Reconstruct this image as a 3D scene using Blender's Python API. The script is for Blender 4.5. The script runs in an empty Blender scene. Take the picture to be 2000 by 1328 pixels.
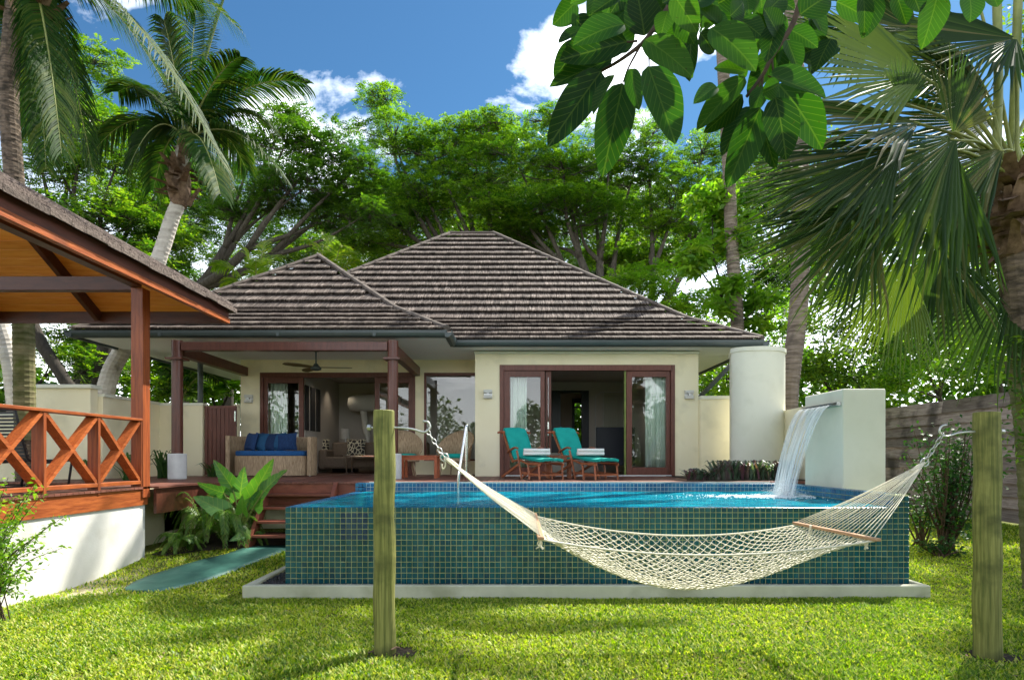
import bpy, math, random
import numpy as np
from mathutils import Vector, Matrix

random.seed(7)
NP = np.random.default_rng(11)
R = math.radians
sc = bpy.context.scene
COL = sc.collection

# ------------------------------------------------------------------ camera, world, sun, exposure
F, CX, HY, EYE = 1200.0, 1000.0, 893.0, 1.5      # focal length in photo pixels, principal column, horizon row, eye height
cam_d = bpy.data.cameras.new('camera')
cam_d.sensor_width = 36.0
cam_d.lens = F / 2000.0 * 36.0
cam_d.shift_y = (HY - 664.0) / 2000.0
cam_d.clip_start = 0.05
cam_d.clip_end = 600.0
cam = bpy.data.objects.new('camera', cam_d)
cam.location = (0, 0, EYE)
cam.rotation_euler = (R(90), 0, 0)
COL.objects.link(cam)
sc.camera = cam

SUN_EL, SUN_AZ = 50.0, 45.0      # azimuth clockwise from +Y (away from the camera) towards +X
world = bpy.data.worlds.new('World')
sc.world = world
world.use_nodes = True
wn, wl = world.node_tree.nodes, world.node_tree.links
wn.clear()
w_out = wn.new('ShaderNodeOutputWorld')
w_bg = wn.new('ShaderNodeBackground')
w_bg.inputs['Strength'].default_value = 0.078
sky = wn.new('ShaderNodeTexSky')
sky.sky_type = 'NISHITA'
sky.sun_disc = False
sky.sun_elevation = R(SUN_EL)
sky.sun_rotation = R(SUN_AZ)
sky.air_density = 1.0
sky.dust_density = 0.3
sky.ozone_density = 2.0
# broken clouds over the whole sky
tc = wn.new('ShaderNodeTexCoord')
sep = wn.new('ShaderNodeSeparateXYZ')
wl.new(tc.outputs['Generated'], sep.inputs[0])
zz = wn.new('ShaderNodeMath'); zz.operation = 'MAXIMUM'; zz.inputs[1].default_value = 0.06
wl.new(sep.outputs['Z'], zz.inputs[0])
zp = wn.new('ShaderNodeMath'); zp.operation = 'ADD'; zp.inputs[1].default_value = 0.18
wl.new(zz.outputs[0], zp.inputs[0])
dx = wn.new('ShaderNodeMath'); dx.operation = 'DIVIDE'
dy = wn.new('ShaderNodeMath'); dy.operation = 'DIVIDE'
wl.new(sep.outputs['X'], dx.inputs[0]); wl.new(zp.outputs[0], dx.inputs[1])
wl.new(sep.outputs['Y'], dy.inputs[0]); wl.new(zp.outputs[0], dy.inputs[1])
cmb = wn.new('ShaderNodeCombineXYZ')
wl.new(dx.outputs[0], cmb.inputs[0]); wl.new(dy.outputs[0], cmb.inputs[1])
cmap = wn.new('ShaderNodeMapping')
cmap.inputs['Location'].default_value = (2.87, 0.78, 0)
wl.new(cmb.outputs[0], cmap.inputs[0])
cn = wn.new('ShaderNodeTexNoise')
cn.inputs['Scale'].default_value = 1.5
cn.inputs['Detail'].default_value = 9
cn.inputs['Roughness'].default_value = 0.58
cn.inputs['Distortion'].default_value = 0.25
wl.new(cmap.outputs[0], cn.inputs['Vector'])
cr = wn.new('ShaderNodeValToRGB')
cr.color_ramp.elements[0].position = 0.52
cr.color_ramp.elements[1].position = 0.66
wl.new(cn.outputs['Fac'], cr.inputs[0])
hz = wn.new('ShaderNodeMapRange')            # more cloud towards the horizon
hz.inputs['From Min'].default_value = 0.40; hz.inputs['From Max'].default_value = 0.10
hz.inputs['To Min'].default_value = 0.0; hz.inputs['To Max'].default_value = 0.85
wl.new(sep.outputs['Z'], hz.inputs['Value'])
mx = wn.new('ShaderNodeMath'); mx.operation = 'MAXIMUM'
wl.new(cr.outputs[0], mx.inputs[0]); wl.new(hz.outputs[0], mx.inputs[1])
cm = wn.new('ShaderNodeMixRGB')
cm.inputs[2].default_value = (21.5, 22.0, 22.6, 1)
st_ = wn.new('ShaderNodeMixRGB'); st_.blend_type = 'MULTIPLY'; st_.inputs[0].default_value = 1; st_.inputs[2].default_value = (0.29, 0.50, 0.60, 1)
wl.new(sky.outputs[0], st_.inputs[1])
wl.new(mx.outputs[0], cm.inputs[0]); wl.new(st_.outputs[0], cm.inputs[1])
wl.new(cm.outputs[0], w_bg.inputs['Color'])
wl.new(w_bg.outputs[0], w_out.inputs['Surface'])

sun_d = bpy.data.lights.new('sun', 'SUN')
sun_d.energy = 3.8
sun_d.angle = R(0.53)
sun_d.color = (1.0, 0.95, 0.84)
sun = bpy.data.objects.new('sun', sun_d)
sdir = Vector((math.sin(R(SUN_AZ)) * math.cos(R(SUN_EL)), math.cos(R(SUN_AZ)) * math.cos(R(SUN_EL)), math.sin(R(SUN_EL))))
sun.rotation_euler = (-sdir).to_track_quat('-Z', 'Y').to_euler()
sun.location = (20, 10, 30)
COL.objects.link(sun)

sc.view_settings.view_transform = 'Standard'
sc.view_settings.look = 'None'
sc.view_settings.gamma = 1.0
sc.view_settings.exposure = 1.55
sc.view_settings.use_curve_mapping = False
sc.render.engine = 'CYCLES'
sc.cycles.max_bounces = 10
sc.cycles.transparent_max_bounces = 24
sc.cycles.diffuse_bounces = 5
sc.cycles.sample_clamp_indirect = 6.0

# ------------------------------------------------------------------ helpers
def at(px, py, Y):
    """photo pixel at distance Y -> world point"""
    return Vector(((px - CX) * Y / F, Y, EYE - (py - HY) * Y / F))

def newmat(name): 
    m = bpy.data.materials.new(name); m.use_nodes = True
    n = m.node_tree.nodes; n.clear()
    o = n.new('ShaderNodeOutputMaterial')
    return m, n, m.node_tree.links, o

def rnd_node(n, l):
    """per piece random number: face attribute in joined meshes, object random for separate pieces"""
    a = n.new('ShaderNodeAttribute'); a.attribute_name = 'rnd'
    oi = n.new('ShaderNodeObjectInfo')
    ad = n.new('ShaderNodeMath'); ad.operation = 'ADD'
    l.new(a.outputs['Fac'], ad.inputs[0]); l.new(oi.outputs['Random'], ad.inputs[1])
    fr = n.new('ShaderNodeMath'); fr.operation = 'FRACT'
    l.new(ad.outputs[0], fr.inputs[0])
    return fr.outputs[0]

def ramp(n, l, fac, cols, interp='LINEAR'):
    r = n.new('ShaderNodeValToRGB'); r.color_ramp.interpolation = interp
    e = r.color_ramp.elements
    while len(e) < len(cols): e.new(0.5)
    for k, (p, c) in enumerate(cols):
        e[k].position = p; e[k].color = (c[0], c[1], c[2], 1)
    l.new(fac, r.inputs[0])
    return r.outputs[0]

def surf(name, c1, c2, scale=(1, 1, 1), nscale=4.0, rough=0.6, bump=0.2, detail=6, piece=0.0, spec=0.4, dirt=None, bscale=None, metal=0.0, coat=0.0, bdist=0.01):
    """general surface: two colours mixed by stretched noise, optional per piece tint, bump"""
    m, n, l, o = newmat(name)
    p = n.new('ShaderNodeBsdfPrincipled'); l.new(p.outputs[0], o.inputs[0])
    t = n.new('ShaderNodeTexCoord'); mp = n.new('ShaderNodeMapping'); mp.inputs['Scale'].default_value = scale
    l.new(t.outputs['Object'], mp.inputs[0])
    if piece > 0:
        rn = rnd_node(n, l)
        mu = n.new('ShaderNodeMath'); mu.operation = 'MULTIPLY'; mu.inputs[1].default_value = 37.0
        l.new(rn, mu.inputs[0]); l.new(mu.outputs[0], mp.inputs['Location'])
    no = n.new('ShaderNodeTexNoise'); no.inputs['Scale'].default_value = nscale; no.inputs['Detail'].default_value = detail
    no.inputs['Roughness'].default_value = 0.62
    l.new(mp.outputs[0], no.inputs['Vector'])
    c = ramp(n, l, no.outputs['Fac'], [(0.32, c1), (0.68, c2)])
    if piece > 0:
        hs = n.new('ShaderNodeHueSaturation')
        mr = n.new('ShaderNodeMapRange'); mr.inputs['To Min'].default_value = 1 - piece; mr.inputs['To Max'].default_value = 1 + piece
        l.new(rn, mr.inputs['Value']); l.new(mr.outputs[0], hs.inputs['Value']); l.new(c, hs.inputs['Color']); c = hs.outputs[0]
    if dirt:
        n2 = n.new('ShaderNodeTexNoise'); n2.inputs['Scale'].default_value = dirt[1]; n2.inputs['Detail'].default_value = 8
        l.new(t.outputs['Object'], n2.inputs['Vector'])
        f2 = ramp(n, l, n2.outputs['Fac'], [(dirt[2], (0, 0, 0)), (dirt[2] + 0.16, (dirt[3],) * 3)])
        mi = n.new('ShaderNodeMixRGB'); l.new(f2, mi.inputs[0]); l.new(c, mi.inputs[1]); mi.inputs[2].default_value = (*dirt[0], 1); c = mi.outputs[0]
    l.new(c, p.inputs['Base Color'])
    p.inputs['Roughness'].default_value = rough
    p.inputs['Specular IOR Level'].default_value = spec
    p.inputs['Metallic'].default_value = metal
    if coat: p.inputs['Coat Weight'].default_value = coat; p.inputs['Coat Roughness'].default_value = 0.15
    if bump:
        b = n.new('ShaderNodeBump'); b.inputs['Strength'].default_value = bump; b.inputs['Distance'].default_value = bdist
        if bscale:
            n3 = n.new('ShaderNodeTexNoise'); n3.inputs['Scale'].default_value = bscale; n3.inputs['Detail'].default_value = 4
            l.new(mp.outputs[0], n3.inputs['Vector']); l.new(n3.outputs['Fac'], b.inputs['Height'])
        else: l.new(no.outputs['Fac'], b.inputs['Height'])
        l.new(b.outputs[0], p.inputs['Normal'])
    return m

def leafmat(name, cols, trans=0.45, rough=0.42, spec=0.4, tcol=1.6, vein=False):
    """foliage: reflects and lets light through; colours vary leaf by leaf"""
    m, n, l, o = newmat(name)
    rn = rnd_node(n, l)
    c = ramp(n, l, rn, [(k / max(1, len(cols) - 1), x) for k, x in enumerate(cols)])
    if vein:
        uv = n.new('ShaderNodeUVMap'); uv.uv_map = 'UVMap'
        s = n.new('ShaderNodeSeparateXYZ'); l.new(uv.outputs[0], s.inputs[0])
        u = n.new('ShaderNodeMath'); u.operation = 'SUBTRACT'; u.inputs[1].default_value = 0.5; l.new(s.outputs[0], u.inputs[0])
        ua = n.new('ShaderNodeMath'); ua.operation = 'ABSOLUTE'; l.new(u.outputs[0], ua.inputs[0])
        k1 = n.new('ShaderNodeMath'); k1.operation = 'MULTIPLY'; k1.inputs[1].default_value = 0.75; l.new(ua.outputs[0], k1.inputs[0])
        d = n.new('ShaderNodeMath'); d.operation = 'SUBTRACT'; l.new(s.outputs[1], d.inputs[0]); l.new(k1.outputs[0], d.inputs[1])
        q = n.new('ShaderNodeMath'); q.operation = 'MULTIPLY'; q.inputs[1].default_value = 9.0 if vein < .3 else 6.5; l.new(d.outputs[0], q.inputs[0])
        fr = n.new('ShaderNodeMath'); fr.operation = 'PINGPONG'; fr.inputs[1].default_value = 0.5; l.new(q.outputs[0], fr.inputs[0])
        lt = n.new('ShaderNodeMath'); lt.operation = 'LESS_THAN'; lt.inputs[1].default_value = 0.05; l.new(fr.outputs[0], lt.inputs[0])
        lm = n.new('ShaderNodeMath'); lm.operation = 'LESS_THAN'; lm.inputs[1].default_value = 0.018; l.new(ua.outputs[0], lm.inputs[0])
        mm = n.new('ShaderNodeMath'); mm.operation = 'MAXIMUM'; l.new(lt.outputs[0], mm.inputs[0]); l.new(lm.outputs[0], mm.inputs[1])
        sc2 = n.new('ShaderNodeMath'); sc2.operation = 'MULTIPLY'; sc2.inputs[1].default_value = vein; l.new(mm.outputs[0], sc2.inputs[0])
        mi = n.new('ShaderNodeMixRGB'); l.new(sc2.outputs[0], mi.inputs[0]); l.new(c, mi.inputs[1]); mi.inputs[2].default_value = (0.22, 0.32, 0.06, 1); c = mi.outputs[0]
        nz = n.new('ShaderNodeTexNoise'); nz.inputs['Scale'].default_value = 16; nz.inputs['Detail'].default_value = 5
        tcc = n.new('ShaderNodeTexCoord'); l.new(tcc.outputs['Object'], nz.inputs['Vector'])
        f3 = ramp(n, l, nz.outputs['Fac'], [(0.66, (0, 0, 0)), (0.70, (1, 1, 1))])
        m3 = n.new('ShaderNodeMixRGB'); l.new(f3, m3.inputs[0]); l.new(c, m3.inputs[1]); m3.inputs[2].default_value = (0.03, 0.035, 0.008, 1); c = m3.outputs[0]
    p = n.new('ShaderNodeBsdfPrincipled'); l.new(c, p.inputs['Base Color'])
    p.inputs['Roughness'].default_value = rough; p.inputs['Specular IOR Level'].default_value = spec
    t = n.new('ShaderNodeBsdfTranslucent')
    g = n.new('ShaderNodeMixRGB'); g.blend_type = 'MULTIPLY'; g.inputs[0].default_value = 1; l.new(c, g.inputs[1]); g.inputs[2].default_value = (tcol * 1.15, tcol * 1.3, tcol * 0.35, 1)
    l.new(g.outputs[0], t.inputs['Color'])
    mx_ = n.new('ShaderNodeMixShader'); mx_.inputs[0].default_value = trans
    l.new(p.outputs[0], mx_.inputs[1]); l.new(t.outputs[0], mx_.inputs[2]); l.new(mx_.outputs[0], o.inputs[0])
    return m

# wood grain runs along local axis given by the small scale number
M = {}
M['cream'] = surf('cream_render', (0.84, 0.76, 0.52), (0.87, 0.80, 0.58), nscale=1.3, rough=0.85, bump=0.25, bscale=60, spec=0.2, bdist=0.004, dirt=((0.50, 0.46, 0.32), 1.6, 0.52, 0.4))
M['cream_pale'] = surf('pale_cream_render', (0.72, 0.71, 0.58), (0.77, 0.76, 0.64), nscale=1.3, rough=0.85, bump=0.25, bscale=60, spec=0.2, bdist=0.004, dirt=((0.56, 0.55, 0.42), 2.6, 0.52, 0.35))
M['white'] = surf('white_render', (0.58, 0.57, 0.53), (0.66, 0.65, 0.61), nscale=1.6, rough=0.85, bump=0.3, bscale=40, spec=0.2, bdist=0.006, dirt=((0.36, 0.33, 0.26), 2.2, 0.54, 0.4))
M['kerb'] = surf('kerb_render', (0.50, 0.50, 0.38), (0.62, 0.61, 0.48), nscale=2, rough=0.9, bump=0.3, bscale=50, spec=0.2, bdist=0.004, dirt=((0.24, 0.24, 0.13), 1.6, 0.5, 0.55))
M['soffit'] = surf('soffit_paint', (0.80, 0.83, 0.84), (0.84, 0.86, 0.86), nscale=1, rough=0.7, bump=0.03)
M['gutter'] = surf('gutter_metal', (0.035, 0.05, 0.05), (0.05, 0.068, 0.066), nscale=3, rough=0.38, bump=0.05, spec=0.5)
M['frame'] = surf('brown_frame_wood', (0.105, 0.034, 0.022), (0.165, 0.055, 0.036), scale=(6, 6, 1), nscale=5, rough=0.42, bump=0.1, piece=0.1)
M['porchwood'] = surf('porch_wood', (0.075, 0.022, 0.013), (0.13, 0.038, 0.022), scale=(8, 8, 1), nscale=3, rough=0.38, bump=0.12, piece=0.08, coat=0.15)
M['oilwood'] = surf('oiled_red_wood', (0.22, 0.045, 0.011), (0.45, 0.12, 0.028), scale=(12, 1.2, 12), nscale=3.5, rough=0.48, bump=0.35, piece=0.16, coat=0.1, dirt=((0.07, 0.02, 0.01), 2.2, 0.6, 0.6))
M['oilwood_v'] = surf('oiled_red_wood_upright', (0.16, 0.034, 0.010), (0.36, 0.088, 0.022), scale=(14, 14, 1), nscale=2.6, rough=0.48, bump=0.35, piece=0.12, coat=0.1, dirt=((0.08, 0.02, 0.01), 2.2, 0.62, 0.5))
M['darkbeam'] = surf('dark_beam_wood', (0.060, 0.018, 0.011), (0.115, 0.034, 0.018), scale=(1.2, 5, 5), nscale=3, rough=0.45, bump=0.15, piece=0.12)
M['fasciawood'] = surf('fascia_wood', (0.075, 0.022, 0.016), (0.15, 0.045, 0.03), scale=(7, 1, 7), nscale=2.5, rough=0.5, bump=0.15, piece=0.1)
M['ceilwood'] = surf('pine_ceiling_board', (0.72, 0.25, 0.035), (0.86, 0.38, 0.08), scale=(1, 9, 9), nscale=2.4, rough=0.4, bump=0.1, piece=0.16, coat=0.1)
M['deck'] = surf('deck_board', (0.135, 0.048, 0.032), (0.22, 0.085, 0.06), scale=(8, 1, 8), nscale=3, rough=0.5, bump=0.2, piece=0.22, dirt=((0.16, 0.12, 0.09), 3, 0.58, 0.4))
M['stair'] = surf('stair_wood', (0.15, 0.042, 0.024), (0.24, 0.075, 0.045), scale=(2, 6, 6), nscale=3, rough=0.5, bump=0.2, piece=0.15, dirt=((0.25, 0.19, 0.14), 4, 0.6, 0.3))
M['teak'] = surf('teak', (0.26, 0.075, 0.03), (0.40, 0.14, 0.06), scale=(5, 5, 5), nscale=4, rough=0.42, bump=0.1, piece=0.15)
M['fence'] = surf('weathered_board', (0.22, 0.165, 0.155), (0.46, 0.38, 0.36), scale=(9, 1, 9), nscale=2.4, rough=0.85, bump=0.6, detail=9, piece=0.38, dirt=((0.03, 0.026, 0.026), 1.8, 0.52, 0.75), bdist=0.012)
M['pole'] = surf('treated_pole', (0.095, 0.11, 0.022), (0.32, 0.31, 0.09), scale=(26, 26, 1.0), nscale=2.2, rough=0.75, bump=0.45, detail=8, piece=0.08, dirt=((0.035, 0.045, 0.010), 3.4, 0.50, 0.8), bdist=0.01)
M['concrete'] = surf('white_concrete', (0.55, 0.55, 0.54), (0.68, 0.68, 0.66), nscale=5, rough=0.8, bump=0.3, bscale=60)
M['steel'] = surf('polished_steel', (0.75, 0.76, 0.77), (0.8, 0.8, 0.81), rough=0.14, bump=0, metal=1.0)
M['galv'] = surf('galvanised_steel', (0.5, 0.5, 0.47), (0.62, 0.62, 0.6), rough=0.35, bump=0.1, metal=0.8)
M['chrome'] = surf('grey_metal', (0.4, 0.4, 0.4), (0.5, 0.5, 0.5), rough=0.3, bump=0, metal=0.7)
M['rope'] = surf('white_rope', (0.62, 0.57, 0.42), (0.78, 0.74, 0.60), nscale=90, rough=0.9, bump=0.6, bdist=0.003)
M['barwood'] = surf('spreader_wood', (0.34, 0.19, 0.10), (0.50, 0.30, 0.17), scale=(6, 1, 6), nscale=5, rough=0.6, bump=0.15)
M['wicker'] = surf('wicker', (0.22, 0.14, 0.075), (0.56, 0.41, 0.26), scale=(40, 40, 5), nscale=1.6, rough=0.7, bump=0.8, bdist=0.008)
M['navy'] = surf('navy_fabric', (0.006, 0.022, 0.075), (0.010, 0.040, 0.12), nscale=30, rough=0.85, bump=0.2, piece=0.5)
M['blue'] = surf('blue_fabric', (0.010, 0.075, 0.22), (0.016, 0.10, 0.29), nscale=30, rough=0.85, bump=0.2)
M['midblue'] = surf('mid_blue_fabric', (0.01, 0.06, 0.14), (0.014, 0.085, 0.19), nscale=30, rough=0.85, bump=0.2)
M['teal'] = surf('teal_canvas', (0.0, 0.30, 0.25), (0.005, 0.37, 0.31), nscale=6, rough=0.8, bump=0.35, bdist=0.02)
M['towel'] = surf('white_towel', (0.78, 0.74, 0.70), (0.84, 0.81, 0.78), nscale=60, rough=0.95, bump=0.4)
M['black'] = surf('black_woven', (0.012, 0.012, 0.014), (0.03, 0.03, 0.032), nscale=20, rough=0.5, bump=0.2)
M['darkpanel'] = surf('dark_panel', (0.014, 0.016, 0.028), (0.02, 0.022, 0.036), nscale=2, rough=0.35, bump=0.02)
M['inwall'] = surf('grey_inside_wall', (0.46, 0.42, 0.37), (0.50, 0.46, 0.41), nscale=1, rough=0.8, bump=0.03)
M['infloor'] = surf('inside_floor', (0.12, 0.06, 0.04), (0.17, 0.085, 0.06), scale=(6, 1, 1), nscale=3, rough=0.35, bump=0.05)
M['curtain'] = surf('pale_curtain', (0.74, 0.84, 0.74), (0.80, 0.88, 0.80), nscale=2, rough=0.9, bump=0.05)
M['net'] = surf('net_fabric', (0.55, 0.53, 0.47), (0.62, 0.60, 0.54), nscale=3, rough=0.95, bump=0.1)
M['sofa'] = surf('brown_sofa_fabric', (0.16, 0.12, 0.085), (0.21, 0.16, 0.12), nscale=20, rough=0.9, bump=0.2)
M['lampshade'] = surf('lamp_shade_fabric', (0.55, 0.53, 0.48), (0.6, 0.58, 0.53), nscale=20, rough=0.9, bump=0.1)
M['path'] = surf('green_painted_concrete', (0.025, 0.105, 0.085), (0.05, 0.165, 0.13), nscale=3.5, rough=0.55, bump=0.25, detail=8, dirt=((0.10, 0.22, 0.18), 5, 0.55, 0.5))
M['grout'] = surf('grout', (0.40, 0.43, 0.20), (0.55, 0.57, 0.29), nscale=3, rough=0.85, bump=0.1)
M['groutw'] = surf('white_grout', (0.45, 0.52, 0.52), (0.55, 0.62, 0.62), nscale=3, rough=0.85, bump=0.1)
M['pebble'] = surf('black_pebble', (0.014, 0.015, 0.02), (0.05, 0.052, 0.06), nscale=5, rough=0.45, bump=0.1, piece=0.6)
M['soil'] = surf('dark_soil', (0.02, 0.013, 0.008), (0.05, 0.033, 0.02), nscale=14, rough=0.95, bump=0.8, bdist=0.03)
M['bark'] = surf('grey_bark', (0.045, 0.036, 0.028), (0.12, 0.10, 0.078), scale=(3, 3, 1), nscale=5, rough=0.9, bump=0.7, bdist=0.03)
M['bark_dark'] = surf('dark_bark', (0.022, 0.018, 0.014), (0.055, 0.045, 0.034), scale=(3, 3, 1), nscale=5, rough=0.9, bump=0.7, bdist=0.03)
M['palmbark'] = surf('palm_bark', (0.10, 0.075, 0.055), (0.30, 0.24, 0.19), scale=(1.2, 1.2, 9), nscale=2.2, rough=0.9, bump=0.7, bdist=0.02, dirt=((0.06, 0.05, 0.04), 3, 0.54, 0.8))
M['palmbark_white'] = surf('pale_palm_bark', (0.42, 0.38, 0.33), (0.62, 0.58, 0.52), scale=(1.2, 1.2, 9), nscale=2.2, rough=0.9, bump=0.6, bdist=0.02, dirt=((0.14, 0.12, 0.09), 3, 0.56, 0.8))
M['darkpalm'] = surf('dark_ringed_palm_bark', (0.045, 0.033, 0.024), (0.21, 0.155, 0.11), scale=(3, 3, 12), nscale=2.4, rough=0.9, bump=1.0, bdist=0.03, dirt=((0.02, 0.016, 0.01), 7, 0.50, 0.85))
M['mossbark'] = surf('mossy_palm_bark', (0.07, 0.075, 0.02), (0.22, 0.19, 0.10), scale=(1.2, 1.2, 4), nscale=3, rough=0.9, bump=0.7, bdist=0.02, dirt=((0.08, 0.10, 0.01), 4, 0.48, 0.8))
M['fibre'] = surf('dead_palm_fibre', (0.07, 0.040, 0.022), (0.26, 0.17, 0.11), scale=(2, 2, 2), nscale=6, rough=0.9, bump=0.7, bdist=0.02)
M['stem'] = surf('green_stem', (0.12, 0.17, 0.03), (0.22, 0.27, 0.06), nscale=8, rough=0.5, bump=0.1)
M['petiole'] = surf('yellow_green_petiole', (0.16, 0.19, 0.05), (0.26, 0.28, 0.09), nscale=8, rough=0.45, bump=0.1)
M['twig'] = surf('brown_twig', (0.035, 0.022, 0.014), (0.08, 0.05, 0.03), nscale=20, rough=0.8, bump=0.3)
M['coconut'] = surf('green_coconut', (0.10, 0.12, 0.02), (0.2, 0.2, 0.04), nscale=4, rough=0.5, bump=0.1)
M['paper'] = surf('lamp_face', (0.5, 0.5, 0.5), (0.55, 0.55, 0.55), rough=0.35, bump=0, metal=0.5)
M['brass'] = surf('olive_fan_blade', (0.12, 0.09, 0.025), (0.17, 0.13, 0.04), nscale=6, rough=0.45, bump=0.05)
M['flower'] = surf('blue_petal', (0.08, 0.05, 0.5), (0.12, 0.08, 0.6), rough=0.6, bump=0)
M['redpot'] = surf('red_plastic', (0.3, 0.02, 0.01), (0.4, 0.03, 0.02), rough=0.5, bump=0)

L = {}
L['rain'] = leafmat('rain_tree_leaf', [(0.026, 0.072, 0.009), (0.052, 0.12, 0.012), (0.095, 0.175, 0.015), (0.17, 0.25, 0.022)], 0.55, tcol=1.8)
L['rain_dark'] = leafmat('dark_tree_leaf', [(0.018, 0.055, 0.009), (0.036, 0.09, 0.011), (0.085, 0.155, 0.014)], 0.5, tcol=1.7)
L['lime'] = leafmat('lime_leaf', [(0.07, 0.17, 0.014), (0.11, 0.225, 0.018), (0.16, 0.27, 0.024), (0.21, 0.29, 0.03)], 0.5, tcol=1.8)
L['mid'] = leafmat('garden_leaf', [(0.028, 0.08, 0.009), (0.052, 0.125, 0.011), (0.10, 0.185, 0.014), (0.18, 0.25, 0.02)], 0.46, tcol=1.7)
L['darkshrub'] = leafmat('dark_glossy_leaf', [(0.016, 0.055, 0.014), (0.028, 0.085, 0.018), (0.045, 0.115, 0.022)], 0.3, rough=0.5, spec=0.25)
L['coco'] = leafmat('coconut_leaf', [(0.010, 0.034, 0.007), (0.017, 0.052, 0.009), (0.028, 0.07, 0.011), (0.075, 0.10, 0.018)], 0.34, rough=0.6, spec=0.15)
L['cocoy'] = leafmat('young_palm_leaf', [(0.10, 0.18, 0.02), (0.16, 0.24, 0.024), (0.26, 0.28, 0.03)], 0.5)
L['fan'] = leafmat('fan_palm_leaf', [(0.018, 0.038, 0.014), (0.030, 0.060, 0.018), (0.045, 0.082, 0.022), (0.14, 0.125, 0.06)], 0.42, rough=0.55, spec=0.12, tcol=1.7)
L['fany'] = leafmat('yellow_fan_palm_leaf', [(0.10, 0.15, 0.02), (0.14, 0.19, 0.024), (0.07, 0.12, 0.03)], 0.45, rough=0.4)
L['big'] = leafmat('large_oval_leaf', [(0.006, 0.026, 0.004), (0.010, 0.038, 0.005), (0.016, 0.06, 0.007), (0.03, 0.085, 0.008)], 0.36, rough=0.5, spec=0.15, tcol=2.0, vein=0.14)
L['ear'] = leafmat('elephant_ear_leaf', [(0.08, 0.18, 0.08), (0.06, 0.17, 0.04), (0.11, 0.27, 0.035)], 0.38, rough=0.4, tcol=1.5, vein=0.55)
L['fern'] = leafmat('fern_leaf', [(0.05, 0.13, 0.018), (0.09, 0.19, 0.025), (0.16, 0.26, 0.04)], 0.4)
L['rhoeo'] = leafmat('purple_green_leaf', [(0.06, 0.11, 0.07), (0.10, 0.16, 0.10), (0.14, 0.06, 0.09), (0.07, 0.14, 0.08)], 0.2, rough=0.4)
L['grass'] = leafmat('grass_blade', [(0.05, 0.12, 0.008), (0.18, 0.30, 0.011), (0.33, 0.42, 0.016), (0.50, 0.46, 0.14)], 0.4, rough=0.5, tcol=1.4)
L['strap'] = leafmat('strap_leaf', [(0.03, 0.08, 0.02), (0.05, 0.12, 0.03), (0.07, 0.15, 0.03)], 0.3)

# lawn ground with pale worn soil by the plinth
def lawnmat():
    m, n, l, o = newmat('lawn_ground')
    p = n.new('ShaderNodeBsdfPrincipled'); l.new(p.outputs[0], o.inputs[0]); p.inputs['Roughness'].default_value = 0.9; p.inputs['Specular IOR Level'].default_value = 0.1
    t = n.new('ShaderNodeTexCoord')
    a = n.new('ShaderNodeTexNoise'); a.inputs['Scale'].default_value = 38; a.inputs['Detail'].default_value = 8; l.new(t.outputs['Object'], a.inputs['Vector'])
    c = ramp(n, l, a.outputs['Fac'], [(0.3, (0.035, 0.045, 0.008)), (0.5, (0.10, 0.13, 0.018)), (0.7, (0.24, 0.21, 0.08))])
    b = n.new('ShaderNodeTexNoise'); b.inputs['Scale'].default_value = 1.4; b.inputs['Detail'].default_value = 6; l.new(t.outputs['Object'], b.inputs['Vector'])
    vm = n.new('ShaderNodeVectorMath'); vm.operation = 'DISTANCE'; l.new(t.outputs['Object'], vm.inputs[0]); vm.inputs[1].default_value = (-4.75, 6.7, 0.0)
    s = n.new('ShaderNodeMapRange'); s.inputs['From Min'].default_value = 1.5; s.inputs['From Max'].default_value = 0.2; s.inputs['To Min'].default_value = 0; s.inputs['To Max'].default_value = 0.35
    l.new(vm.outputs['Value'], s.inputs['Value'])
    ad = n.new('ShaderNodeMath'); ad.operation = 'ADD'; l.new(b.outputs['Fac'], ad.inputs[0]); l.new(s.outputs[0], ad.inputs[1])
    f = ramp(n, l, ad.outputs[0], [(0.66, (0, 0, 0)), (0.78, (1, 1, 1))])
    mi = n.new('ShaderNodeMixRGB'); l.new(f, mi.inputs[0]); l.new(c, mi.inputs[1]); mi.inputs[2].default_value = (0.40, 0.35, 0.24, 1)
    l.new(mi.outputs[0], p.inputs['Base Color'])
    bu = n.new('ShaderNodeBump'); bu.inputs['Strength'].default_value = 0.8; bu.inputs['Distance'].default_value = 0.02; l.new(a.outputs['Fac'], bu.inputs['Height']); l.new(bu.outputs[0], p.inputs['Normal'])
    return m
M['lawn'] = lawnmat()

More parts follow.
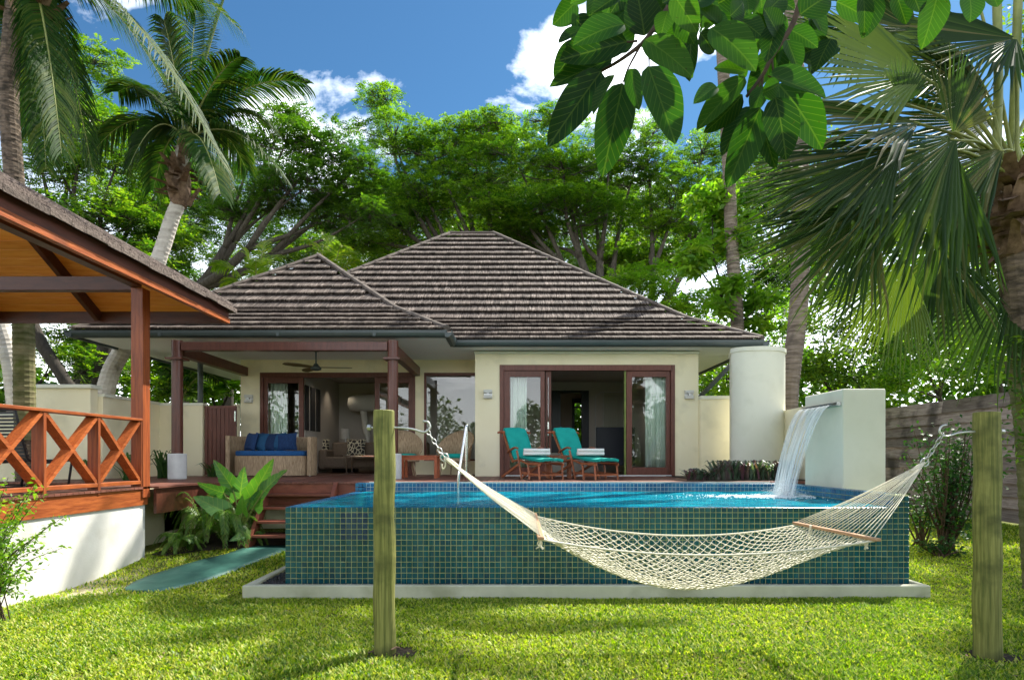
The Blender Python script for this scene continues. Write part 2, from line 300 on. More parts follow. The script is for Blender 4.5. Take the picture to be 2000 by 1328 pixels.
def roofmat(name, c1, c2, c3):
    """split shake look: fine vertical strands, lighter streaks, per piece tone"""
    m, n, l, o = newmat(name)
    p = n.new('ShaderNodeBsdfPrincipled'); l.new(p.outputs[0], o.inputs[0]); p.inputs['Roughness'].default_value = 0.82; p.inputs['Specular IOR Level'].default_value = 0.25
    t = n.new('ShaderNodeTexCoord'); rn = rnd_node(n, l)
    mp = n.new('ShaderNodeMapping'); mp.inputs['Scale'].default_value = (55, 3.0, 3.0); l.new(t.outputs['Object'], mp.inputs[0])
    mu = n.new('ShaderNodeMath'); mu.operation = 'MULTIPLY'; mu.inputs[1].default_value = 91; l.new(rn, mu.inputs[0]); l.new(mu.outputs[0], mp.inputs['Location'])
    a = n.new('ShaderNodeTexNoise'); a.inputs['Scale'].default_value = 1.0; a.inputs['Detail'].default_value = 3; l.new(mp.outputs[0], a.inputs['Vector'])
    c = ramp(n, l, a.outputs['Fac'], [(0.33, c1), (0.52, c2), (0.68, c3)])
    hs = n.new('ShaderNodeHueSaturation'); mr = n.new('ShaderNodeMapRange'); mr.inputs['To Min'].default_value = 0.62; mr.inputs['To Max'].default_value = 1.35
    l.new(rn, mr.inputs['Value']); l.new(mr.outputs[0], hs.inputs['Value']); l.new(c, hs.inputs['Color'])
    b = n.new('ShaderNodeTexNoise'); b.inputs['Scale'].default_value = 0.9; b.inputs['Detail'].default_value = 7; l.new(t.outputs['Object'], b.inputs['Vector'])
    f = ramp(n, l, b.outputs['Fac'], [(0.45, (0, 0, 0)), (0.65, (0.5, 0.5, 0.5))])
    mi = n.new('ShaderNodeMixRGB'); l.new(f, mi.inputs[0]); l.new(hs.outputs[0], mi.inputs[1]); mi.inputs[2].default_value = (0.10, 0.075, 0.065, 1)
    l.new(mi.outputs[0], p.inputs['Base Color'])
    bu = n.new('ShaderNodeBump'); bu.inputs['Strength'].default_value = 0.9; bu.inputs['Distance'].default_value = 0.012; l.new(a.outputs['Fac'], bu.inputs['Height']); l.new(bu.outputs[0], p.inputs['Normal'])
    return m
M['shake'] = roofmat('roof_shake', (0.026, 0.019, 0.016), (0.095, 0.072, 0.060), (0.27, 0.225, 0.195))
M['ridge'] = surf('ridge_cap', (0.07, 0.055, 0.045), (0.15, 0.12, 0.10), nscale=7, rough=0.85, bump=0.4)
M['verge'] = surf('rough_tile_edge', (0.06, 0.042, 0.035), (0.17, 0.13, 0.11), nscale=26, rough=0.9, bump=1.0, bdist=0.03, piece=0.2)

def tilemat(name, cols, rough=0.12):
    m, n, l, o = newmat(name)
    p = n.new('ShaderNodeBsdfPrincipled'); l.new(p.outputs[0], o.inputs[0])
    rn = rnd_node(n, l)
    c = ramp(n, l, rn, [(k / (len(cols) - 1), x) for k, x in enumerate(cols)])
    t = n.new('ShaderNodeTexCoord'); b = n.new('ShaderNodeTexNoise'); b.inputs['Scale'].default_value = 1.1; l.new(t.outputs['Object'], b.inputs['Vector'])
    hs = n.new('ShaderNodeHueSaturation'); mr = n.new('ShaderNodeMapRange'); mr.inputs['From Min'].default_value = 0.3; mr.inputs['From Max'].default_value = 0.7; mr.inputs['To Min'].default_value = 0.75; mr.inputs['To Max'].default_value = 1.2
    l.new(b.outputs['Fac'], mr.inputs['Value']); l.new(mr.outputs[0], hs.inputs['Value']); l.new(c, hs.inputs['Color'])
    geo = n.new('ShaderNodeNewGeometry'); mp = n.new('ShaderNodeMapping'); mp.inputs['Scale'].default_value = (5, 5, .55); l.new(geo.outputs['Position'], mp.inputs[0])
    st = n.new('ShaderNodeTexNoise'); st.inputs['Scale'].default_value = 1.6; st.inputs['Detail'].default_value = 7; l.new(mp.outputs[0], st.inputs['Vector'])
    f = ramp(n, l, st.outputs['Fac'], [(0.50, (0, 0, 0)), (0.72, (0.13, 0.13, 0.13))])
    mi = n.new('ShaderNodeMixRGB'); l.new(f, mi.inputs[0]); l.new(hs.outputs[0], mi.inputs[1]); mi.inputs[2].default_value = (0.10, 0.22, 0.20, 1)
    l.new(mi.outputs[0], p.inputs['Base Color'])
    rr = n.new('ShaderNodeMapRange'); rr.inputs['To Min'].default_value = .08; rr.inputs['To Max'].default_value = .45; l.new(st.outputs['Fac'], rr.inputs['Value']); l.new(rr.outputs[0], p.inputs['Roughness'])
    return m
M['teal_tile'] = tilemat('teal_mosaic_tile', [(0.004, 0.066, 0.078), (0.003, 0.082, 0.092), (0.008, 0.10, 0.115), (0.004, 0.055, 0.08)])
M['navy_tile'] = tilemat('navy_mosaic_tile', [(0.004, 0.03, 0.07), (0.006, 0.04, 0.09)])
M['blue_tile'] = tilemat('blue_mosaic_tile', [(0.006, 0.10, 0.24), (0.01, 0.14, 0.28), (0.012, 0.17, 0.30), (0.005, 0.085, 0.22)])

def watermat():
    m, n, l, o = newmat('pool_water')
    t = n.new('ShaderNodeTexCoord'); mp = n.new('ShaderNodeMapping'); mp.inputs['Scale'].default_value = (1.0, 1.6, 1); l.new(t.outputs['Object'], mp.inputs[0])
    a = n.new('ShaderNodeTexNoise'); a.inputs['Scale'].default_value = 4.0; a.inputs['Detail'].default_value = 5; a.inputs['Distortion'].default_value = 0.6; l.new(mp.outputs[0], a.inputs['Vector'])
    bu = n.new('ShaderNodeBump'); bu.inputs['Strength'].default_value = 0.8; bu.inputs['Distance'].default_value = 0.05; l.new(a.outputs['Fac'], bu.inputs['Height'])
    tr = n.new('ShaderNodeBsdfTransparent'); tr.inputs['Color'].default_value = (0.25, 0.72, 0.88, 1)
    df = n.new('ShaderNodeBsdfDiffuse'); l.new(bu.outputs[0], df.inputs['Normal'])
    dc = ramp(n, l, a.outputs['Fac'], [(0.35, (0.0, 0.18, 0.31)), (0.62, (0.01, 0.46, 0.60))]); l.new(dc, df.inputs['Color'])
    m1 = n.new('ShaderNodeMixShader'); m1.inputs[0].default_value = 0.5; l.new(tr.outputs[0], m1.inputs[1]); l.new(df.outputs[0], m1.inputs[2])
    gl = n.new('ShaderNodeBsdfGlossy'); gl.inputs['Roughness'].default_value = 0.03; l.new(bu.outputs[0], gl.inputs['Normal'])
    fr = n.new('ShaderNodeFresnel'); fr.inputs['IOR'].default_value = 1.33; l.new(bu.outputs[0], fr.inputs['Normal'])
    sc_ = n.new('ShaderNodeMath'); sc_.operation = 'MULTIPLY'; sc_.inputs[1].default_value = 0.55; l.new(fr.outputs[0], sc_.inputs[0])
    m2 = n.new('ShaderNodeMixShader'); l.new(sc_.outputs[0], m2.inputs[0]); l.new(m1.outputs[0], m2.inputs[1]); l.new(gl.outputs[0], m2.inputs[2]); l.new(m2.outputs[0], o.inputs[0])
    return m
M['water'] = watermat()

def glassmat(name, tint=(0.93, 0.96, 0.94), refl=1.0):
    m, n, l, o = newmat(name)
    tr = n.new('ShaderNodeBsdfTransparent'); tr.inputs['Color'].default_value = (*tint, 1)
    gl = n.new('ShaderNodeBsdfGlossy'); gl.inputs['Roughness'].default_value = 0.0
    fr = n.new('ShaderNodeFresnel'); fr.inputs['IOR'].default_value = 1.5
    sc_ = n.new('ShaderNodeMath'); sc_.operation = 'MULTIPLY'; sc_.inputs[1].default_value = refl; l.new(fr.outputs[0], sc_.inputs[0]); sc_.use_clamp = True
    m2 = n.new('ShaderNodeMixShader'); l.new(sc_.outputs[0], m2.inputs[0]); l.new(tr.outputs[0], m2.inputs[1]); l.new(gl.outputs[0], m2.inputs[2]); l.new(m2.outputs[0], o.inputs[0])
    return m
M['glass'] = glassmat('window_glass', (0.95, 0.97, 0.96), 1.25)
M['clear'] = glassmat('clear_glass', (0.93, 0.96, 0.94), 1.0)

def foammat(name, lo, hi, scale, col=(0.85, 0.9, 0.93), sc3=(1, 1, 1)):
    m, n, l, o = newmat(name)
    t = n.new('ShaderNodeTexCoord'); mp = n.new('ShaderNodeMapping'); mp.inputs['Scale'].default_value = sc3; l.new(t.outputs['UV'], mp.inputs[0])
    a = n.new('ShaderNodeTexNoise'); a.inputs['Scale'].default_value = scale; a.inputs['Detail'].default_value = 6; l.new(mp.outputs[0], a.inputs['Vector'])
    f = ramp(n, l, a.outputs['Fac'], [(lo, (0.04,) * 3), (hi, (0.9,) * 3)])
    tr = n.new('ShaderNodeBsdfTransparent'); p = n.new('ShaderNodeBsdfPrincipled'); p.inputs['Base Color'].default_value = (*col, 1); p.inputs['Roughness'].default_value = 0.25
    m2 = n.new('ShaderNodeMixShader'); l.new(f, m2.inputs[0]); l.new(tr.outputs[0], m2.inputs[1]); l.new(p.outputs[0], m2.inputs[2]); l.new(m2.outputs[0], o.inputs[0])
    return m
M['fall'] = foammat('falling_water', 0.30, 0.72, 1.0, sc3=(26, 1.6, 1))
M['drop'] = surf('water_drop', (0.8, 0.86, 0.9), (0.9, 0.94, 0.96), rough=0.15, bump=0)

def patternmat():
    m, n, l, o = newmat('leaf_print_fabric')
    p = n.new('ShaderNodeBsdfPrincipled'); l.new(p.outputs[0], o.inputs[0]); p.inputs['Roughness'].default_value = 0.9
    t = n.new('ShaderNodeTexCoord'); v = n.new('ShaderNodeTexVoronoi'); v.feature = 'DISTANCE_TO_EDGE'; v.inputs['Scale'].default_value = 11; l.new(t.outputs['Object'], v.inputs['Vector'])
    c = ramp(n, l, v.outputs['Distance'], [(0.07, (0.62, 0.57, 0.42)), (0.10, (0.035, 0.03, 0.03))]); l.new(c, p.inputs['Base Color'])
    return m
M['print'] = patternmat()

# ---------------- mesh building
ROOTS = {}
def rootloc(o):
    while o is not None and o.parent is not None: o = o.parent
    return Vector(o.location) if o is not None else Vector((0, 0, 0))

def tag(o, label=None, cat=None, group=None, kind=None):
    if label: o['label'] = label
    if cat: o['category'] = cat
    if group: o['group'] = group
    if kind: o['kind'] = kind
    return o

def thing(name, label, cat, loc=(0, 0, 0), group=None):
    o = bpy.data.objects.new(name, None); o.empty_display_size = 0.2
    o.location = loc; COL.objects.link(o)
    return tag(o, label, cat, group)

def nmesh(name, V, Fq, mat, parent=None, smooth=False, rnd=None, uv=None):
    """V (n,3) array; Fq (m,k) array of k-gons; rnd per face"""
    V = np.asarray(V, dtype=np.float32).reshape(-1, 3); Fq = np.asarray(Fq, dtype=np.int32)
    if parent is not None: V = V - np.array(rootloc(parent), dtype=np.float32)
    me = bpy.data.meshes.new(name)
    k = Fq.shape[1]; nf = Fq.shape[0]
    me.vertices.add(len(V)); me.vertices.foreach_set('co', V.ravel())
    me.loops.add(nf * k); me.loops.foreach_set('vertex_index', Fq.ravel())
    me.polygons.add(nf); me.polygons.foreach_set('loop_start', np.arange(0, nf * k, k, dtype=np.int32))
    me.polygons.foreach_set('loop_total', np.full(nf, k, dtype=np.int32))
    if smooth: me.polygons.foreach_set('use_smooth', np.ones(nf, dtype=bool))
    me.materials.append(mat)
    me.update(calc_edges=True)
    if rnd is not None:
        a = me.attributes.new('rnd', 'FLOAT', 'FACE'); a.data.foreach_set('value', np.asarray(rnd, dtype=np.float32))
    if uv is not None:
        u = me.uv_layers.new(name='UVMap'); u.data.foreach_set('uv', np.asarray(uv, dtype=np.float32)[Fq.ravel()].ravel())
    o = bpy.data.objects.new(name, me); COL.objects.link(o)
    if parent is not None: o.parent = parent
    return o

class MB:
    def __init__(s): s.v = []; s.f = []; s.m = []; s.r = []; s.uv = []
    def add(s, vs, fs, mi=0, r=None):
        b = len(s.v); s.v.extend([tuple(x) for x in vs])
        r = random.random() if r is None else r
        for f in fs: s.f.append(tuple(b + i for i in f)); s.m.append(mi); s.r.append(r)
        return s
    def box(s, x0, x1, y0, y1, z0, z1, mi=0, r=None):
        return s.add([(x0, y0, z0), (x1, y0, z0), (x1, y1, z0), (x0, y1, z0), (x0, y0, z1), (x1, y0, z1), (x1, y1, z1), (x0, y1, z1)],
                     [(0, 3, 2, 1), (4, 5, 6, 7), (0, 1, 5, 4), (1, 2, 6, 5), (2, 3, 7, 6), (3, 0, 4, 7)], mi, r)
    def cbox(s, x0, x1, y0, y1, z0, z1, b=0.01, mi=0, r=None):
        """box with chamfered edges"""
        b = min(b, (x1 - x0) * .45, (y1 - y0) * .45, (z1 - z0) * .45)
        vs = []; idx = {}
        for i, (X, sx) in enumerate(((x0, 1), (x1, -1))):
            for j, (Y_, sy) in enumerate(((y0, 1), (y1, -1))):
                for k, (Z, sz) in enumerate(((z0, 1), (z1, -1))):
                    for a in range(3):
                        p = [X + sx * b, Y_ + sy * b, Z + sz * b]; p[a] = (X, Y_, Z)[a]
                        idx[(i, j, k, a)] = len(vs); vs.append(p)
        fs = []
        g = lambda i, j, k, a: idx[(i, j, k, a)]
        fs += [(g(0, 0, 0, 0), g(0, 0, 1, 0), g(0, 1, 1, 0), g(0, 1, 0, 0)), (g(1, 0, 0, 0), g(1, 1, 0, 0), g(1, 1, 1, 0), g(1, 0, 1, 0)),
               (g(0, 0, 0, 1), g(1, 0, 0, 1), g(1, 0, 1, 1), g(0, 0, 1, 1)), (g(0, 1, 0, 1), g(0, 1, 1, 1), g(1, 1, 1, 1), g(1, 1, 0, 1)),
               (g(0, 0, 0, 2), g(0, 1, 0, 2), g(1, 1, 0, 2), g(1, 0, 0, 2)), (g(0, 0, 1, 2), g(1, 0, 1, 2), g(1, 1, 1, 2), g(0, 1, 1, 2))]
        for j in (0, 1):
            for k in (0, 1): fs.append((g(0, j, k, 1), g(1, j, k, 1), g(1, j, k, 2), g(0, j, k, 2)))
        for i in (0, 1):
            for k in (0, 1): fs.append((g(i, 0, k, 0), g(i, 1, k, 0), g(i, 1, k, 2), g(i, 0, k, 2)))
        for i in (0, 1):
            for j in (0, 1): fs.append((g(i, j, 0, 0), g(i, j, 1, 0), g(i, j, 1, 1), g(i, j, 0, 1)))
        for i in (0, 1):
            for j in (0, 1):
                for k in (0, 1): fs.append((g(i, j, k, 0), g(i, j, k, 1), g(i, j, k, 2)))
        return s.add(vs, fs, mi, r)
    def beam(s, a, b, w, h, up=(0, 0, 1), mi=0, r=None):
        """rectangular bar from a to b; w across, h along up"""
        a = Vector(a); b = Vector(b); d = (b - a).normalized(); up = Vector(up)
        sd = d.cross(up)
        if sd.length < 1e-4: sd = d.cross(Vector((1, 0, 0)))
        sd.normalize(); u = sd.cross(d).normalized()
        sd = sd * (w / 2); u = u * (h / 2)
        vs = [p + sx * sd + sz * u for p in (a, b) for sx, sz in ((-1, -1), (1, -1), (1, 1), (-1, 1))]
        return s.add(vs, [(0, 1, 2, 3), (7, 6, 5, 4), (0, 4, 5, 1), (1, 5, 6, 2), (2, 6, 7, 3), (3, 7, 4, 0)], mi, r)
    def tube(s, pts, rad, n=8, mi=0, cap=True, r=None, flat=1.0):
        pts = [Vector(p) for p in pts]
        if not hasattr(rad, '__len__'): rad = [rad] * len(pts)
        vs = []; N = None
        for i, p in enumerate(pts):
            t = (pts[min(i + 1, len(pts) - 1)] - pts[max(i - 1, 0)])
            if t.length < 1e-9: t = Vector((0, 0, 1))
            t.normalize()
            if N is None:
                N = Vector((0, 0, 1)) if abs(t.z) < 0.9 else Vector((1, 0, 0))
            N = (N - t * N.dot(t))
            if N.length < 1e-5: N = t.orthogonal()
            N.normalize(); B = t.cross(N)
            for k in range(n):
                a = 2 * math.pi * k / n
                vs.append(p + (N * math.cos(a) * flat + B * math.sin(a)) * rad[i])
        fs = []
        for i in range(len(pts) - 1):
            for k in range(n):
                k2 = (k + 1) % n
                fs.append((i * n + k, i * n + k2, (i + 1) * n + k2, (i + 1) * n + k))
        if cap:
            fs.append(tuple(reversed(range(n)))); fs.append(tuple((len(pts) - 1) * n + k for k in range(n)))
        return s.add(vs, fs, mi, r)
    def lathe(s, c, prof, n=20, mi=0, sx=1, sy=1):
        c = Vector(c); vs = []
        for rr, z in prof:
            for k in range(n):
                a = 2 * math.pi * k / n; vs.append(c + Vector((rr * math.cos(a) * sx, rr * math.sin(a) * sy, z)))
        fs = [(i * n + k, i * n + (k + 1) % n, (i + 1) * n + (k + 1) % n, (i + 1) * n + k) for i in range(len(prof) - 1) for k in range(n)]
        fs.append(tuple(reversed(range(n)))); fs.append(tuple((len(prof) - 1) * n + k for k in range(n)))
        return s.add(vs, fs, mi)
    def prism(s, poly, z0, z1, mi=0):
        n = len(poly)
        vs = [(x, y, z0) for x, y in poly] + [(x, y, z1) for x, y in poly]
        fs = [tuple(reversed(range(n))), tuple(range(n, 2 * n))] + [(k, (k + 1) % n, n + (k + 1) % n, n + k) for k in range(n)]
        return s.add(vs, fs, mi)
    def build(s, name, mats, parent=None, smooth=False, bevel=0, label=None, local=False):
        if not isinstance(mats, (list, tuple)): mats = [mats]
        me = bpy.data.meshes.new(name)
        off = rootloc(parent) if (parent is not None and not local) else Vector((0, 0, 0))
        me.from_pydata([(v[0] - off.x, v[1] - off.y, v[2] - off.z) for v in s.v], [], s.f)
        for m in mats: me.materials.append(m)
        me.polygons.foreach_set('material_index', s.m)
        a = me.attributes.new('rnd', 'FLOAT', 'FACE'); a.data.foreach_set('value', s.r)
        if smooth: me.polygons.foreach_set('use_smooth', [True] * len(me.polygons))
        me.update()
        o = bpy.data.objects.new(name, me); COL.objects.link(o)
        if parent is not None: o.parent = parent
        if bevel:
            b = o.modifiers.new('bevel', 'BEVEL'); b.width = bevel; b.segments = 2; b.limit_method = 'ANGLE'
        if label: o['label'] = label
        return o

def part(name, mat, parent, *boxes, b=0.0, label=None):
    m = MB()
    for x in boxes:
        if b: m.cbox(*x, b=b)
        else: m.box(*x)
    return m.build(name, mat, parent, label=label)

def piece(name, me, parent, mtx, label=None):
    """object sharing mesh data, placed at a world matrix below the thing's root"""
    o = bpy.data.objects.new(name, me); COL.objects.link(o); o.parent = parent
    o.matrix_local = Matrix.Translation(-rootloc(parent)) @ mtx
    if label: o['label'] = label
    return o

def copy_tree(o, parent=None):
    c = o.copy(); COL.objects.link(c); c.parent = parent
    for ch in list(o.children): copy_tree(ch, c)
    return c

def smoothpts(pts, n):
    """Catmull-Rom through points"""
    P = [Vector(p) for p in pts]; P = [P[0] * 2 - P[1]] + P + [P[-1] * 2 - P[-2]]
    out = []
    for i in range(1, len(P) - 2):
        for k in range(n):
            t = k / n; a, b, c, d = P[i - 1], P[i], P[i + 1], P[i + 2]
            out.append(0.5 * ((2 * b) + (c - a) * t + (2 * a - 5 * b + 4 * c - d) * t * t + (3 * b - a - 3 * c + d) * t ** 3))
    out.append(P[-2]); return out

# ------------------------------------------------------------------ levels and main lines of the place
DZ = 1.10                      # deck and floor level
POOL = (-2.49, 4.36, 6.74, 9.75)
WZ = 0.955                     # water / overflow rim level
def lawn_z(x, y):
    t = min(max((y - 7.0) / 2.0, 0), 1); z = 0.15 * t * t * (3 - 2 * t)
    if x > 4.5: z *= 0.4
    if y > 10.2 and x < 5.6: z = 0.6 * min(1, (y - 10.2) / 0.8) + z
    return z

# lawn sheet, out to the horizon
xs = [-300, -120, -60, -30] + [x * 0.5 for x in range(-40, 41)] + [30, 60, 120, 300]
ys = [-300, -120, -60, -30, -15] + [y * 0.4 for y in range(-20, 76)] + [40, 60, 120, 300]
gv = [(x, y, lawn_z(x, y)) for y in ys for x in xs]
nx_ = len(xs)
gf = [(j * nx_ + i, j * nx_ + i + 1, (j + 1) * nx_ + i + 1, (j + 1) * nx_ + i) for j in range(len(ys) - 1) for i in range(nx_ - 1)]
tag(nmesh('lawn', gv, gf, M['lawn'], smooth=True), kind='structure')

def ground_hit(px, py):
    Y = F * EYE / (py - HY)
    for _ in range(12): Y = F * (EYE - lawn_z((px - CX) * Y / F, Y)) / (py - HY)
    return ((px - CX) * Y / F, Y)

# winding green path (poured strip, 2 cm proud)
PL = smoothpts([Vector((x, y, 0)) for x, y in [(243, 1152), (262, 1139), (300, 1124), (350, 1108), (400, 1094), (445, 1083), (487, 1068)]], 4)
PR = smoothpts([Vector((x, y, 0)) for x, y in [(247, 1156), (298, 1157), (345, 1150), (400, 1136), (450, 1119), (505, 1097), (566, 1074)]], 4)
mb = MB(); vs = []
for k, (a, b) in enumerate(zip(PL, PR)):
    for q in range(7):
        x, y = ground_hit(*(a + (b - a) * q / 6).to_2d()); vs.append((x, y, lawn_z(x, y) + .024))
    for q in (0, 6):
        x, y = ground_hit(*(a + (b - a) * q / 6).to_2d()); vs.append((x, y, lawn_z(x, y) - .05))
nn = len(PL); fs = []
for k in range(nn - 1):
    for q in range(6): fs.append((k * 9 + q, k * 9 + q + 1, k * 9 + 10 + q, k * 9 + 9 + q))
    fs += [(k * 9 + 7, k * 9, k * 9 + 9, k * 9 + 16), (k * 9 + 6, k * 9 + 8, k * 9 + 17, k * 9 + 15)]
fs += [(0, 7, 8, 6)]
mb.add(vs, fs); tag(mb.build('path', M['path'], smooth=True), kind='structure')
PATHPOLY = [ground_hit(p.x, p.y) for p in PL] + [ground_hit(p.x, p.y) for p in reversed(PR)]
def inpoly(x, y, poly):
    c = False; j = len(poly) - 1
    for i in range(len(poly)):
        if (poly[i][1] > y) != (poly[j][1] > y) and x < (poly[j][0] - poly[i][0]) * (y - poly[i][1]) / (poly[j][1] - poly[i][1]) + poly[i][0]: c = not c
        j = i
    return c

# garden bed soil along the deck foot and on the upper terrace by the gate
mb = MB()
sp = [(-5.0, 8.5), (-4.75, 8.45), (-4.4, 8.75), (-4.0, 9.0), (-3.7, 9.25), (-2.5, 9.4), (-2.5, 10.3), (-5.0, 10.3)]
vs = [(x, y, lawn_z(x, y) + 0.03) for x, y in sp]; mb.add(vs, [tuple(range(len(sp)))])
tag(mb.build('soil_bed', M['soil']), kind='structure')
part_soil = MB(); part_soil.box(-12, -5.6, 9.9, 13.3, 0.3, 1.06); tag(part_soil.build('soil_terrace', M['soil']), kind='structure')

# ------------------------------------------------------------------ pool
x0, x1, y0, y1 = POOL
pool = thing('swimming_pool', 'raised swimming pool faced in small teal mosaic tiles', 'pool', ((x0 + x1) / 2, (y0 + y1) / 2, 0))
T = 0.0602
part('shell', M['grout'], pool,
     (x0 + .006, x1 - .006, y0 + .006, y0 + .17, -0.05, WZ - .006), (x0 + .006, x0 + .17, y0 + .17, y1 + .2, -0.05, WZ - .006),
     (x1 - .17, x1 - .006, y0 + .17, y1 + .2, -0.05, DZ - .012), (x0 + .17, x1 - .17, y1 + .006, y1 + .2, -0.05, DZ - .012))
part('pool_floor', M['blue_tile'], pool, (x0 + .17, x1 - .17, y0 + .17, y1, -0.3, -0.2))
part('end_wall', M['grout'], pool, (x1 - .17, x1 - .006, y0 + .008, y0 + .17, WZ - .004, DZ - .012))
g_ = .0060
def tile_mesh(mat, nm):
    m = MB(); h = (T - g_) / 2; b = .003
    m.add([(-h, 0, -h), (h, 0, -h), (h, 0, h), (-h, 0, h), (-h + b, -.006, -h + b), (h - b, -.006, -h + b), (h - b, -.006, h - b), (-h + b, -.006, h - b)],
          [(4, 5, 6, 7), (0, 1, 5, 4), (1, 2, 6, 5), (2, 3, 7, 6), (3, 0, 4, 7)])
    o = m.build(nm, mat); me = o.data; bpy.data.objects.remove(o); me.attributes.remove(me.attributes['rnd']); return me
tm_teal, tm_navy = tile_mesh(M['teal_tile'], 'tile'), tile_mesh(M['navy_tile'], 'tile')
def tile_v(m, mtx, mi=0):
    h = (T - g_) / 2; b = .003
    vs = [(-h, 0, -h), (h, 0, -h), (h, 0, h), (-h, 0, h), (-h + b, -.006, -h + b), (h - b, -.006, -h + b), (h - b, -.006, h - b), (-h + b, -.006, h - b)]
    m.add([mtx @ Vector(v) for v in vs], [(4, 5, 6, 7), (0, 1, 5, 4), (1, 2, 6, 5), (2, 3, 7, 6), (3, 0, 4, 7)], mi)
ncol = int((x1 - x0) / T); rest = MB(); cnt = 0
for c in range(ncol):
    for r_ in range(-2, 15):
        x = x0 + (c + .5) * (x1 - x0) / ncol; z = WZ - (r_ + .5) * T
        if r_ < 0 and x < x1 - .175: continue
        navy = 10 <= c <= 14 and 1 <= r_ <= 5
        wob = Matrix.Rotation(random.uniform(-.012, .012), 4, 'X') @ Matrix.Rotation(random.uniform(-.012, .012), 4, 'Z')
        mt = Matrix.Translation((x + random.uniform(-.0008, .0008), y0 + .004 + random.uniform(-.001, .001), z + random.uniform(-.0008, .0008))) @ wob
        if navy or (cnt < 275 and 0 <= r_ <= 2 and (c < 92)):
            piece('tile', tm_navy if navy else tm_teal, pool, mt); cnt += 0 if navy else 1
        else: tile_v(rest, mt)
tag(rest.build('wall_tiles', M['teal_tile'], pool), kind='stuff')
inner = MB()
for c in range(ncol):                                   # back inner wall, faces the camera
    for r_ in range(0, 8):
        tile_v(inner, Matrix.Translation((x0 + (c + .5) * (x1 - x0) / ncol, y1 + .004, DZ - .012 - (r_ + .5) * T)))
RZ = Matrix.Rotation(R(-90), 4, 'Z')
for c in range(int((y1 - y0) / T)):                     # right inner wall faces left
    for r_ in range(0, 8):
        tile_v(inner, Matrix.Translation((x1 - .172, y0 + (c + .5) * T, DZ - .012 - (r_ + .5) * T)) @ RZ)
    for r_ in range(0, 15):                             # outer left wall
        tile_v(rest, Matrix.Translation((x0 + .002, y0 + (c + .5) * T, WZ - (r_ + .5) * T)) @ RZ)
RX = Matrix.Rotation(R(-90), 4, 'X')
for c in range(ncol):
    x = x0 + (c + .5) * (x1 - x0) / ncol
    for k in range(3):
        if x < x1 - .17: tile_v(inner, Matrix.Translation((x, y0 + .03 + k * T, WZ - .006)) @ RX)
        tile_v(inner, Matrix.Translation((x, y1 + .04 + k * T, DZ - .012)) @ RX)
for c in range(3, int((y1 - y0) / T)):
    for k in range(3):
        tile_v(inner, Matrix.Translation((x0 + .03 + k * T, y0 + .03 + c * T, WZ - .006)) @ RX)
        tile_v(inner, Matrix.Translation((x1 - .03 - k * T, y0 + .03 + c * T, DZ - .012)) @ RX)
tag(inner.build('inner_tiles', M['blue_tile'], pool), kind='stuff')
part('white_joint', M['groutw'], pool, (x0 + .17, x1 - .17, y1 + .0052, y1 + .0058, WZ - .3, DZ - .013), (x0 + .17, x1 - .17, y1 + .23, y1 + .245, DZ - .01, DZ + .004))
part('joint', M['groutw'], pool, (x0 + .008, x1 - .18, y0 + .008, y0 + .165, WZ - .0065, WZ - .0062))

# water with gentle real ripples
NXw, NYw = 220, 100
V = []; FX, FY = 3.9, 8.6
for j in range(NYw + 1):
    for i in range(NXw + 1):
        x = x0 + .165 + (x1 - .17 - x0 - .165) * i / NXw; y = y0 + .02 + (y1 - y0 - .02) * j / NYw
        d = math.hypot(x - FX, (y - FY)); a = .012 * math.exp(-d / 1.1)
        V.append((x, y, WZ + .004 + a * math.sin(d * 26 - 1) + .0025 * math.sin(3.1 * x + 5.3 * y) + .002 * math.sin(9 * x - 4 * y)))
Fw = [(j * (NXw + 1) + i, j * (NXw + 1) + i + 1, (j + 1) * (NXw + 1) + i + 1, (j + 1) * (NXw + 1) + i) for j in range(NYw) for i in range(NXw)]
tag(nmesh('pool_water', V, Fw, M['water'], smooth=True), kind='structure')

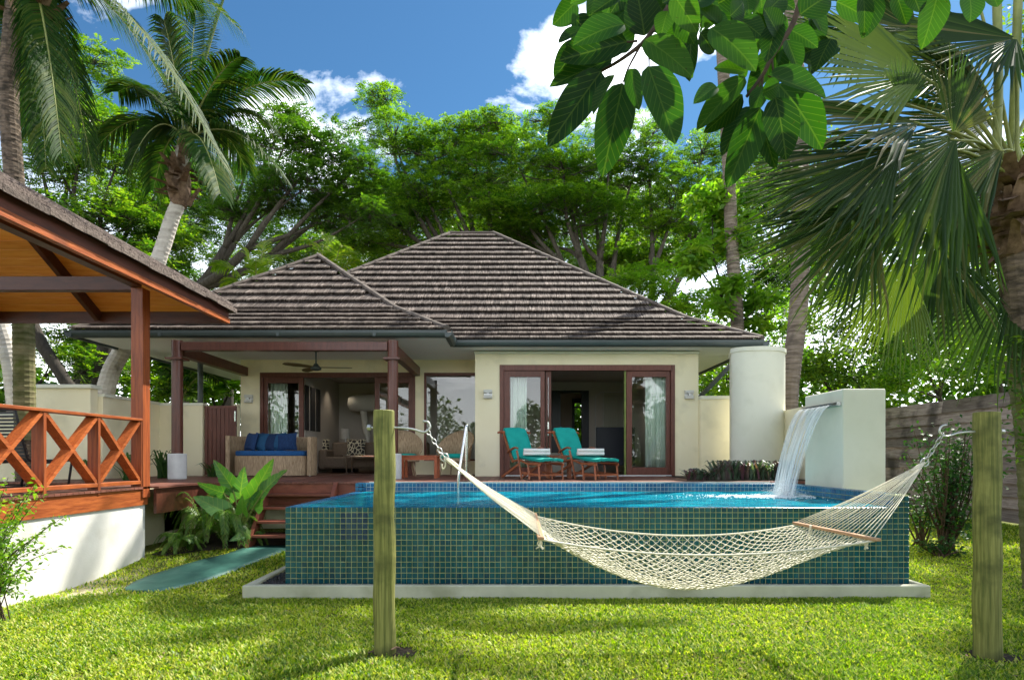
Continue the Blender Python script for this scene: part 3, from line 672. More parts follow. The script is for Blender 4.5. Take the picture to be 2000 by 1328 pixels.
# kerb tray with black pebbles
kx0, kx1, ky0 = -2.85, 4.42, 6.48
kerb = thing('pool_kerb', 'low pale rendered kerb running round the foot of the tiled pool', 'kerb', ((kx0 + kx1) / 2, ky0, 0))
part('front_kerb', M['kerb'], kerb, (kx0, kx1, ky0, ky0 + .085, -.05, .148), b=.01)
part('side_kerb', M['kerb'], kerb, (kx0, kx0 + .085, ky0 + .086, 8.0, -.05, .147), (kx1 - .06, kx1, ky0 + .086, 7.6, -.05, .147), b=.01)
part('tray_floor', M['soil'], kerb, (kx0 + .086, kx1 - .061, ky0 + .086, y0, -.05, .085))
part('left_tray_floor', M['soil'], kerb, (kx0 + .086, x0, y0, 8.0, -.05, .085))
def pebbles(name, spots, rmin, rmax, mat):
    base = np.array([(1, 0, 0), (-1, 0, 0), (0, 1, 0), (0, -1, 0), (0, 0, 1), (0, 0, -1)], float)
    tri = np.array([(0, 2, 4), (2, 1, 4), (1, 3, 4), (3, 0, 4), (2, 0, 5), (1, 2, 5), (3, 1, 5), (0, 3, 5)])
    k = len(spots); s = NP.uniform(rmin, rmax, (k, 1, 3)); s[:, :, 2] *= .7
    V = base[None] * s; V += NP.normal(0, rmin * .15, V.shape)
    a = NP.uniform(0, 6.28, k); ca, sa = np.cos(a), np.sin(a)
    X = V[:, :, 0] * ca[:, None] - V[:, :, 1] * sa[:, None]; Y_ = V[:, :, 0] * sa[:, None] + V[:, :, 1] * ca[:, None]
    V = np.stack([X, Y_, V[:, :, 2]], 2) + np.array(spots)[:, None, :]
    Fq = (tri[None] + (np.arange(k) * 6)[:, None, None]).reshape(-1, 3)
    return tag(nmesh(name, V.reshape(-1, 3), Fq, mat, smooth=True, rnd=np.repeat(NP.random(k), 8)), kind='stuff')
sp = [(NP.uniform(kx0 + .1, kx1 - .07), NP.uniform(ky0 + .09, y0), NP.uniform(.09, .115)) for _ in range(6500)] + [(NP.uniform(kx0 + .1, x0 - .01), NP.uniform(y0, 8.0), NP.uniform(.09, .12)) for _ in range(1800)]
pebbles('black_pebbles', sp, .012, .022, M['pebble'])

# stainless handrail hooked over the pool edge
hr = thing('pool_handrail', 'polished steel grab rail rising from the pool behind the hammock ropes', 'handrail', at(900, 945, 10.0).to_tuple())
for k, dx_ in enumerate((0, .42)):
    px = -0.83; X = px + 0.05 * k
    A = Vector((-.84, 9.62 + dx_ * 1.0, WZ - .25)); tp = at(911 - 1 * k, 833, 9.75 + dx_)
    pts = smoothpts([A, A + Vector((0.0, 0, .42)), Vector((A.x + .03, A.y + .02, DZ + .28)), tp + Vector((-.01, 0, -.04)), tp], 5) if k == 0 else smoothpts([tp + Vector((0, 0, -.01)), tp + Vector((.01, .0, -.1)), Vector((tp.x, tp.y, DZ + .02))], 5)
    m = MB(); m.tube(pts, .023, 12); m.build('rail', M['steel'], hr, smooth=True)
m = MB(); m.tube(smoothpts([at(911, 833, 9.75), at(911, 829, 9.95), at(910, 833, 10.17)], 5), .023, 12); m.build('rail', M['steel'], hr, smooth=True)

# ------------------------------------------------------------------ waterfall block
fw = thing('waterfall_wall', 'square rendered block with a water slot at the right end of the pool', 'fountain', (4.65, 8.6, 0))
part('block', M['cream_pale'], fw, (4.362, 4.93, 8.1, 9.15, 0, 2.405), b=.012)
sp_ = MB(); sp_.box(4.30, 4.45, 8.14, 9.12, 2.19, 2.202); sp_.box(4.30, 4.45, 8.14, 9.12, 2.222, 2.232); sp_.box(4.30, 4.36, 8.135, 8.14, 2.19, 2.232); sp_.build('spout', M['chrome'], fw)
wf = thing('waterfall', 'clear sheet of water arching from the slot and splashing into the pool', 'waterfall', (3.9, 8.6, WZ))
V = []; UV = []; ns, nt = 60, 26
for i in range(ns + 1):
    yy = 8.17 + .92 * i / ns
    for j in range(nt + 1):
        t = j / nt * .5; x = 4.30 - 1.12 * t * (1 - .05 * math.sin(i * .9)) * (.88 if j else 1); z = 2.212 - 4.9 * t * t * 1.03
        sq = 1 - .32 * (j / nt) ** 1.2; y = 8.63 + (yy - 8.63) * sq + .012 * math.sin(i * 1.7 + j * .25) * j / nt
        V.append((x, y, max(z, WZ))); UV.append((i / ns, j / nt))
Fw = [(i * (nt + 1) + j, (i + 1) * (nt + 1) + j, (i + 1) * (nt + 1) + j + 1, i * (nt + 1) + j + 1) for i in range(ns) for j in range(nt)]
nmesh('water_sheet', V, Fw, M['fall'], wf, smooth=True, uv=UV)
sp = []
for _ in range(2600):
    a = random.uniform(0, 6.28); r_ = abs(random.gauss(0, .16)); h = abs(random.gauss(0, .10)) * max(0, 1 - r_ * 1.4)
    sp.append((FX - .07 + r_ * math.cos(a) * .9, FY + r_ * math.sin(a) * 1.3, WZ + .01 + h))
sp_o = pebbles('splash', sp, .002, .0065, M['drop'])
sp_o.parent = wf; sp_o.matrix_parent_inverse = Matrix.Translation(-wf.location)
sp = []
for _ in range(7000):
    a = random.uniform(0, 6.28); r_ = abs(random.gauss(0, .34))
    x = FX - .22 + r_ * math.cos(a) * 1.9; y = FY - .12 + r_ * math.sin(a) * .75
    if math.sin(x * 19 + 3 * math.sin(y * 9)) * math.sin(y * 31 + 2 * math.sin(x * 7)) < -.15 + r_ * .6 and r_ > .15: continue
    if x < x1 - .2 and y0 + .2 < y < y1 - .02: sp.append((x, y, WZ + .008))
fo = pebbles('foam', sp, .006, .015, M['drop']); fo.parent = wf; fo.matrix_parent_inverse = Matrix.Translation(-wf.location)

# ------------------------------------------------------------------ deck
deck = thing('timber_deck', 'dark reddish timber deck between the villa doors and the pool', 'deck', (-1, 11.5, DZ))
part('deck_frame', M['stair'], deck, (-4.93, x0 - .002, 9.93, 10.0, .72, DZ - .03), (x0 + .2, 4.1, 10.5, 13.2, .9, DZ - .04), (-8, -2.5, 10.05, 14.2, .9, DZ - .04))
part('edge_beam', M['darkbeam'], deck, (-4.97, -4.93, 8.52, 10.0, .72, DZ - .031))  # darker wood puts the shade on this side into the beam's colour
part('plinth_wall', M['cream'], deck, (-5.6, x0 - .01, 10.4, 10.55, 0, DZ - .06), (-5.75, -5.6, 8.6, 10.55, 0, DZ - .06))
bw = .095
k = 0; x = -8.3
while x < 5.5:
    xa = x; y_s = 9.9 if x + bw / 2 < x0 else y1 + .25
    if x < -4.95: y_s = 8.5 if x > -5.6 else 9.9
    y_e = 14.28 if x < -.8 else 13.02
    if x > 3.2: y_e = 10.5
    if x > 3.96 and x <= 5.5: y_e = 10.4
    part('deck_board', M['deck'], deck, (xa, xa + bw - .007, y_s, y_e, DZ - .028, DZ + random.uniform(-.002, .001)))
    x += bw
# bed behind the pool at the right for the purple leaved plants
tag(part('planting_bed', M['soil'], None, (3.25, 5.6, 10.42, 13.0, .4, DZ + .01)), kind='structure')

# stairs
st = thing('garden_steps', 'steep open timber steps from the lawn up to the deck', 'steps', (-3.35, 9.4, .16))
for xx in (-3.93, -2.86):
    m = MB(); m.add([(xx + a, y, z) for a in (0, .055) for y, z in ((8.98, .13), (9.22, .13), (9.98, DZ - .10), (9.98, DZ + .0), (9.86, DZ + .0))],
                    [(0, 1, 2, 3, 4), (9, 8, 7, 6, 5), (0, 5, 6, 1), (1, 6, 7, 2), (2, 7, 8, 3), (3, 8, 9, 4), (4, 9, 5, 0)]); m.build('stringer', M['stair'], st)
for k in range(4):
    z = .34 + k * .195; y = 9.13 + k * .18
    part('tread', M['stair'], st, (-3.872, -2.863, y, y + .26, z - .04, z), b=.006)
part('foot_slab', M['path'], st, (-4.3, -2.6, 8.93, 9.6, .1, .155))

# ------------------------------------------------------------------ villa
villa = thing('villa', 'single storey cream villa with dark shingled hip roofs and sliding doors', 'house', (0, 14, 0))
YB, YR = 13.04, 14.3                   # bay front, recessed front
BX0, BX1 = -.783, 3.957
LX0 = (470 - CX) / 83.9
CEIL = EYE + 2.265                     # soffit level
S = F / YR
def lx(px): return (px - CX) / (F / YR)
def bx(px): return (px - CX) / (F / YB)
LD = (lx(508), lx(811), DZ, DZ + 2.37)      # left sliding doors
LW = (lx(828), BX0, 1.42, DZ + 2.37)        # fixed window
BD = (bx(976), bx(1318), DZ, DZ + 2.36)
cr_ = M['cream']
m = MB()
for b_ in [(LX0, LD[0], YR, YR + .2, .6, CEIL), (LD[0], LD[1], YR, YR + .2, LD[3], CEIL), (LD[1], LW[0], YR, YR + .2, .6, CEIL),
           (LW[0], LW[1], YR, YR + .2, LW[3], CEIL), (LW[0], LW[1], YR, YR + .2, .6, LW[2])]: m.box(*b_)
m.build('front_wall', cr_, villa)
m = MB()
for b_ in [(BX0, BD[0], YB, YB + .22, .6, CEIL - .02), (BD[0], BD[1], YB, YB + .22, BD[3], CEIL - .02), (BD[1], BX1, YB, YB + .22, .6, CEIL - .02)]: m.box(*b_)
m.build('bay_front_wall', cr_, villa)
part('bay_cornice', M['cream_pale'], villa, (BX0 - .02, BX1 + .02, YB - .03, YB + .0, CEIL - .075, CEIL - .022))
part('side_wall', cr_, villa, (BX0, BX0 + .2, YB + .221, YR + .2, .6, CEIL - .02), (BX1 - .2, BX1, YB + .221, 19.5, .6, CEIL - .02), (LX0, LX0 + .2, YR + .201, 19.5, .6, CEIL))
# rooms
ROOF0 = CEIL
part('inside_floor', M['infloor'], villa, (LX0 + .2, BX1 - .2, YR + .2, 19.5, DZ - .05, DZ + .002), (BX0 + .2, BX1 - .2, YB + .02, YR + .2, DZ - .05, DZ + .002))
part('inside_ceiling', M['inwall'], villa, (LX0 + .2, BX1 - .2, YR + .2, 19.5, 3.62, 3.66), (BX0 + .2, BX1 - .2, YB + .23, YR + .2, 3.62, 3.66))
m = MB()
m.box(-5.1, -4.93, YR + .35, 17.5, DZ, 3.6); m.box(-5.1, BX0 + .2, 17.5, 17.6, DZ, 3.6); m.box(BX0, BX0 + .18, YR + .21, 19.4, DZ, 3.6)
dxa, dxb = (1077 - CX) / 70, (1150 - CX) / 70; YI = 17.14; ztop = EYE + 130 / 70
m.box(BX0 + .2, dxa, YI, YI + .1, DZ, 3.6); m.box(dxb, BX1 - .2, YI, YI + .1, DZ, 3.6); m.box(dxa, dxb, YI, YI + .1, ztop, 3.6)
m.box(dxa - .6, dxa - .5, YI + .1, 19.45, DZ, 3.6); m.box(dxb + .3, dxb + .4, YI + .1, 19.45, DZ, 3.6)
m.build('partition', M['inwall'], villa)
wa, wb = (1118 - CX) / 61.5, (1141 - CX) / 61.5
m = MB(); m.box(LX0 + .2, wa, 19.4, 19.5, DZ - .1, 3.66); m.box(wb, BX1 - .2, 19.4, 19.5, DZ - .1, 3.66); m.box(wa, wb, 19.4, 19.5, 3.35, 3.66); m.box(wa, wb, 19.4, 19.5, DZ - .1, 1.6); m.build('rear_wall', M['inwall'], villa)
part('inner_door_frame', M['darkpanel'], villa, (dxa, dxa + .26, YI - .03, YI + .13, DZ + .5, ztop), (dxb - .2, dxb, YI - .03, YI + .13, DZ + .5, ztop), (dxa + .26, dxb - .2, YI - .03, YI + .13, ztop - .06, ztop))
part('back_window_frame', M['darkpanel'], villa, (wa - .02, wa + .05, 19.33, 19.395, 1.6, 3.35), (wb - .05, wb + .02, 19.33, 19.395, 1.6, 3.35), (wa + .05, wb - .05, 19.33, 19.395, 3.2, 3.35), (wa + .05, wb - .05, 19.33, 19.395, 3.05, 3.10))

def slider(x0, x1, y, z0, z1, stile, nm='sliding_door', handle=None):
    f = MB(); f.cbox(x0, x0 + stile[0], y, y + .06, z0, z1, b=.004); f.cbox(x1 - stile[1], x1, y, y + .06, z0, z1, b=.004)
    f.cbox(x0 + stile[0], x1 - stile[1], y, y + .06, z1 - .13, z1, b=.004); f.cbox(x0 + stile[0], x1 - stile[1], y, y + .06, z0, z0 + .19, b=.004)
    o = f.build(nm, M['frame'], villa)
    part('pane', M['glass'], o, (x0 + stile[0] + .001, x1 - stile[1] - .001, y + .026, y + .034, z0 + .191, z1 - .131))
    if handle is not None:
        h = MB(); h.cbox(handle - .018, handle + .018, y - .03, y - .002, z0 + 1.0, z0 + 1.16, b=.005); h.tube([(handle, y - .03, z0 + .88), (handle, y - .002, z0 + .88)], .02, 10); h.build('handle', M['steel'], o)
    return o
def frame(x0, x1, y, z0, z1, w, top=.11, depth=.14, bottom=0):
    f = MB(); f.cbox(x0, x0 + w, y, y + depth, z0, z1, b=.004); f.cbox(x1 - w, x1, y, y + depth, z0, z1, b=.004); f.cbox(x0 + w, x1 - w, y, y + depth, z1 - top, z1, b=.004)
    if bottom: f.cbox(x0 + w, x1 - w, y, y + depth, z0, z0 + bottom, b=.004)
    return f.build('door_frame', M['frame'], villa)
frame(LD[0], LD[1], YR - .02, DZ, LD[3], .075)
slider(LD[0] + .076, lx(592), YR + .02, DZ, LD[3] - .11, (.09, .11))
slider(lx(731), LD[1] - .076, YR + .04, DZ, LD[3] - .11, (.11, .09))
frame(BD[0], BD[1], YB - .02, DZ, BD[3], .085, top=.12)
slider(BD[0] + .086, bx(1064), YB + .02, DZ, BD[3] - .12, (.13, .09))
slider(bx(1066), bx(1077), YB + .09, DZ, BD[3] - .12, (.05, .05), handle=bx(1071))
slider(bx(1224), BD[1] - .086, YB + .03, DZ, BD[3] - .12, (.12, .09))
part('door_edge_strip', M['stem'], villa, (bx(1220), bx(1223), YB + .02, YB + .09, DZ, BD[3] - .12))
wfm = MB(); wfm.cbox(LW[0], LW[0] + .05, YR + .01, YR + .12, LW[2], LW[3], b=.004); wfm.cbox(LW[0] + .05, LW[1], YR + .01, YR + .12, LW[3] - .07, LW[3], b=.004); wfm.cbox(LW[0] + .05, LW[1], YR + .01, YR + .12, LW[2], LW[2] + .04, b=.004)
wo = wfm.build('fixed_window', M['frame'], villa)
part('pane', M['glass'], wo, (LW[0] + .05, LW[1], YR + .06, YR + .07, LW[2] + .041, LW[3] - .071))
part('door_sill', M['concrete'], villa, (BD[0] + .09, BD[1] - .09, YB - .08, YB - .021, DZ + .002, DZ + .028))

# curtains (hang from the house, each a thing)
def curtain(xa, xb, y, z0, z1, label, amp=.035, folds=6):
    V = []; nseg = folds * 8
    for i in range(nseg + 1):
        x = xa + (xb - xa) * i / nseg
        for z, a in ((z0, 1.2), ((z0 + z1) / 2, 1), (z1, .7)): V.append((x + .008 * math.sin(i * 1.3), y + amp * a * math.sin(i / nseg * folds * 6.283 + .4 * math.sin(i)), z))
    Fc = [(i * 3 + j, (i + 1) * 3 + j, (i + 1) * 3 + j + 1, i * 3 + j + 1) for i in range(nseg) for j in range(2)]
    o = nmesh('curtain', V, Fc, M['curtain'], smooth=True); s_ = o.modifiers.new('s', 'SOLIDIFY'); s_.thickness = .004
    tag(o, label, 'curtain', 'pale curtains behind the glass doors')
curtain(bx(998), bx(1030), YB + .17, DZ + .03, BD[3] - .1, 'pale green curtain behind the glass left of the teal loungers')
curtain(bx(1264), bx(1303), YB + .17, DZ + .03, BD[3] - .1, 'pale green curtain behind the glass pane furthest right')
curtain(lx(522), lx(556), YR + .20, DZ + .03, LD[3] - .1, 'pale curtain behind the glass door beside the wicker daybed')

# ceilings and soffits
EL, ERX = -8.25, 5.1         # eave lines
YE1, YE2 = 11.55, 12.5       # front eaves of wing and main
WX = -1.22                   # right eave of the wing
part('porch_ceiling', M['soffit'], villa, (EL + .1, WX - .05, YE1 + .1, YR, CEIL, CEIL + .03), (WX - .05, ERX - .1, YE2 + .1, YB + .5, CEIL + .001, CEIL + .031), (BX1 - .1, ERX - .1, YB + .5, 22, CEIL + .0, CEIL + .03), (WX - .05, BX0 + .1, YB + .5, YR, CEIL + .001, CEIL + .031), (EL + .1, LX0 + .1, YR, 18, CEIL, CEIL + .03))
def gutter_run(pts, z, closed=False):
    m = MB()
    for a, b in zip(pts[:-1], pts[1:]):
        a = Vector((*a, z)); b = Vector((*b, z)); d = (b - a).normalized(); sd = Vector((d.y, -d.x, 0))
        ofs = [(0, -.075), (.045, -.075), (.085, -.045), (.10, .0), (.10, .055), (.088, .055), (.088, .01), (0, .01), (-.03, -.0), (-.03, -.075)]
        vs = [p + sd * ox + Vector((0, 0, oz)) for p in (a - d * .0, b + d * .0) for ox, oz in ofs]; n = len(ofs)
        m.add(vs, [(k, (k + 1) % n, n + (k + 1) % n, n + k) for k in range(n)] + [tuple(range(n)), tuple(reversed(range(n, 2 * n)))])
    return m
GZ = CEIL + .055
gutter_run([(EL, YE1), (WX, YE1), ], GZ).build('gutter', M['gutter'], villa)
gutter_run([(WX, YE1 - .10), (WX, YE2 - .0)], GZ - .001).build('gutter', M['gutter'], villa)
gutter_run([(WX + .02, YE2), (ERX, YE2)], GZ - .002).build('gutter', M['gutter'], villa)
gutter_run([(ERX, YE2 - .1), (ERX, 22.0)], GZ - .003).build('gutter', M['gutter'], villa)
gutter_run([(EL, 18.0), (EL, YE1 - .1)], GZ - .003).build('gutter', M['gutter'], villa)
for xg in (-6.6, -4.4, -2.6):
    part('gutter_joint', M['gutter'], villa, (xg, xg + .06, YE1 - .104, YE1 - .0995, GZ - .06, GZ + .055))

# roofs: (left eave x, right eave x, front eave y, ridge z profile)
EZ = CEIL + .13; LOW, SL1, SL2 = 1.2, .55, .79
def prof(d):          # height above the eave at plan distance d
    return SL1 * d if d < LOW else SL1 * LOW + SL2 * (d - LOW)
def hip_sheath(xa, xb, ya, yb, name):
    hx = (xb - xa) / 2; hy = (yb - ya) / 2; D = min(hx, hy); rings = [0, LOW, D]
    m = MB(); vs = []
    for d in rings:
        z = EZ - .03 + prof(d)
        vs += [(xa + d, ya + d, z), (xb - d, ya + d, z), (xb - d, yb - d, z), (xa + d, yb - d, z)]
    fs = [(i * 4 + k, i * 4 + (k + 1) % 4, (i + 1) * 4 + (k + 1) % 4, (i + 1) * 4 + k) for i in range(2) for k in range(4)] + [(8, 9, 10, 11)]
    m.add(vs, fs, r=.3); return m.build(name, M['shake'], villa), D
MXA = -7.45
hip_sheath(MXA, ERX, YE2, 23.76, 'roof_sheathing')
hip_sheath(EL, WX, YE1, 19.0, 'roof_sheathing')
EXPO = .355; TW = .165
def shingle_v(w, ln):
    th = .05
    th = .034
    return [(-w / 2, -ln * .5, .062), (w / 2, -ln * .5, .062), (w / 2, ln * .5, .0), (-w / 2, ln * .5, .0),
            (-w / 2, -ln * .5, .062 + th), (w / 2, -ln * .5, .062 + th), (w / 2, ln * .5, .012), (-w / 2, ln * .5, .012)]
SF = [(4, 5, 6, 7), (0, 1, 5, 4), (1, 2, 6, 5), (3, 0, 4, 7), (0, 3, 2, 1)]
sh_meshes = []
for k in range(4):
    m = MB(); m.add(shingle_v(TW * (0.93 + .02 * k), EXPO * 1.2), SF); o = m.build('roof_shingle', M['shake'], None); me = o.data; bpy.data.objects.remove(o); me.attributes.remove(me.attributes['rnd']); sh_meshes.append(me)
stuff = MB(); nsh = [0]
def roof_front(xa, xb, ya, D, npart_rows, xlim=None):
    """shingles on the slope that faces the camera"""
    L1 = math.hypot(LOW, SL1 * LOW); Lt = L1 + math.hypot(D - LOW, SL2 * (D - LOW)); nrow = int(Lt / EXPO) + 1
    ex = EXPO * .8
    s = -.06; row = 0
    while s < Lt - .12:
        low = s < L1 - .05; e = ex if low else EXPO * 1.02
        sm = s + e / 2
        if sm < L1: d = sm * LOW / L1; ang = math.atan(SL1)
        else: d = LOW + (sm - L1) / math.hypot(1, SL2); ang = math.atan(SL2)
        z = EZ + prof(max(d, -.05)) if d >= 0 else EZ + SL1 * d
        l = xa + d - .02; r = xb - d + .02; x = l + random.uniform(-.08, 0)
        while x < r:
            w = TW * random.uniform(.72, 1.25); c = x + w / 2
            if l < c < r and not (xlim and xlim(c, d)):
                jig = Matrix.Rotation(random.uniform(-.008, .008), 4, 'Z') @ Matrix.Rotation(random.uniform(-.006, .008), 4, 'X')
                mt = Matrix.Translation((c, ya + d + random.uniform(-.005, .005), z + random.uniform(0, .004))) @ Matrix.Rotation(ang, 4, 'X') @ jig
                if row in npart_rows and nsh[0] < 300:
                    piece('roof_shingle', random.choice(sh_meshes), villa, mt @ Matrix.Scale(w / TW, 4, (1, 0, 0))); nsh[0] += 1
                else:
                    stuff.add([mt @ Vector(v) for v in shingle_v(w * .95, e * 1.25)], SF)
            x += w
        s += e; row += 1
roof_front(EL, WX, YE1, (WX - EL) / 2, (0, 1, 2, 3))
roof_front(MXA, ERX, YE2, 5.63, (0, 1, 2, 3, 4), xlim=lambda c, d: (c < WX - 2.6 and d < 2.2))
tag(stuff.build('roof_shingles', M['shake'], villa), kind='stuff')
def cap(a, b, rr=.085, k0=None):
    a = Vector(a); b = Vector(b); n = max(2, int((b - a).length / .42)); d = (b - a) / n
    m = MB()
    for k in range(n):
        p = a + d * k; q = a + d * (k + 1.08)
        m.tube([p, q], [rr * 1.08, rr * .92], 8, flat=.62)
    return m.build('ridge_cap', M['ridge'], villa)
def hip_pts(x, y, sx, D, y_s=1):
    P0 = Vector((x, y, EZ + .03)); P1 = Vector((x + sx * LOW, y + LOW, EZ + prof(LOW) + .05)); P2 = Vector((x + sx * D, y + D, EZ + prof(D) + .06)); return P0, P1, P2
Dw = (WX - EL) / 2
for x, y, sx, D in ((EL, YE1, 1, Dw), (WX, YE1, -1, Dw), (ERX, YE2, -1, 5.63), (MXA, YE2, 1, 5.63)):
    a, b, c = hip_pts(x, y, sx, D); cap(a, b); cap(b, c)
cap((MXA + 5.63, YE2 + 5.63, EZ + prof(5.63) + .05), (ERX - 5.63, YE2 + 5.63, EZ + prof(5.63) + .05))
cap(((EL + WX) / 2, YE1 + Dw, EZ + prof(Dw) + .05), ((EL + WX) / 2, 16.6, EZ + prof(Dw) + .05))

# porch frame
for k, (px, xx) in enumerate(((346, -6.21), (767, -2.21))):
    m = MB(); yy = 11.4; m.tube([(xx, yy, DZ + .45), (xx, yy, EYE + 2.16)], .098, 20)
    po = m.build('porch_post', M['porchwood'], villa, smooth=False)
    m = MB(); m.lathe((xx, yy, DZ), [(.155, 0), (.16, .01), (.16, .455), (.152, .47)], 24); m.build('post_base', M['concrete'], po, smooth=False)
    part('collar', M['porchwood'], po, (xx - .15, xx + .15, yy - .15, yy + .15, EYE + 1.80, EYE + 1.835))
part('porch_beam', M['porchwood'], villa, (-6.1, -2.3, 11.32, 11.47, EYE + 1.97, EYE + 2.13), b=.006)
for xx in (-6.21, -2.21):
    m = MB(); m.beam((xx + (.0), 11.51, EYE + 1.99), (xx, YR - .005, EYE + 1.99), .14, .2); m.build('porch_beam', M['porchwood'], villa)
# raking strut seen under the right eave
m = MB(); m.beam((BX1 + .02, 13.6, EYE + 1.15), (5.0, 13.6, EYE + 2.2), .09, .09); m.beam((4.95, 13.6, EYE + 1.3), (4.95, 13.6, EYE + 2.25), .08, .08, up=(0, 1, 0)); m.build('strut', M['gutter'], villa)

# ------------------------------------------------------------------ garden walls, pillar, gate
w = thing('low_wall', 'short cream wall joining the villa corner to the curved pillar', 'wall', (4.2, 13.0, 0))
part('wall_body', M['cream'], w, (BX1 + .003, 4.6, 12.9, 13.08, .5, EYE + 1.22)); part('coping', M['cream_pale'], w, (BX1 + .003, 4.6, 12.87, 13.11, EYE + 1.221, EYE + 1.29))
w = thing('curved_pillar', 'tall white curved pillar with thin cap standing behind the pool', 'pillar', (4.7, 12.1, 0))
arc = smoothpts([(4.30, 12.05, 0), (4.26, 11.90, 0), (4.40, 11.70, 0), (4.72, 11.62, 0), (5.02, 11.67, 0), (5.26, 11.86, 0), (5.40, 12.2, 0), (5.38, 12.6, 0)], 5)
pl = [(p.x, p.y) for p in arc] + [(4.46, 12.6)]
m = MB(); m.prism(pl, .5, EYE + 2.02); o = m.build('pillar_body', M['cream_pale'], w, smooth=True); o.data.set_sharp_from_angle(angle=R(40))
cpt = [(x + (x - 4.75) * .035, y + (y - 12.1) * .045) for x, y in pl]
m = MB(); m.prism(cpt, EYE + 2.021, EYE + 2.10); m.build('cap', M['cream_pale'], w)
w = thing('garden_wall', 'low cream wall between the curved pillar and the waterfall block', 'wall', (5.3, 11, 0))
m = MB(); m.prism([(5.30, 12.5), (5.02, 9.16), (5.2, 9.16), (5.48, 12.5)], 0, EYE + .90); m.build('wall_body', M['cream'], w)
w = thing('garden_wall', 'cream garden wall with coping between the big pillar and the brown gate', 'wall', (-7.7, 12.5, 0))
part('wall_body', M['cream'], w, (-7.83, -7.63, 11.46, 13.3, .8, EYE + 1.13), (-7.629, -6.70, 13.3, 13.48, .8, EYE + 1.12))
part('coping', M['cream_pale'], w, (-7.86, -7.60, 11.46, 13.27, EYE + 1.131, EYE + 1.185), (-7.86, -6.68, 13.271, 13.51, EYE + 1.121, EYE + 1.175))
w = thing('wall_pillar', 'wide cream pillar with flat coping behind the pavilion railing', 'pillar', (-8.3, 11.4, 0))
part('pillar_body', M['cream'], w, (-9.0, -7.72, 11.25, 11.45, .5, EYE + 1.26)); part('coping', M['cream_pale'], w, (-9.05, -7.67, 11.2, 11.5, EYE + 1.261, EYE + 1.33), b=.008)
w = thing('garden_wall', 'low cream wall behind the pavilion chairs at the far left', 'wall', (-10.5, 11.4, 0))
part('wall_body', M['cream'], w, (-14, -9.06, 11.3, 11.45, .5, EYE + .75)); part('coping', M['cream_pale'], w, (-14, -9.06, 11.26, 11.49, EYE + .751, EYE + .8))
gt = thing('garden_gate', 'brown vertical boarded garden gate beside the daybed', 'gate', (-6.3, 13.35, DZ))
gx0, gx1 = -6.67, -6.0; nb = 6
for k in range(nb):
    a = gx0 + .06 + (gx1 - gx0 - .12) * k / nb; part('board', M['frame'], gt, (a, a + (gx1 - gx0 - .12) / nb - .008, 13.36, 13.38, DZ + .08, EYE + 1.06), b=.004)
part('gate_frame', M['frame'], gt, (gx0, gx0 + .06, 13.34, 13.40, DZ + .02, EYE + 1.12), (gx1 - .06, gx1, 13.34, 13.40, DZ + .02, EYE + 1.12), (gx0 + .06, gx1 - .06, 13.341, 13.40, EYE + 1.06, EYE + 1.12), (gx0 + .06, gx1 - .06, 13.341, 13.40, DZ + .02, DZ + .08))
part('backing', M['frame'], gt, (gx0 + .06, gx1 - .06, 13.381, 13.39, DZ + .08, EYE + 1.06))
part('latch', M['steel'], gt, (gx1 - .02, gx1 + .0, 13.32, 13.34, EYE + .78, EYE + 1.0))
part('gate_post', M['cream'], gt, (gx1 + .003, LX0 + .25, 13.4, 13.56, .8, EYE + 1.16))
m = MB(); m.tube([(-7.1, 14.0, .5), (-7.1, 14.0, EYE + 2.3)], .06, 12); tag(m.build('lamp_post', M['gutter']), 'plain dark grey post behind the garden wall', 'post')
# neighbour house roof far left
nb_ = thing('neighbour_house', 'neighbouring house with grey shingled roof at the far left edge', 'house', (-22, 20, 0))
part('wall', M['cream'], nb_, (-28, -17.0, 19, 26, 0, EYE + 1.5))
m = MB()
for k in range(9):
    z = EYE + 1.55 + k * .17; y = 18.4 + k * .36; m.beam((-29, y, z), (-16.2 - k * .33, y, z), .42, .05, up=(0, -.43, .9), r=random.random())
m.build('roof', M['shake'], nb_)

# wall lights
def wlight(x, y, z, label):
    t = thing('wall_light', label, 'wall light', (x, y, z), 'square metal wall lights on the villa')
    part('back_plate', M['paper'], t, (x - .09, x + .09, y - .02, y - .002, z - .09, z + .09), b=.003)
    part('shade', M['white'], t, (x - .09, x + .09, y - .09, y - .022, z + .025, z + .09), (x - .09, x + .09, y - .09, y - .022, z - .09, z - .025), b=.004)
    part('bulb_cover', M['paper'], t, (x - .02, x + .02, y - .085, y - .022, z - .024, z + .024))
z_ = EYE + (893 - 779) / S
wlight(lx(487), YR, z_, 'square metal wall light left of the left sliding doors')
wlight(bx(953), YB, EYE + (893 - 770) / 92, 'square wall light on the cream wall left of the wide doors')
wlight(bx(1345), YB, EYE + (893 - 771) / 92, 'square wall light near the villa corner by the curved pillar')

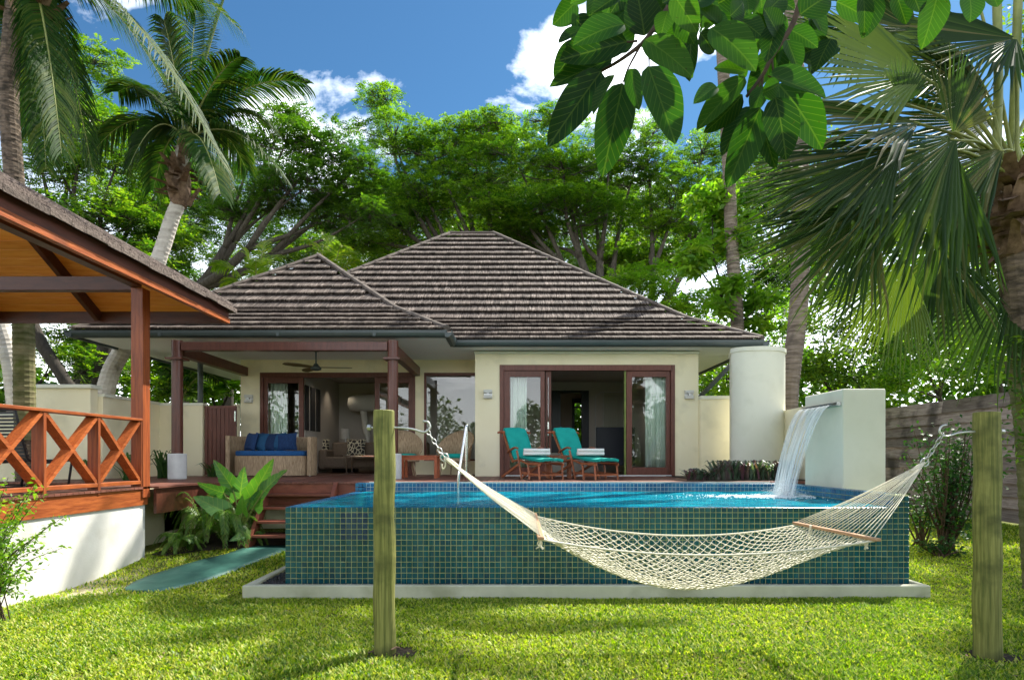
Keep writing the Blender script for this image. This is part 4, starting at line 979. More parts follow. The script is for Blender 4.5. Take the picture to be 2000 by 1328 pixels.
# ceiling fan
fx, fy = -4.02, 12.6; fz = EYE + (893 - 718) * fy / F
fan = thing('ceiling_fan', 'dark ceiling fan with three olive blades hanging under the porch', 'ceiling fan', (fx, fy, CEIL))
m = MB(); m.lathe((fx, fy, CEIL - .1), [(.055, 0), (.075, .02), (.075, .1)], 20); m.tube([(fx, fy, CEIL - .1), (fx, fy, fz + .08)], .017, 10); m.build('rod', M['gutter'], fan)
m = MB(); m.lathe((fx, fy, fz - .06), [(.05, 0), (.105, .02), (.11, .06), (.06, .1), (.035, .14)], 20); m.build('motor', M['gutter'], fan)
for a in (8, 128, 230):
    d = Vector((math.cos(R(a)), math.sin(R(a)), 0)); q = Vector((-d.y, d.x, .22)).normalized(); c = Vector((fx, fy, fz))
    V = []
    for t_, w_ in ((.09, .04), (.2, .06), (.45, .085), (.65, .07), (.72, .035)):
        V += [c + d * t_ - q * w_, c + d * t_ + q * w_, c + d * t_ + q * w_ + Vector((0, 0, .012)), c + d * t_ - q * w_ + Vector((0, 0, .012))]
    Fb = [(i * 4 + k, i * 4 + (k + 1) % 4, i * 4 + 4 + (k + 1) % 4, i * 4 + 4 + k) for i in range(4) for k in range(4)] + [(0, 1, 2, 3), (16, 17, 18, 19)]
    mm = MB(); mm.add(V, Fb); mm.build('blade', M['brass'], fan)

# ------------------------------------------------------------------ pavilion at the left
PX, PYB, PYF = -5.05, 8.45, 3.4       # right face, back, front
pav = thing('pavilion', 'open timber pavilion with boarded roof on a white plinth', 'pavilion', (-7.3, 6.2, 0))
part('plinth', M['white'], pav, (-9.6, PX, PYF, PYB, -.1, .85))
part('fascia_beam', M['oilwood'], pav, (PX - .06, PX + .022, PYF, PYB + .03, .852, DZ - .03)); 
y = PYF; 
while y < PYB:
    part('deck_board', M['deck'], pav, (-9.6, PX + .045, y, y + .088, DZ - .028, DZ + random.uniform(-.002, .002))); y += .095
part('corner_post', M['oilwood_v'], pav, (PX - .12, PX + .045, PYB - .12, PYB + .05, .95, EYE + 2.30), b=.006)
part('corner_post', M['oilwood_v'], pav, (-9.5, -9.32, PYB - .12, PYB + .05, DZ, EYE + 2.30), b=.006)
part('corner_post', M['oilwood_v'], pav, (PX - .12, PX + .045, PYF, PYF + .17, .95, EYE + 2.30), b=.006)
EVX, EVY, EVZ = -4.38, 9.50, EYE + 2.10; PIT = .58
part('tie_beam', M['darkbeam'], pav, (-9.6, PX - .121, PYB - .10, PYB + .02, EYE + 2.27, EYE + 2.46), b=.005)
part('wall_plate', M['darkbeam'], pav, (PX - .10, PX + .03, PYF, PYB - .121, EYE + 2.301, EYE + 2.46))
# ceiling boards of the slope behind (run along X), rising towards the camera
nb = 22; bwid = .13
yv = EVY - .03; 
for k in range(nb):
    ya = EVY - .05 - k * bwid; yb = ya - bwid + .006
    za = EVZ + .11 + (EVY - ya) * PIT; zb = EVZ + .11 + (EVY - yb) * PIT
    xr_a = EVX - (EVY - ya); xr_b = EVX - (EVY - yb)
    m = MB(); m.add([(-12, ya, za), (xr_a, ya, za), (xr_b, yb, zb), (-12, yb, zb), (-12, ya, za + .02), (xr_a, ya, za + .02), (xr_b, yb, zb + .02), (-12, yb, zb + .02)],
                    [(0, 1, 2, 3), (7, 6, 5, 4), (0, 4, 5, 1), (1, 5, 6, 2), (2, 6, 7, 3)]); m.build('ceiling_board', M['ceilwood'], pav)
# ceiling boards of the right slope (run along Y)
for k in range(nb):
    xa = EVX - .05 - k * bwid; xb = xa - bwid + .006
    za = EVZ + .11 + (EVX - xa) * PIT; zb = EVZ + .11 + (EVX - xb) * PIT
    ya = EVY - (EVX - xa); yb = EVY - (EVX - xb)
    m = MB(); m.add([(xa, 2.0, za), (xa, ya, za), (xb, yb, zb), (xb, 2.0, zb), (xa, 2.0, za + .02), (xa, ya, za + .02), (xb, yb, zb + .02), (xb, 2.0, zb + .02)],
                    [(3, 2, 1, 0), (4, 5, 6, 7), (1, 5, 4, 0), (2, 6, 5, 1), (3, 7, 6, 2)]); m.build('ceiling_board', M['ceilwood'], pav)
# hip rafter, common rafters
def rz(d): return EVZ + .03 + d * PIT
m = MB(); m.beam((EVX - .05, EVY - .05, rz(.05) + .0), (EVX - 3.4, EVY - 3.4, rz(3.4)), .07, .16); m.build('hip_rafter', M['darkbeam'], pav)
for xr in (-6.35, -7.9, -9.4):
    m = MB(); m.beam((xr, EVY - .06, rz(.03)), (xr, EVY - 3.0, rz(3.0)), .07, .15); m.build('rafter', M['darkbeam'], pav)
for yr in (6.6, 5.0, 3.4):
    m = MB(); m.beam((EVX - .06, yr, rz(.03)), (EVX - 3.0, yr, rz(3.0)), .07, .15); m.build('rafter', M['darkbeam'], pav)
# eave fascias
m = MB(); m.box(EVX - .03, EVX, 1.5, EVY, EVZ + .035, EVZ + .185); m.build('eave_fascia', M['fasciawood'], pav)
m = MB(); m.box(EVX - .05, EVX + .018, 1.5, EVY, EVZ - .035, EVZ + .034); m.build('fascia_trim', M['oilwood'], pav)
m = MB(); m.box(-12, EVX - .051, EVY - .04, EVY, EVZ - .035, EVZ + .20); m.build('eave_fascia', M['darkbeam'], pav)
# roof covering: courses of rough tiles along the eave
m = MB()
for k in range(16):
    d0 = k * .30 - .07; z0 = EVZ + .205 + d0 * PIT
    yy = 1.5; xo = EVX - d0; ye = EVY - d0
    while yy < ye:
        w_ = random.uniform(.2, .34); w_ = min(w_, ye - yy + .001)
        j = random.uniform(-.008, .01)
        m.add([(xo + .03, yy, z0 - .02 + j), (xo + .03, yy + w_ - .006, z0 - .02 + j), (xo - .32, yy + w_ - .006, z0 + .35 * PIT - .05), (xo - .32, yy, z0 + .35 * PIT - .05),
               (xo + .03, yy, z0 + .045 + j), (xo + .03, yy + w_ - .006, z0 + .045 + j), (xo - .32, yy + w_ - .006, z0 + .35 * PIT - .005), (xo - .32, yy, z0 + .35 * PIT - .005)],
              [(3, 2, 1, 0), (4, 5, 6, 7), (0, 1, 5, 4), (1, 2, 6, 5), (2, 3, 7, 6), (3, 0, 4, 7)])
        if k == 0 and len(m.f) <= 300 * 6: pass
        yy += w_
tag(m.build('roof_tiles', M['verge'], pav), kind='stuff')
m = MB()
for k in range(16):
    d0 = k * .30 - .07; z0 = EVZ + .205 + d0 * PIT; m.add([(-12, EVY - d0 + .03, z0 - .02), (EVX - d0, EVY - d0 + .03, z0 - .02), (EVX - d0 - .3, EVY - d0 - .3, z0 + .16), (-12, EVY - d0 - .3, z0 + .16), (-12, EVY - d0 + .03, z0 + .03), (EVX - d0, EVY - d0 + .03, z0 + .03), (EVX - d0 - .3, EVY - d0 - .3, z0 + .2), (-12, EVY - d0 - .3, z0 + .2)], [(3, 2, 1, 0), (4, 5, 6, 7), (0, 1, 5, 4), (1, 2, 6, 5), (3, 0, 4, 7)])
m.build('back_roof_course', M['verge'], pav)
m = MB(); m.tube([(EVX + .02, EVY + .02, EVZ + .225), (EVX - 4.6, EVY - 4.6, EVZ + .225 + 4.6 * PIT)], .07, 8); m.build('hip_cap', M['verge'], pav)
# railing with crossed braces
RT = EYE + .525; RB = EYE - .335
yb_ = [8.33, 7.47, 6.60, 5.73, 4.86, 3.99]
part('top_rail', M['oilwood'], pav, (PX - .10, PX + .045, PYF, PYB - .121, RT - .035, RT), b=.004)
part('bottom_rail', M['oilwood'], pav, (PX - .09, PX + .03, PYF, PYB - .121, RB - .025, RB + .022), b=.003)
for k, yy in enumerate(yb_):
    part('upright', M['oilwood_v'], pav, (PX - .10, PX + .035, yy - .022, yy + .022, DZ + .002 - (.06 if k else 0), RT - .036), b=.003)
for a, b in zip(yb_[:-1], yb_[1:]):
    for za, zb in ((RB + .03, RT - .045), (RT - .045, RB + .03)):
        m = MB(); e = .004 if za < zb else 0
        m.beam((PX - .035, a - .03, za), (PX - .035, b + .03, zb), .125 - 2 * e, .044, up=(0, 0, 1)); m.build('brace', M['oilwood'], pav)

# black strap chairs inside the pavilion
def strap_chair(label):
    t = thing('strap_chair', label, 'chair', (0, 0, 0), 'black strap chairs in the pavilion')
    m = MB()
    for sx in (-.34, .34):
        m.tube(smoothpts([(sx, .42, .95), (sx, .30, .5), (sx, .22, .36), (sx, -.1, .34), (sx, -.40, .38)], 4), .014, 8)
        m.tube(smoothpts([(sx, .40, .03), (sx, .1, .02), (sx, -.4, .02)], 3), .014, 8); m.tube([(sx, .12, .34), (sx, .3, .02)], .014, 8); m.tube([(sx, -.36, .37), (sx, -.30, .02)], .014, 8)
    m.tube([(-.34, .42, .95), (.34, .42, .95)], .014, 8); m.build('frame', M['black'], t, smooth=True)
    for k in range(13):
        f = k / 12; z = .42 + f * .5; y = .26 + f * .15
        part('strap', M['black'], t, (-.345, .345, y - .012, y + .008, z - .014, z + .013))
    part('seat', M['black'], t, (-.34, .34, -.38, .22, .345, .375), b=.01)
    return t
c1 = strap_chair('black strap chair behind the railing nearest the corner post'); c1.location = (-6.05, 7.6, DZ); c1.rotation_euler = (0, 0, R(172))
c2 = copy_tree(c1); c2.location = (-6.9, 7.35, DZ); c2.rotation_euler = (0, 0, R(150)); c2['label'] = 'black strap chair with navy cushion at the left photo edge'

# ------------------------------------------------------------------ hammock and posts
def post(px, base_py, top_py, w, label):
    X, Y = ground_hit(px, base_py); s = F / Y; H = (base_py - top_py) / s; r_ = w / s / 2
    t = thing('hammock_post', label, 'post', (X, Y, 0), 'round timber hammock posts')
    m = MB(); m.tube([(X + .006 * math.sin(k * 1.3), Y, -.1 + (H + .1) * k / 14) for k in range(15)], [r_ * (1.03 - .003 * k + .012 * math.sin(k * 2.1)) for k in range(15)], 28)
    o = m.build('pole', M['pole'], t, smooth=False); b = o.modifiers.new('b', 'BEVEL'); b.width = .006; b.limit_method = 'ANGLE'; b.angle_limit = R(50)
    return t, X, Y, H
p1, X1, Y1, H1 = post(751, 1275, 801, 41, 'greenish timber post left of centre holding the hammock')
p2, X2, Y2, H2 = post(1928, 1283, 805, 46, 'greenish timber post at the right holding the hammock')
def hook(parent, P, dirx, r0):
    m = MB(); m.tube(smoothpts([P - Vector((dirx * .22, 0, -.0)), P, P + Vector((dirx * .12, 0, -.01)), P + Vector((dirx * .22, 0, -.035)), P + Vector((dirx * .265, 0, .0)), P + Vector((dirx * .25, 0, .04)), P + Vector((dirx * .21, 0, .05))], 5), .0085, 8)
    m.build('hook', M['galv'], parent, smooth=True)
    m = MB(); m.tube([P - Vector((dirx * .215, 0, 0)), P - Vector((dirx * .19, 0, 0))], .022, 8); m.build('nut', M['galv'], parent)
HK1 = at(790, 835, Y1); HK2 = at(1892, 843, Y2)
hook(p1, Vector((X1 + .085, Y1, HK1.z)), 1, .08); hook(p2, Vector((X2 - .092, Y2, HK2.z)), -1, .08)

ham = thing('hammock', 'white rope hammock slung between two timber posts', 'hammock', (1.3, 4.66, .5))
YH = 4.66
e1 = Vector((X1 + .085 + .24, Y1, HK1.z - .02)); e2 = Vector((X2 - .092 - .24, Y2, HK2.z - .02))
k1 = at(868, 893, YH + .02); k2 = at(1806, 903, YH)
def chain(a, b, nm):
    n = max(3, int((b - a).length / .036)); m = MB(); d = (b - a) / n
    for k in range(n):
        c = a + d * (k + .5); t = d.normalized(); s_ = Vector((0, 1, 0)) if k % 2 else t.cross(Vector((0, 1, 0))).normalized()
        pts = [c + t * math.cos(q) * .027 + s_ * math.sin(q) * .014 for q in [i * 6.283 / 10 for i in range(11)]]
        m.tube(pts, .0042, 6, cap=False)
    m.build(nm, M['galv'], ham, smooth=True)
chain(e1, k1, 'chain'); chain(k2, e2, 'chain')
for k, kk in enumerate((k1, k2)):
    m = MB(); m.tube([kk + Vector((math.cos(q) * .03, .0, math.sin(q) * .03)) for q in [i * 6.283 / 14 for i in range(15)]], .006, 6, cap=False); m.build('ring', M['galv'], ham, smooth=True)
BXa, BXb = .19, 2.42; YN, YFa = 4.10, 5.22; ZLn, ZLf, ZRn, ZRf = .965, 1.015, .955, .94
def bar(x, zn, zf):
    m = MB(); m.beam((x, YN - .04, zn), (x, YFa + .04, zf), .045, .022, up=(0, 0, 1)); o = m.build('spreader_bar', M['barwood'], ham, bevel=.006); return o
bar(BXa, ZLn, ZLf); bar(BXb, ZRn, ZRf)
nr = 22
for kk, bxp, zn, zf in ((k1, BXa, ZLn, ZLf), (k2, BXb, ZRn, ZRf)):
    m = MB()
    for k in range(nr):
        f = k / (nr - 1); y = YN + (YFa - YN) * f
        p = Vector((bxp, y, zn + (zf - zn) * f + .012)); mid = (p + kk) / 2 + Vector((0, 0, -.02 + random.uniform(-.006, .006)))
        m.tube(smoothpts([kk, mid, p], 4), .0036, 5, r=random.random())
    m.build('fan_cords', M['rope'], ham, smooth=True)
for kk, d in ((k1, Vector((BXa, YH, 1.0)) - k1), (k2, Vector((BXb, YH, .95)) - k2)):
    m = MB(); d.normalize(); m.tube([kk, kk + d * .06, kk + d * .13], [.012, .02, .017], 8); m.build('binding', M['rope'], ham, smooth=True)
m = MB()
m.tube(smoothpts([k1 + Vector((0, 0, -.01)), k1 + Vector((.01, 0, -.06)), k1 + Vector((-.012, 0, -.09)), k1 + Vector((-.02, 0, -.05))], 4), .006, 6)
m.build('rope_loop', M['rope'], ham, smooth=True)
def netp(u, v):     # u 0..1 along, v -1..1 across
    x = BXa + (BXb - BXa) * u; e = math.sin(math.pi * u) ** .85 if 0 < u < 1 else 0
    half = (YFa - YN) / 2 * (1 - .17 * e); y = (YN + YFa) / 2 + v * half
    zb = (ZLn + (ZLf - ZLn) * (v + 1) / 2) * (1 - u) + (ZRn + (ZRf - ZRn) * (v + 1) / 2) * u
    sag = .115 * 4 * u * (1 - u) + .33 * (1 - v * v) ** .9 * e
    return Vector((x, y, zb - sag - .012))
NC, NR_ = 58, 23
m = MB()
for i in range(NC):
    for j in range(NR_ + 1):
        v0 = -1 + 2 * (j + (i % 2) * .5) / NR_
        for sgn in (-.5, .5):
            va, vb = v0, v0 + sgn * 2 / NR_
            if not (-1.001 <= va <= 1.001 and -1.001 <= vb <= 1.001): continue
            jit = lambda: Vector((random.uniform(-.004, .004), random.uniform(-.004, .004), random.uniform(-.008, .008)))
            a, b = netp(i / NC, va), netp((i + 1) / NC, vb)
            m.tube([a, (a + b) / 2 + jit(), b], [.0042, .0030, .0042], 4, cap=False)
m.build('rope_net', M['rope'], ham, smooth=True)
for vv in (-1, 1):
    m = MB(); m.tube([netp(i / 40, vv) for i in range(41)], .0072, 6); m.build('edge_rope', M['rope'], ham, smooth=True)
m = MB()
for px_, py_, dr in ((BXa, YN, .07), (BXb, YN + .12, .06), (BXb, YN + .06, .08), (BXb - .02, YFa - .3, .1)):
    for q in range(4): m.tube(smoothpts([(px_, py_ + q * .012, ZRn), (px_ + random.uniform(-.03, .02), py_ + q * .02, ZRn - dr * .6), (px_ + random.uniform(-.03, .03), py_ + q * .02, ZRn - dr)], 3), .005, 5)
tag(m.build('loose_ends', M['rope'], ham, smooth=True), kind='stuff')

# ------------------------------------------------------------------ furniture
def pillow(name, w, h, t, mat, parent=None):
    n = 10; V = []; 
    for s_ in (1, -1):
        for j in range(n + 1):
            for i in range(n + 1):
                u, v = i / n * 2 - 1, j / n * 2 - 1
                bul = ((1 - u ** 4) * (1 - v ** 4)) ** .6; pin = 1 - .09 * (1 - abs(u) ** 2) * abs(v) ** 3; pin2 = 1 - .09 * (1 - abs(v) ** 2) * abs(u) ** 3
                V.append((u * w / 2 * pin2, s_ * t / 2 * bul, v * h / 2 * pin))
    Fp = []; N1 = (n + 1) ** 2
    for s_ in (0, 1):
        for j in range(n):
            for i in range(n):
                q = [s_ * N1 + j * (n + 1) + i, s_ * N1 + j * (n + 1) + i + 1, s_ * N1 + (j + 1) * (n + 1) + i + 1, s_ * N1 + (j + 1) * (n + 1) + i]
                Fp.append(q[::-1] if s_ == 0 else q)
    return nmesh(name, V, Fp, mat, parent, smooth=True)

# wicker daybed
bx0, bx1, by = (430 - CX) / 92.5, (602 - CX) / 92.5, 13.0
db = thing('wicker_daybed', 'curved wicker daybed with blue mattress on the porch', 'daybed', ((bx0 + bx1) / 2, by, DZ))
cx_ = (bx0 + bx1) / 2 + .12; rx_, ry_ = .82, .62
def arcpoly(rx, ry, a0, a1, n, cx, cy): return [(cx + rx * math.cos(R(a0 + (a1 - a0) * k / n)), cy + ry * math.sin(R(a0 + (a1 - a0) * k / n))) for k in range(n + 1)]
m = MB(); m.prism([(cx_ + .80, by + .45), (cx_ - .74, by + .45)] + arcpoly(.77, .42, 185, 355, 16, cx_, by + .08), DZ + .02, DZ + .43); m.build('base', M['wicker'], db)
m = MB(); m.prism([(cx_ + .78, by + .45), (cx_ - .74, by + .45)] + arcpoly(.755, .41, 185, 355, 16, cx_, by + .08), DZ + .431, DZ + .54); m.build('mattress', M['blue'], db, bevel=.03)
outer = arcpoly(.95, .62, 200, -20, 20, cx_ - .02, by + .12); inner_ = arcpoly(.86, .53, 200, -20, 20, cx_ - .02, by + .12)
for a, b in ((0, 20),):
    m = MB(); n = len(outer)
    hs = [DZ + .86 if k < n * .45 else DZ + .86 - .06 * (k / n - .45) for k in range(n)]
    vs = [(x, y, DZ + .02) for x, y in outer] + [(x, y, h) for (x, y), h in zip(outer, hs)] + [(x, y, DZ + .02) for x, y in inner_] + [(x, y, h) for (x, y), h in zip(inner_, hs)]
    fs = []
    for k in range(n - 1): fs += [(k, k + 1, n + k + 1, n + k), (2 * n + k + 1, 2 * n + k, 3 * n + k, 3 * n + k + 1), (n + k, n + k + 1, 3 * n + k + 1, 3 * n + k)]
    fs += [(0, n, 3 * n, 2 * n), (n - 1, 3 * n - 1, 4 * n - 1, 2 * n - 1)]
    m.add(vs, fs); m.build('backrest', M['wicker'], db, bevel=.02)
part('leg', M['chrome'], db, (cx_ + .83, cx_ + .86, by - .02, by + .01, DZ, DZ + .05)); part('leg', M['chrome'], db, (cx_ - .86, cx_ - .83, by - .02, by + .01, DZ, DZ + .05))
cl = [('navy', 491, 'darkest navy cushion at the left end of the daybed row'), ('midblue', 508, 'lighter blue cushion second from the left on the daybed'), ('navy', 523, 'navy cushion in the middle of the daybed row'), ('midblue', 540, 'lighter blue cushion fourth along the daybed row'), ('navy', 560, 'square navy cushion at the right end of the daybed row')]
for k, (mt, px, lb) in enumerate(cl):
    o = pillow('throw_cushion', .40 if k < 4 else .44, .40, .15, M[mt]); o.location = ((px - CX) / 91.5, by + .12 + .015 * (k % 2), DZ + .73); o.rotation_euler = (R(-14), R(random.uniform(-8, 8)), R(-38 + 12 * k if k < 4 else 4))
    tag(o, lb, 'cushion', 'blue cushions on the daybed')

# patterned cushions + sofa + steel table inside the left room
sf = thing('inside_sofa', 'low brown sofa inside the dim left room', 'sofa', (-4.0, 15.8, DZ))
part('seat', M['sofa'], sf, (-4.75, -2.2, 15.5, 16.4, DZ + .12, DZ + .42), b=.04); part('backrest', M['sofa'], sf, (-4.75, -2.2, 16.2, 16.45, DZ + .42, DZ + .80), b=.04)
part('arm', M['sofa'], sf, (-4.88, -4.7, 15.5, 16.4, DZ + .1, DZ + .6), b=.04)
for k, (px, lb) in enumerate(((617, 'leaf printed cushion beside the daybed arm in the dim room'), (689, 'leaf printed cushion in the middle of the inside sofa'))):
    o = pillow('printed_cushion', .5, .46, .16, M['print']); o.location = ((px - CX) / 76.5, 16.02, DZ + .66); o.rotation_euler = (R(-12), 0, R(20 - 20 * k)); tag(o, lb, 'cushion', 'leaf printed cushions on the inside sofa')
stt = thing('steel_table', 'low table with steel legs just inside the open left doors', 'table', (-3.9, 14.0, DZ))
tx0, tx1 = lx(660) , lx(729); ty = 14.75
part('table_top', M['darkpanel'], stt, (tx0, tx1, ty, ty + .6, DZ + .42, DZ + .445), b=.003)
part('rim', M['steel'], stt, (tx0 - .003, tx1 + .003, ty - .006, ty - .001, DZ + .418, DZ + .448))
for xx in (tx0 + .05, tx1 - .08):
    for yy in (ty + .03, ty + .54): part('leg', M['steel'], stt, (xx, xx + .03, yy, yy + .03, DZ, DZ + .42))
# recessed downlights washing the inside side wall, the one over the inner doorway, and a fill light added for the right room
for k, (lx_, ly_, lz_, e_) in enumerate(((-4.62, 15.2, 3.55, 14), (-4.62, 16.4, 3.55, 10), (2.0, 18.2, 3.5, 12), (.8, 15.8, 3.5, 8))):
    t = thing('recessed_downlight', ('recessed downlight nearest the door over the dim left room', 'recessed downlight deeper in the dim left room', 'small downlight beyond the dark inner doorway', 'added fill light in the right room ceiling')[k], 'ceiling light', (lx_, ly_, lz_ + .06))
    m = MB(); m.lathe((lx_, ly_, lz_ + .04), [(.05, 0), (.05, .02)], 16); m.build('rim', M['chrome'], t)
    ld = bpy.data.lights.new('bulb', 'SPOT'); ld.energy = e_ * 0.45; ld.color = (1, .84, .64); ld.spot_size = R(95); ld.spot_blend = .8; ld.shadow_soft_size = .04
    lo = bpy.data.objects.new('bulb', ld); COL.objects.link(lo); lo.parent = t; lo.location = (0, 0, -.04)
# pictures
for k, (a, b) in enumerate(((595, 602), (606, 614), (617, 624))):
    Ya = 4.925 * F / (CX - a); Yb = 4.925 * F / (CX - b) ; lb = ('nearest', 'middle', 'furthest')[k]
    o = part('picture', M['black'], None, (-4.925, -4.90, Ya, Yb, EYE + .65, EYE + 1.72)); tag(o, '%s of three tall black panels on the dim room side wall' % lb, 'picture', 'tall dark wall panels')
# bunched net canopy and lamp
cn_ = thing('mosquito_net', 'bundled pale mosquito net hanging over the bed in the dim room', 'mosquito net', (-3.4, 16.9, 3))
m = MB(); nx0, nx1 = (679 - CX) / 71.5, (760 - CX) / 71.5
m.tube([(nx0, 16.8, EYE + 1.45), (nx0 + .06, 16.8, EYE + 1.45), (nx0 + .25, 16.8, EYE + 1.48), (nx1, 16.8, EYE + 1.5), (nx1 + .3, 16.8, EYE + 1.48)], [.05, .19, .235, .24, .2], 18); m.build('bundle', M['net'], cn_, smooth=True)
m = MB(); xa = (709 - CX) / 71.5; m.tube(smoothpts([(xa, 16.8, EYE + 1.3), (xa + .06, 16.8, EYE + .9), (xa + .12, 16.8, EYE + .55), (xa + .13, 16.8, EYE + .3)], 4), [.09] * 4 + [.10] * 4 + [.06] * 2 + [.05] * 3, 10); m.build('tied_drape', M['net'], cn_, smooth=True)
lp = thing('table_lamp', 'table lamp with pale drum shade in the dim left room', 'lamp', ((672 - CX) / 73, 16.7, DZ))
lpx = (673 - CX) / 72; m = MB(); m.lathe((lpx, 16.75, EYE + .50), [(.13, 0), (.12, .28)], 18); m.build('shade', M['lampshade'], lp, smooth=False)
m = MB(); m.lathe((lpx, 16.75, EYE + .22), [(.07, 0), (.02, .03), (.015, .3)], 12); m.build('stand', M['chrome'], lp)
o = part('side_cabinet', M['darkpanel'], None, (lpx - .3, lpx + .3, 16.55, 17.0, DZ, EYE + .215)); tag(o, 'dark cabinet under the table lamp behind the inside sofa', 'cabinet')
# right room furniture
o = part('headboard_panel', M['darkpanel'], None, ((1165 - CX) / 79, (1240 - CX) / 79, 15.2, 15.3, DZ + .2, EYE + (893 - 834) / 79), b=.005); tag(o, 'large dark blue panel inside the open right room', 'panel')
ss = thing('shower_screen', 'thin framed clear shower screen in the right room', 'shower screen', (2.6, 16.2, DZ))
sxa, sxb = (1163 - CX) / 74, (1225 - CX) / 74
m = MB(); m.tube([(sxa, 16.2, DZ), (sxa, 16.2, EYE + 1.60), (sxa + .15, 16.2, EYE + 1.72), (sxb, 16.2, EYE + 1.72)], .012, 8); m.tube([(sxa + .2, 16.2, DZ), (sxa + .2, 16.2, EYE + 1.72)], .01, 8); m.build('rail', M['chrome'], ss)
part('pane', M['clear'], ss, (sxa + .21, sxb, 16.19, 16.2, DZ, EYE + 1.7))
o = part('white_bench', M['white'], None, (dxa - .1, dxb + .1, 16.5, 17.0, DZ, DZ + .52), b=.01); tag(o, 'low white bench below the dark inner doorway', 'bench')

# wicker armchairs
def tub_chair(label):
    t = thing('wicker_armchair', label, 'armchair', (0, 0, 0), 'round backed wicker armchairs on the porch')
    n = 18; V = []
    for k in range(n + 1):
        a = R(-25 + 230 * k / n); f = math.sin(R(180 * k / n)); h = .52 + .46 * f ** 1.2; rr = .33 + .04 * f
        for z, q in ((.34, .92), (.34 + (h - .34) * .5, 1.0), (h, 1.1)): V.append((rr * q * math.cos(a) * 1.05, rr * q * math.sin(a), z))
    Fc = [(k * 3 + j, (k + 1) * 3 + j, (k + 1) * 3 + j + 1, k * 3 + j + 1) for k in range(n) for j in range(2)]
    o = nmesh('backrest', V, Fc, M['wicker'], t, smooth=True); s_ = o.modifiers.new('s', 'SOLIDIFY'); s_.thickness = .025
    m = MB(); m.tube([(V[k * 3 + 2]) for k in range(n + 1)], .022, 8); m.build('rim', M['wicker'], t, smooth=True)
    m = MB(); m.lathe((0, 0, .30), [(.31, 0), (.34, .02), (.34, .08)], 20); m.build('seat', M['wicker'], t)
    m = MB(); m.lathe((0, -.02, .381), [(.27, 0), (.29, .03), (.28, .08), (.22, .10)], 20); m.build('cushion', M['teal'], t, smooth=True, label='dark green seat cushion')
    for a in (45, 135, 225, 315):
        m = MB(); c, s2 = math.cos(R(a)), math.sin(R(a)); m.tube([(c * .26, s2 * .26, .31), (c * .33, s2 * .33, 0)], .016, 8); m.build('leg', M['wicker'], t)
    return t
a1 = tub_chair('wicker armchair with green seat left of the small teak table'); a1.location = ((790 - CX) / 90, 13.25, DZ); a1.rotation_euler = (0, 0, R(15))
a2 = copy_tree(a1); a2.location = ((888 - CX) / 90, 13.3, DZ); a2.rotation_euler = (0, 0, R(-25)); a2['label'] = 'wicker armchair with green seat in front of the fixed window'
def small_table(x0, x1, y0, y1, h, label, mat):
    t = thing('teak_table', label, 'table', ((x0 + x1) / 2, y0, DZ), 'small teak tables on the deck')
    n = 6
    for k in range(n): part('slat', mat, t, (x0, x1, y0 + (y1 - y0) * k / n, y0 + (y1 - y0) * (k + 1) / n - .008, DZ + h - .022, DZ + h), b=.003)
    part('apron', mat, t, (x0 + .06, x1 - .06, y0 + .02, y0 + .04, DZ + h - .09, DZ + h - .023), (x0 + .06, x1 - .06, y1 - .04, y1 - .02, DZ + h - .09, DZ + h - .023))
    for xx in (x0 + .01, x1 - .065):
        for yy in (y0 + .01, y1 - .065): part('leg', mat, t, (xx, xx + .055, yy, yy + .055, DZ, DZ + h - .023))
    return t
M['redteak'] = surf('red_teak', (0.30, 0.065, 0.02), (0.42, 0.11, 0.04), scale=(5, 5, 5), nscale=4, rough=0.42, bump=0.1, piece=0.12)
small_table((787 - CX) / 100, (858 - CX) / 100, 11.7, 12.2, .44, 'small orange teak table between the wicker armchairs', M['redteak'])
small_table((1068 - CX) / 104, (1118 - CX) / 104, 11.6, 12.0, .44, 'brown teak table half hidden between the two loungers', M['teak'])

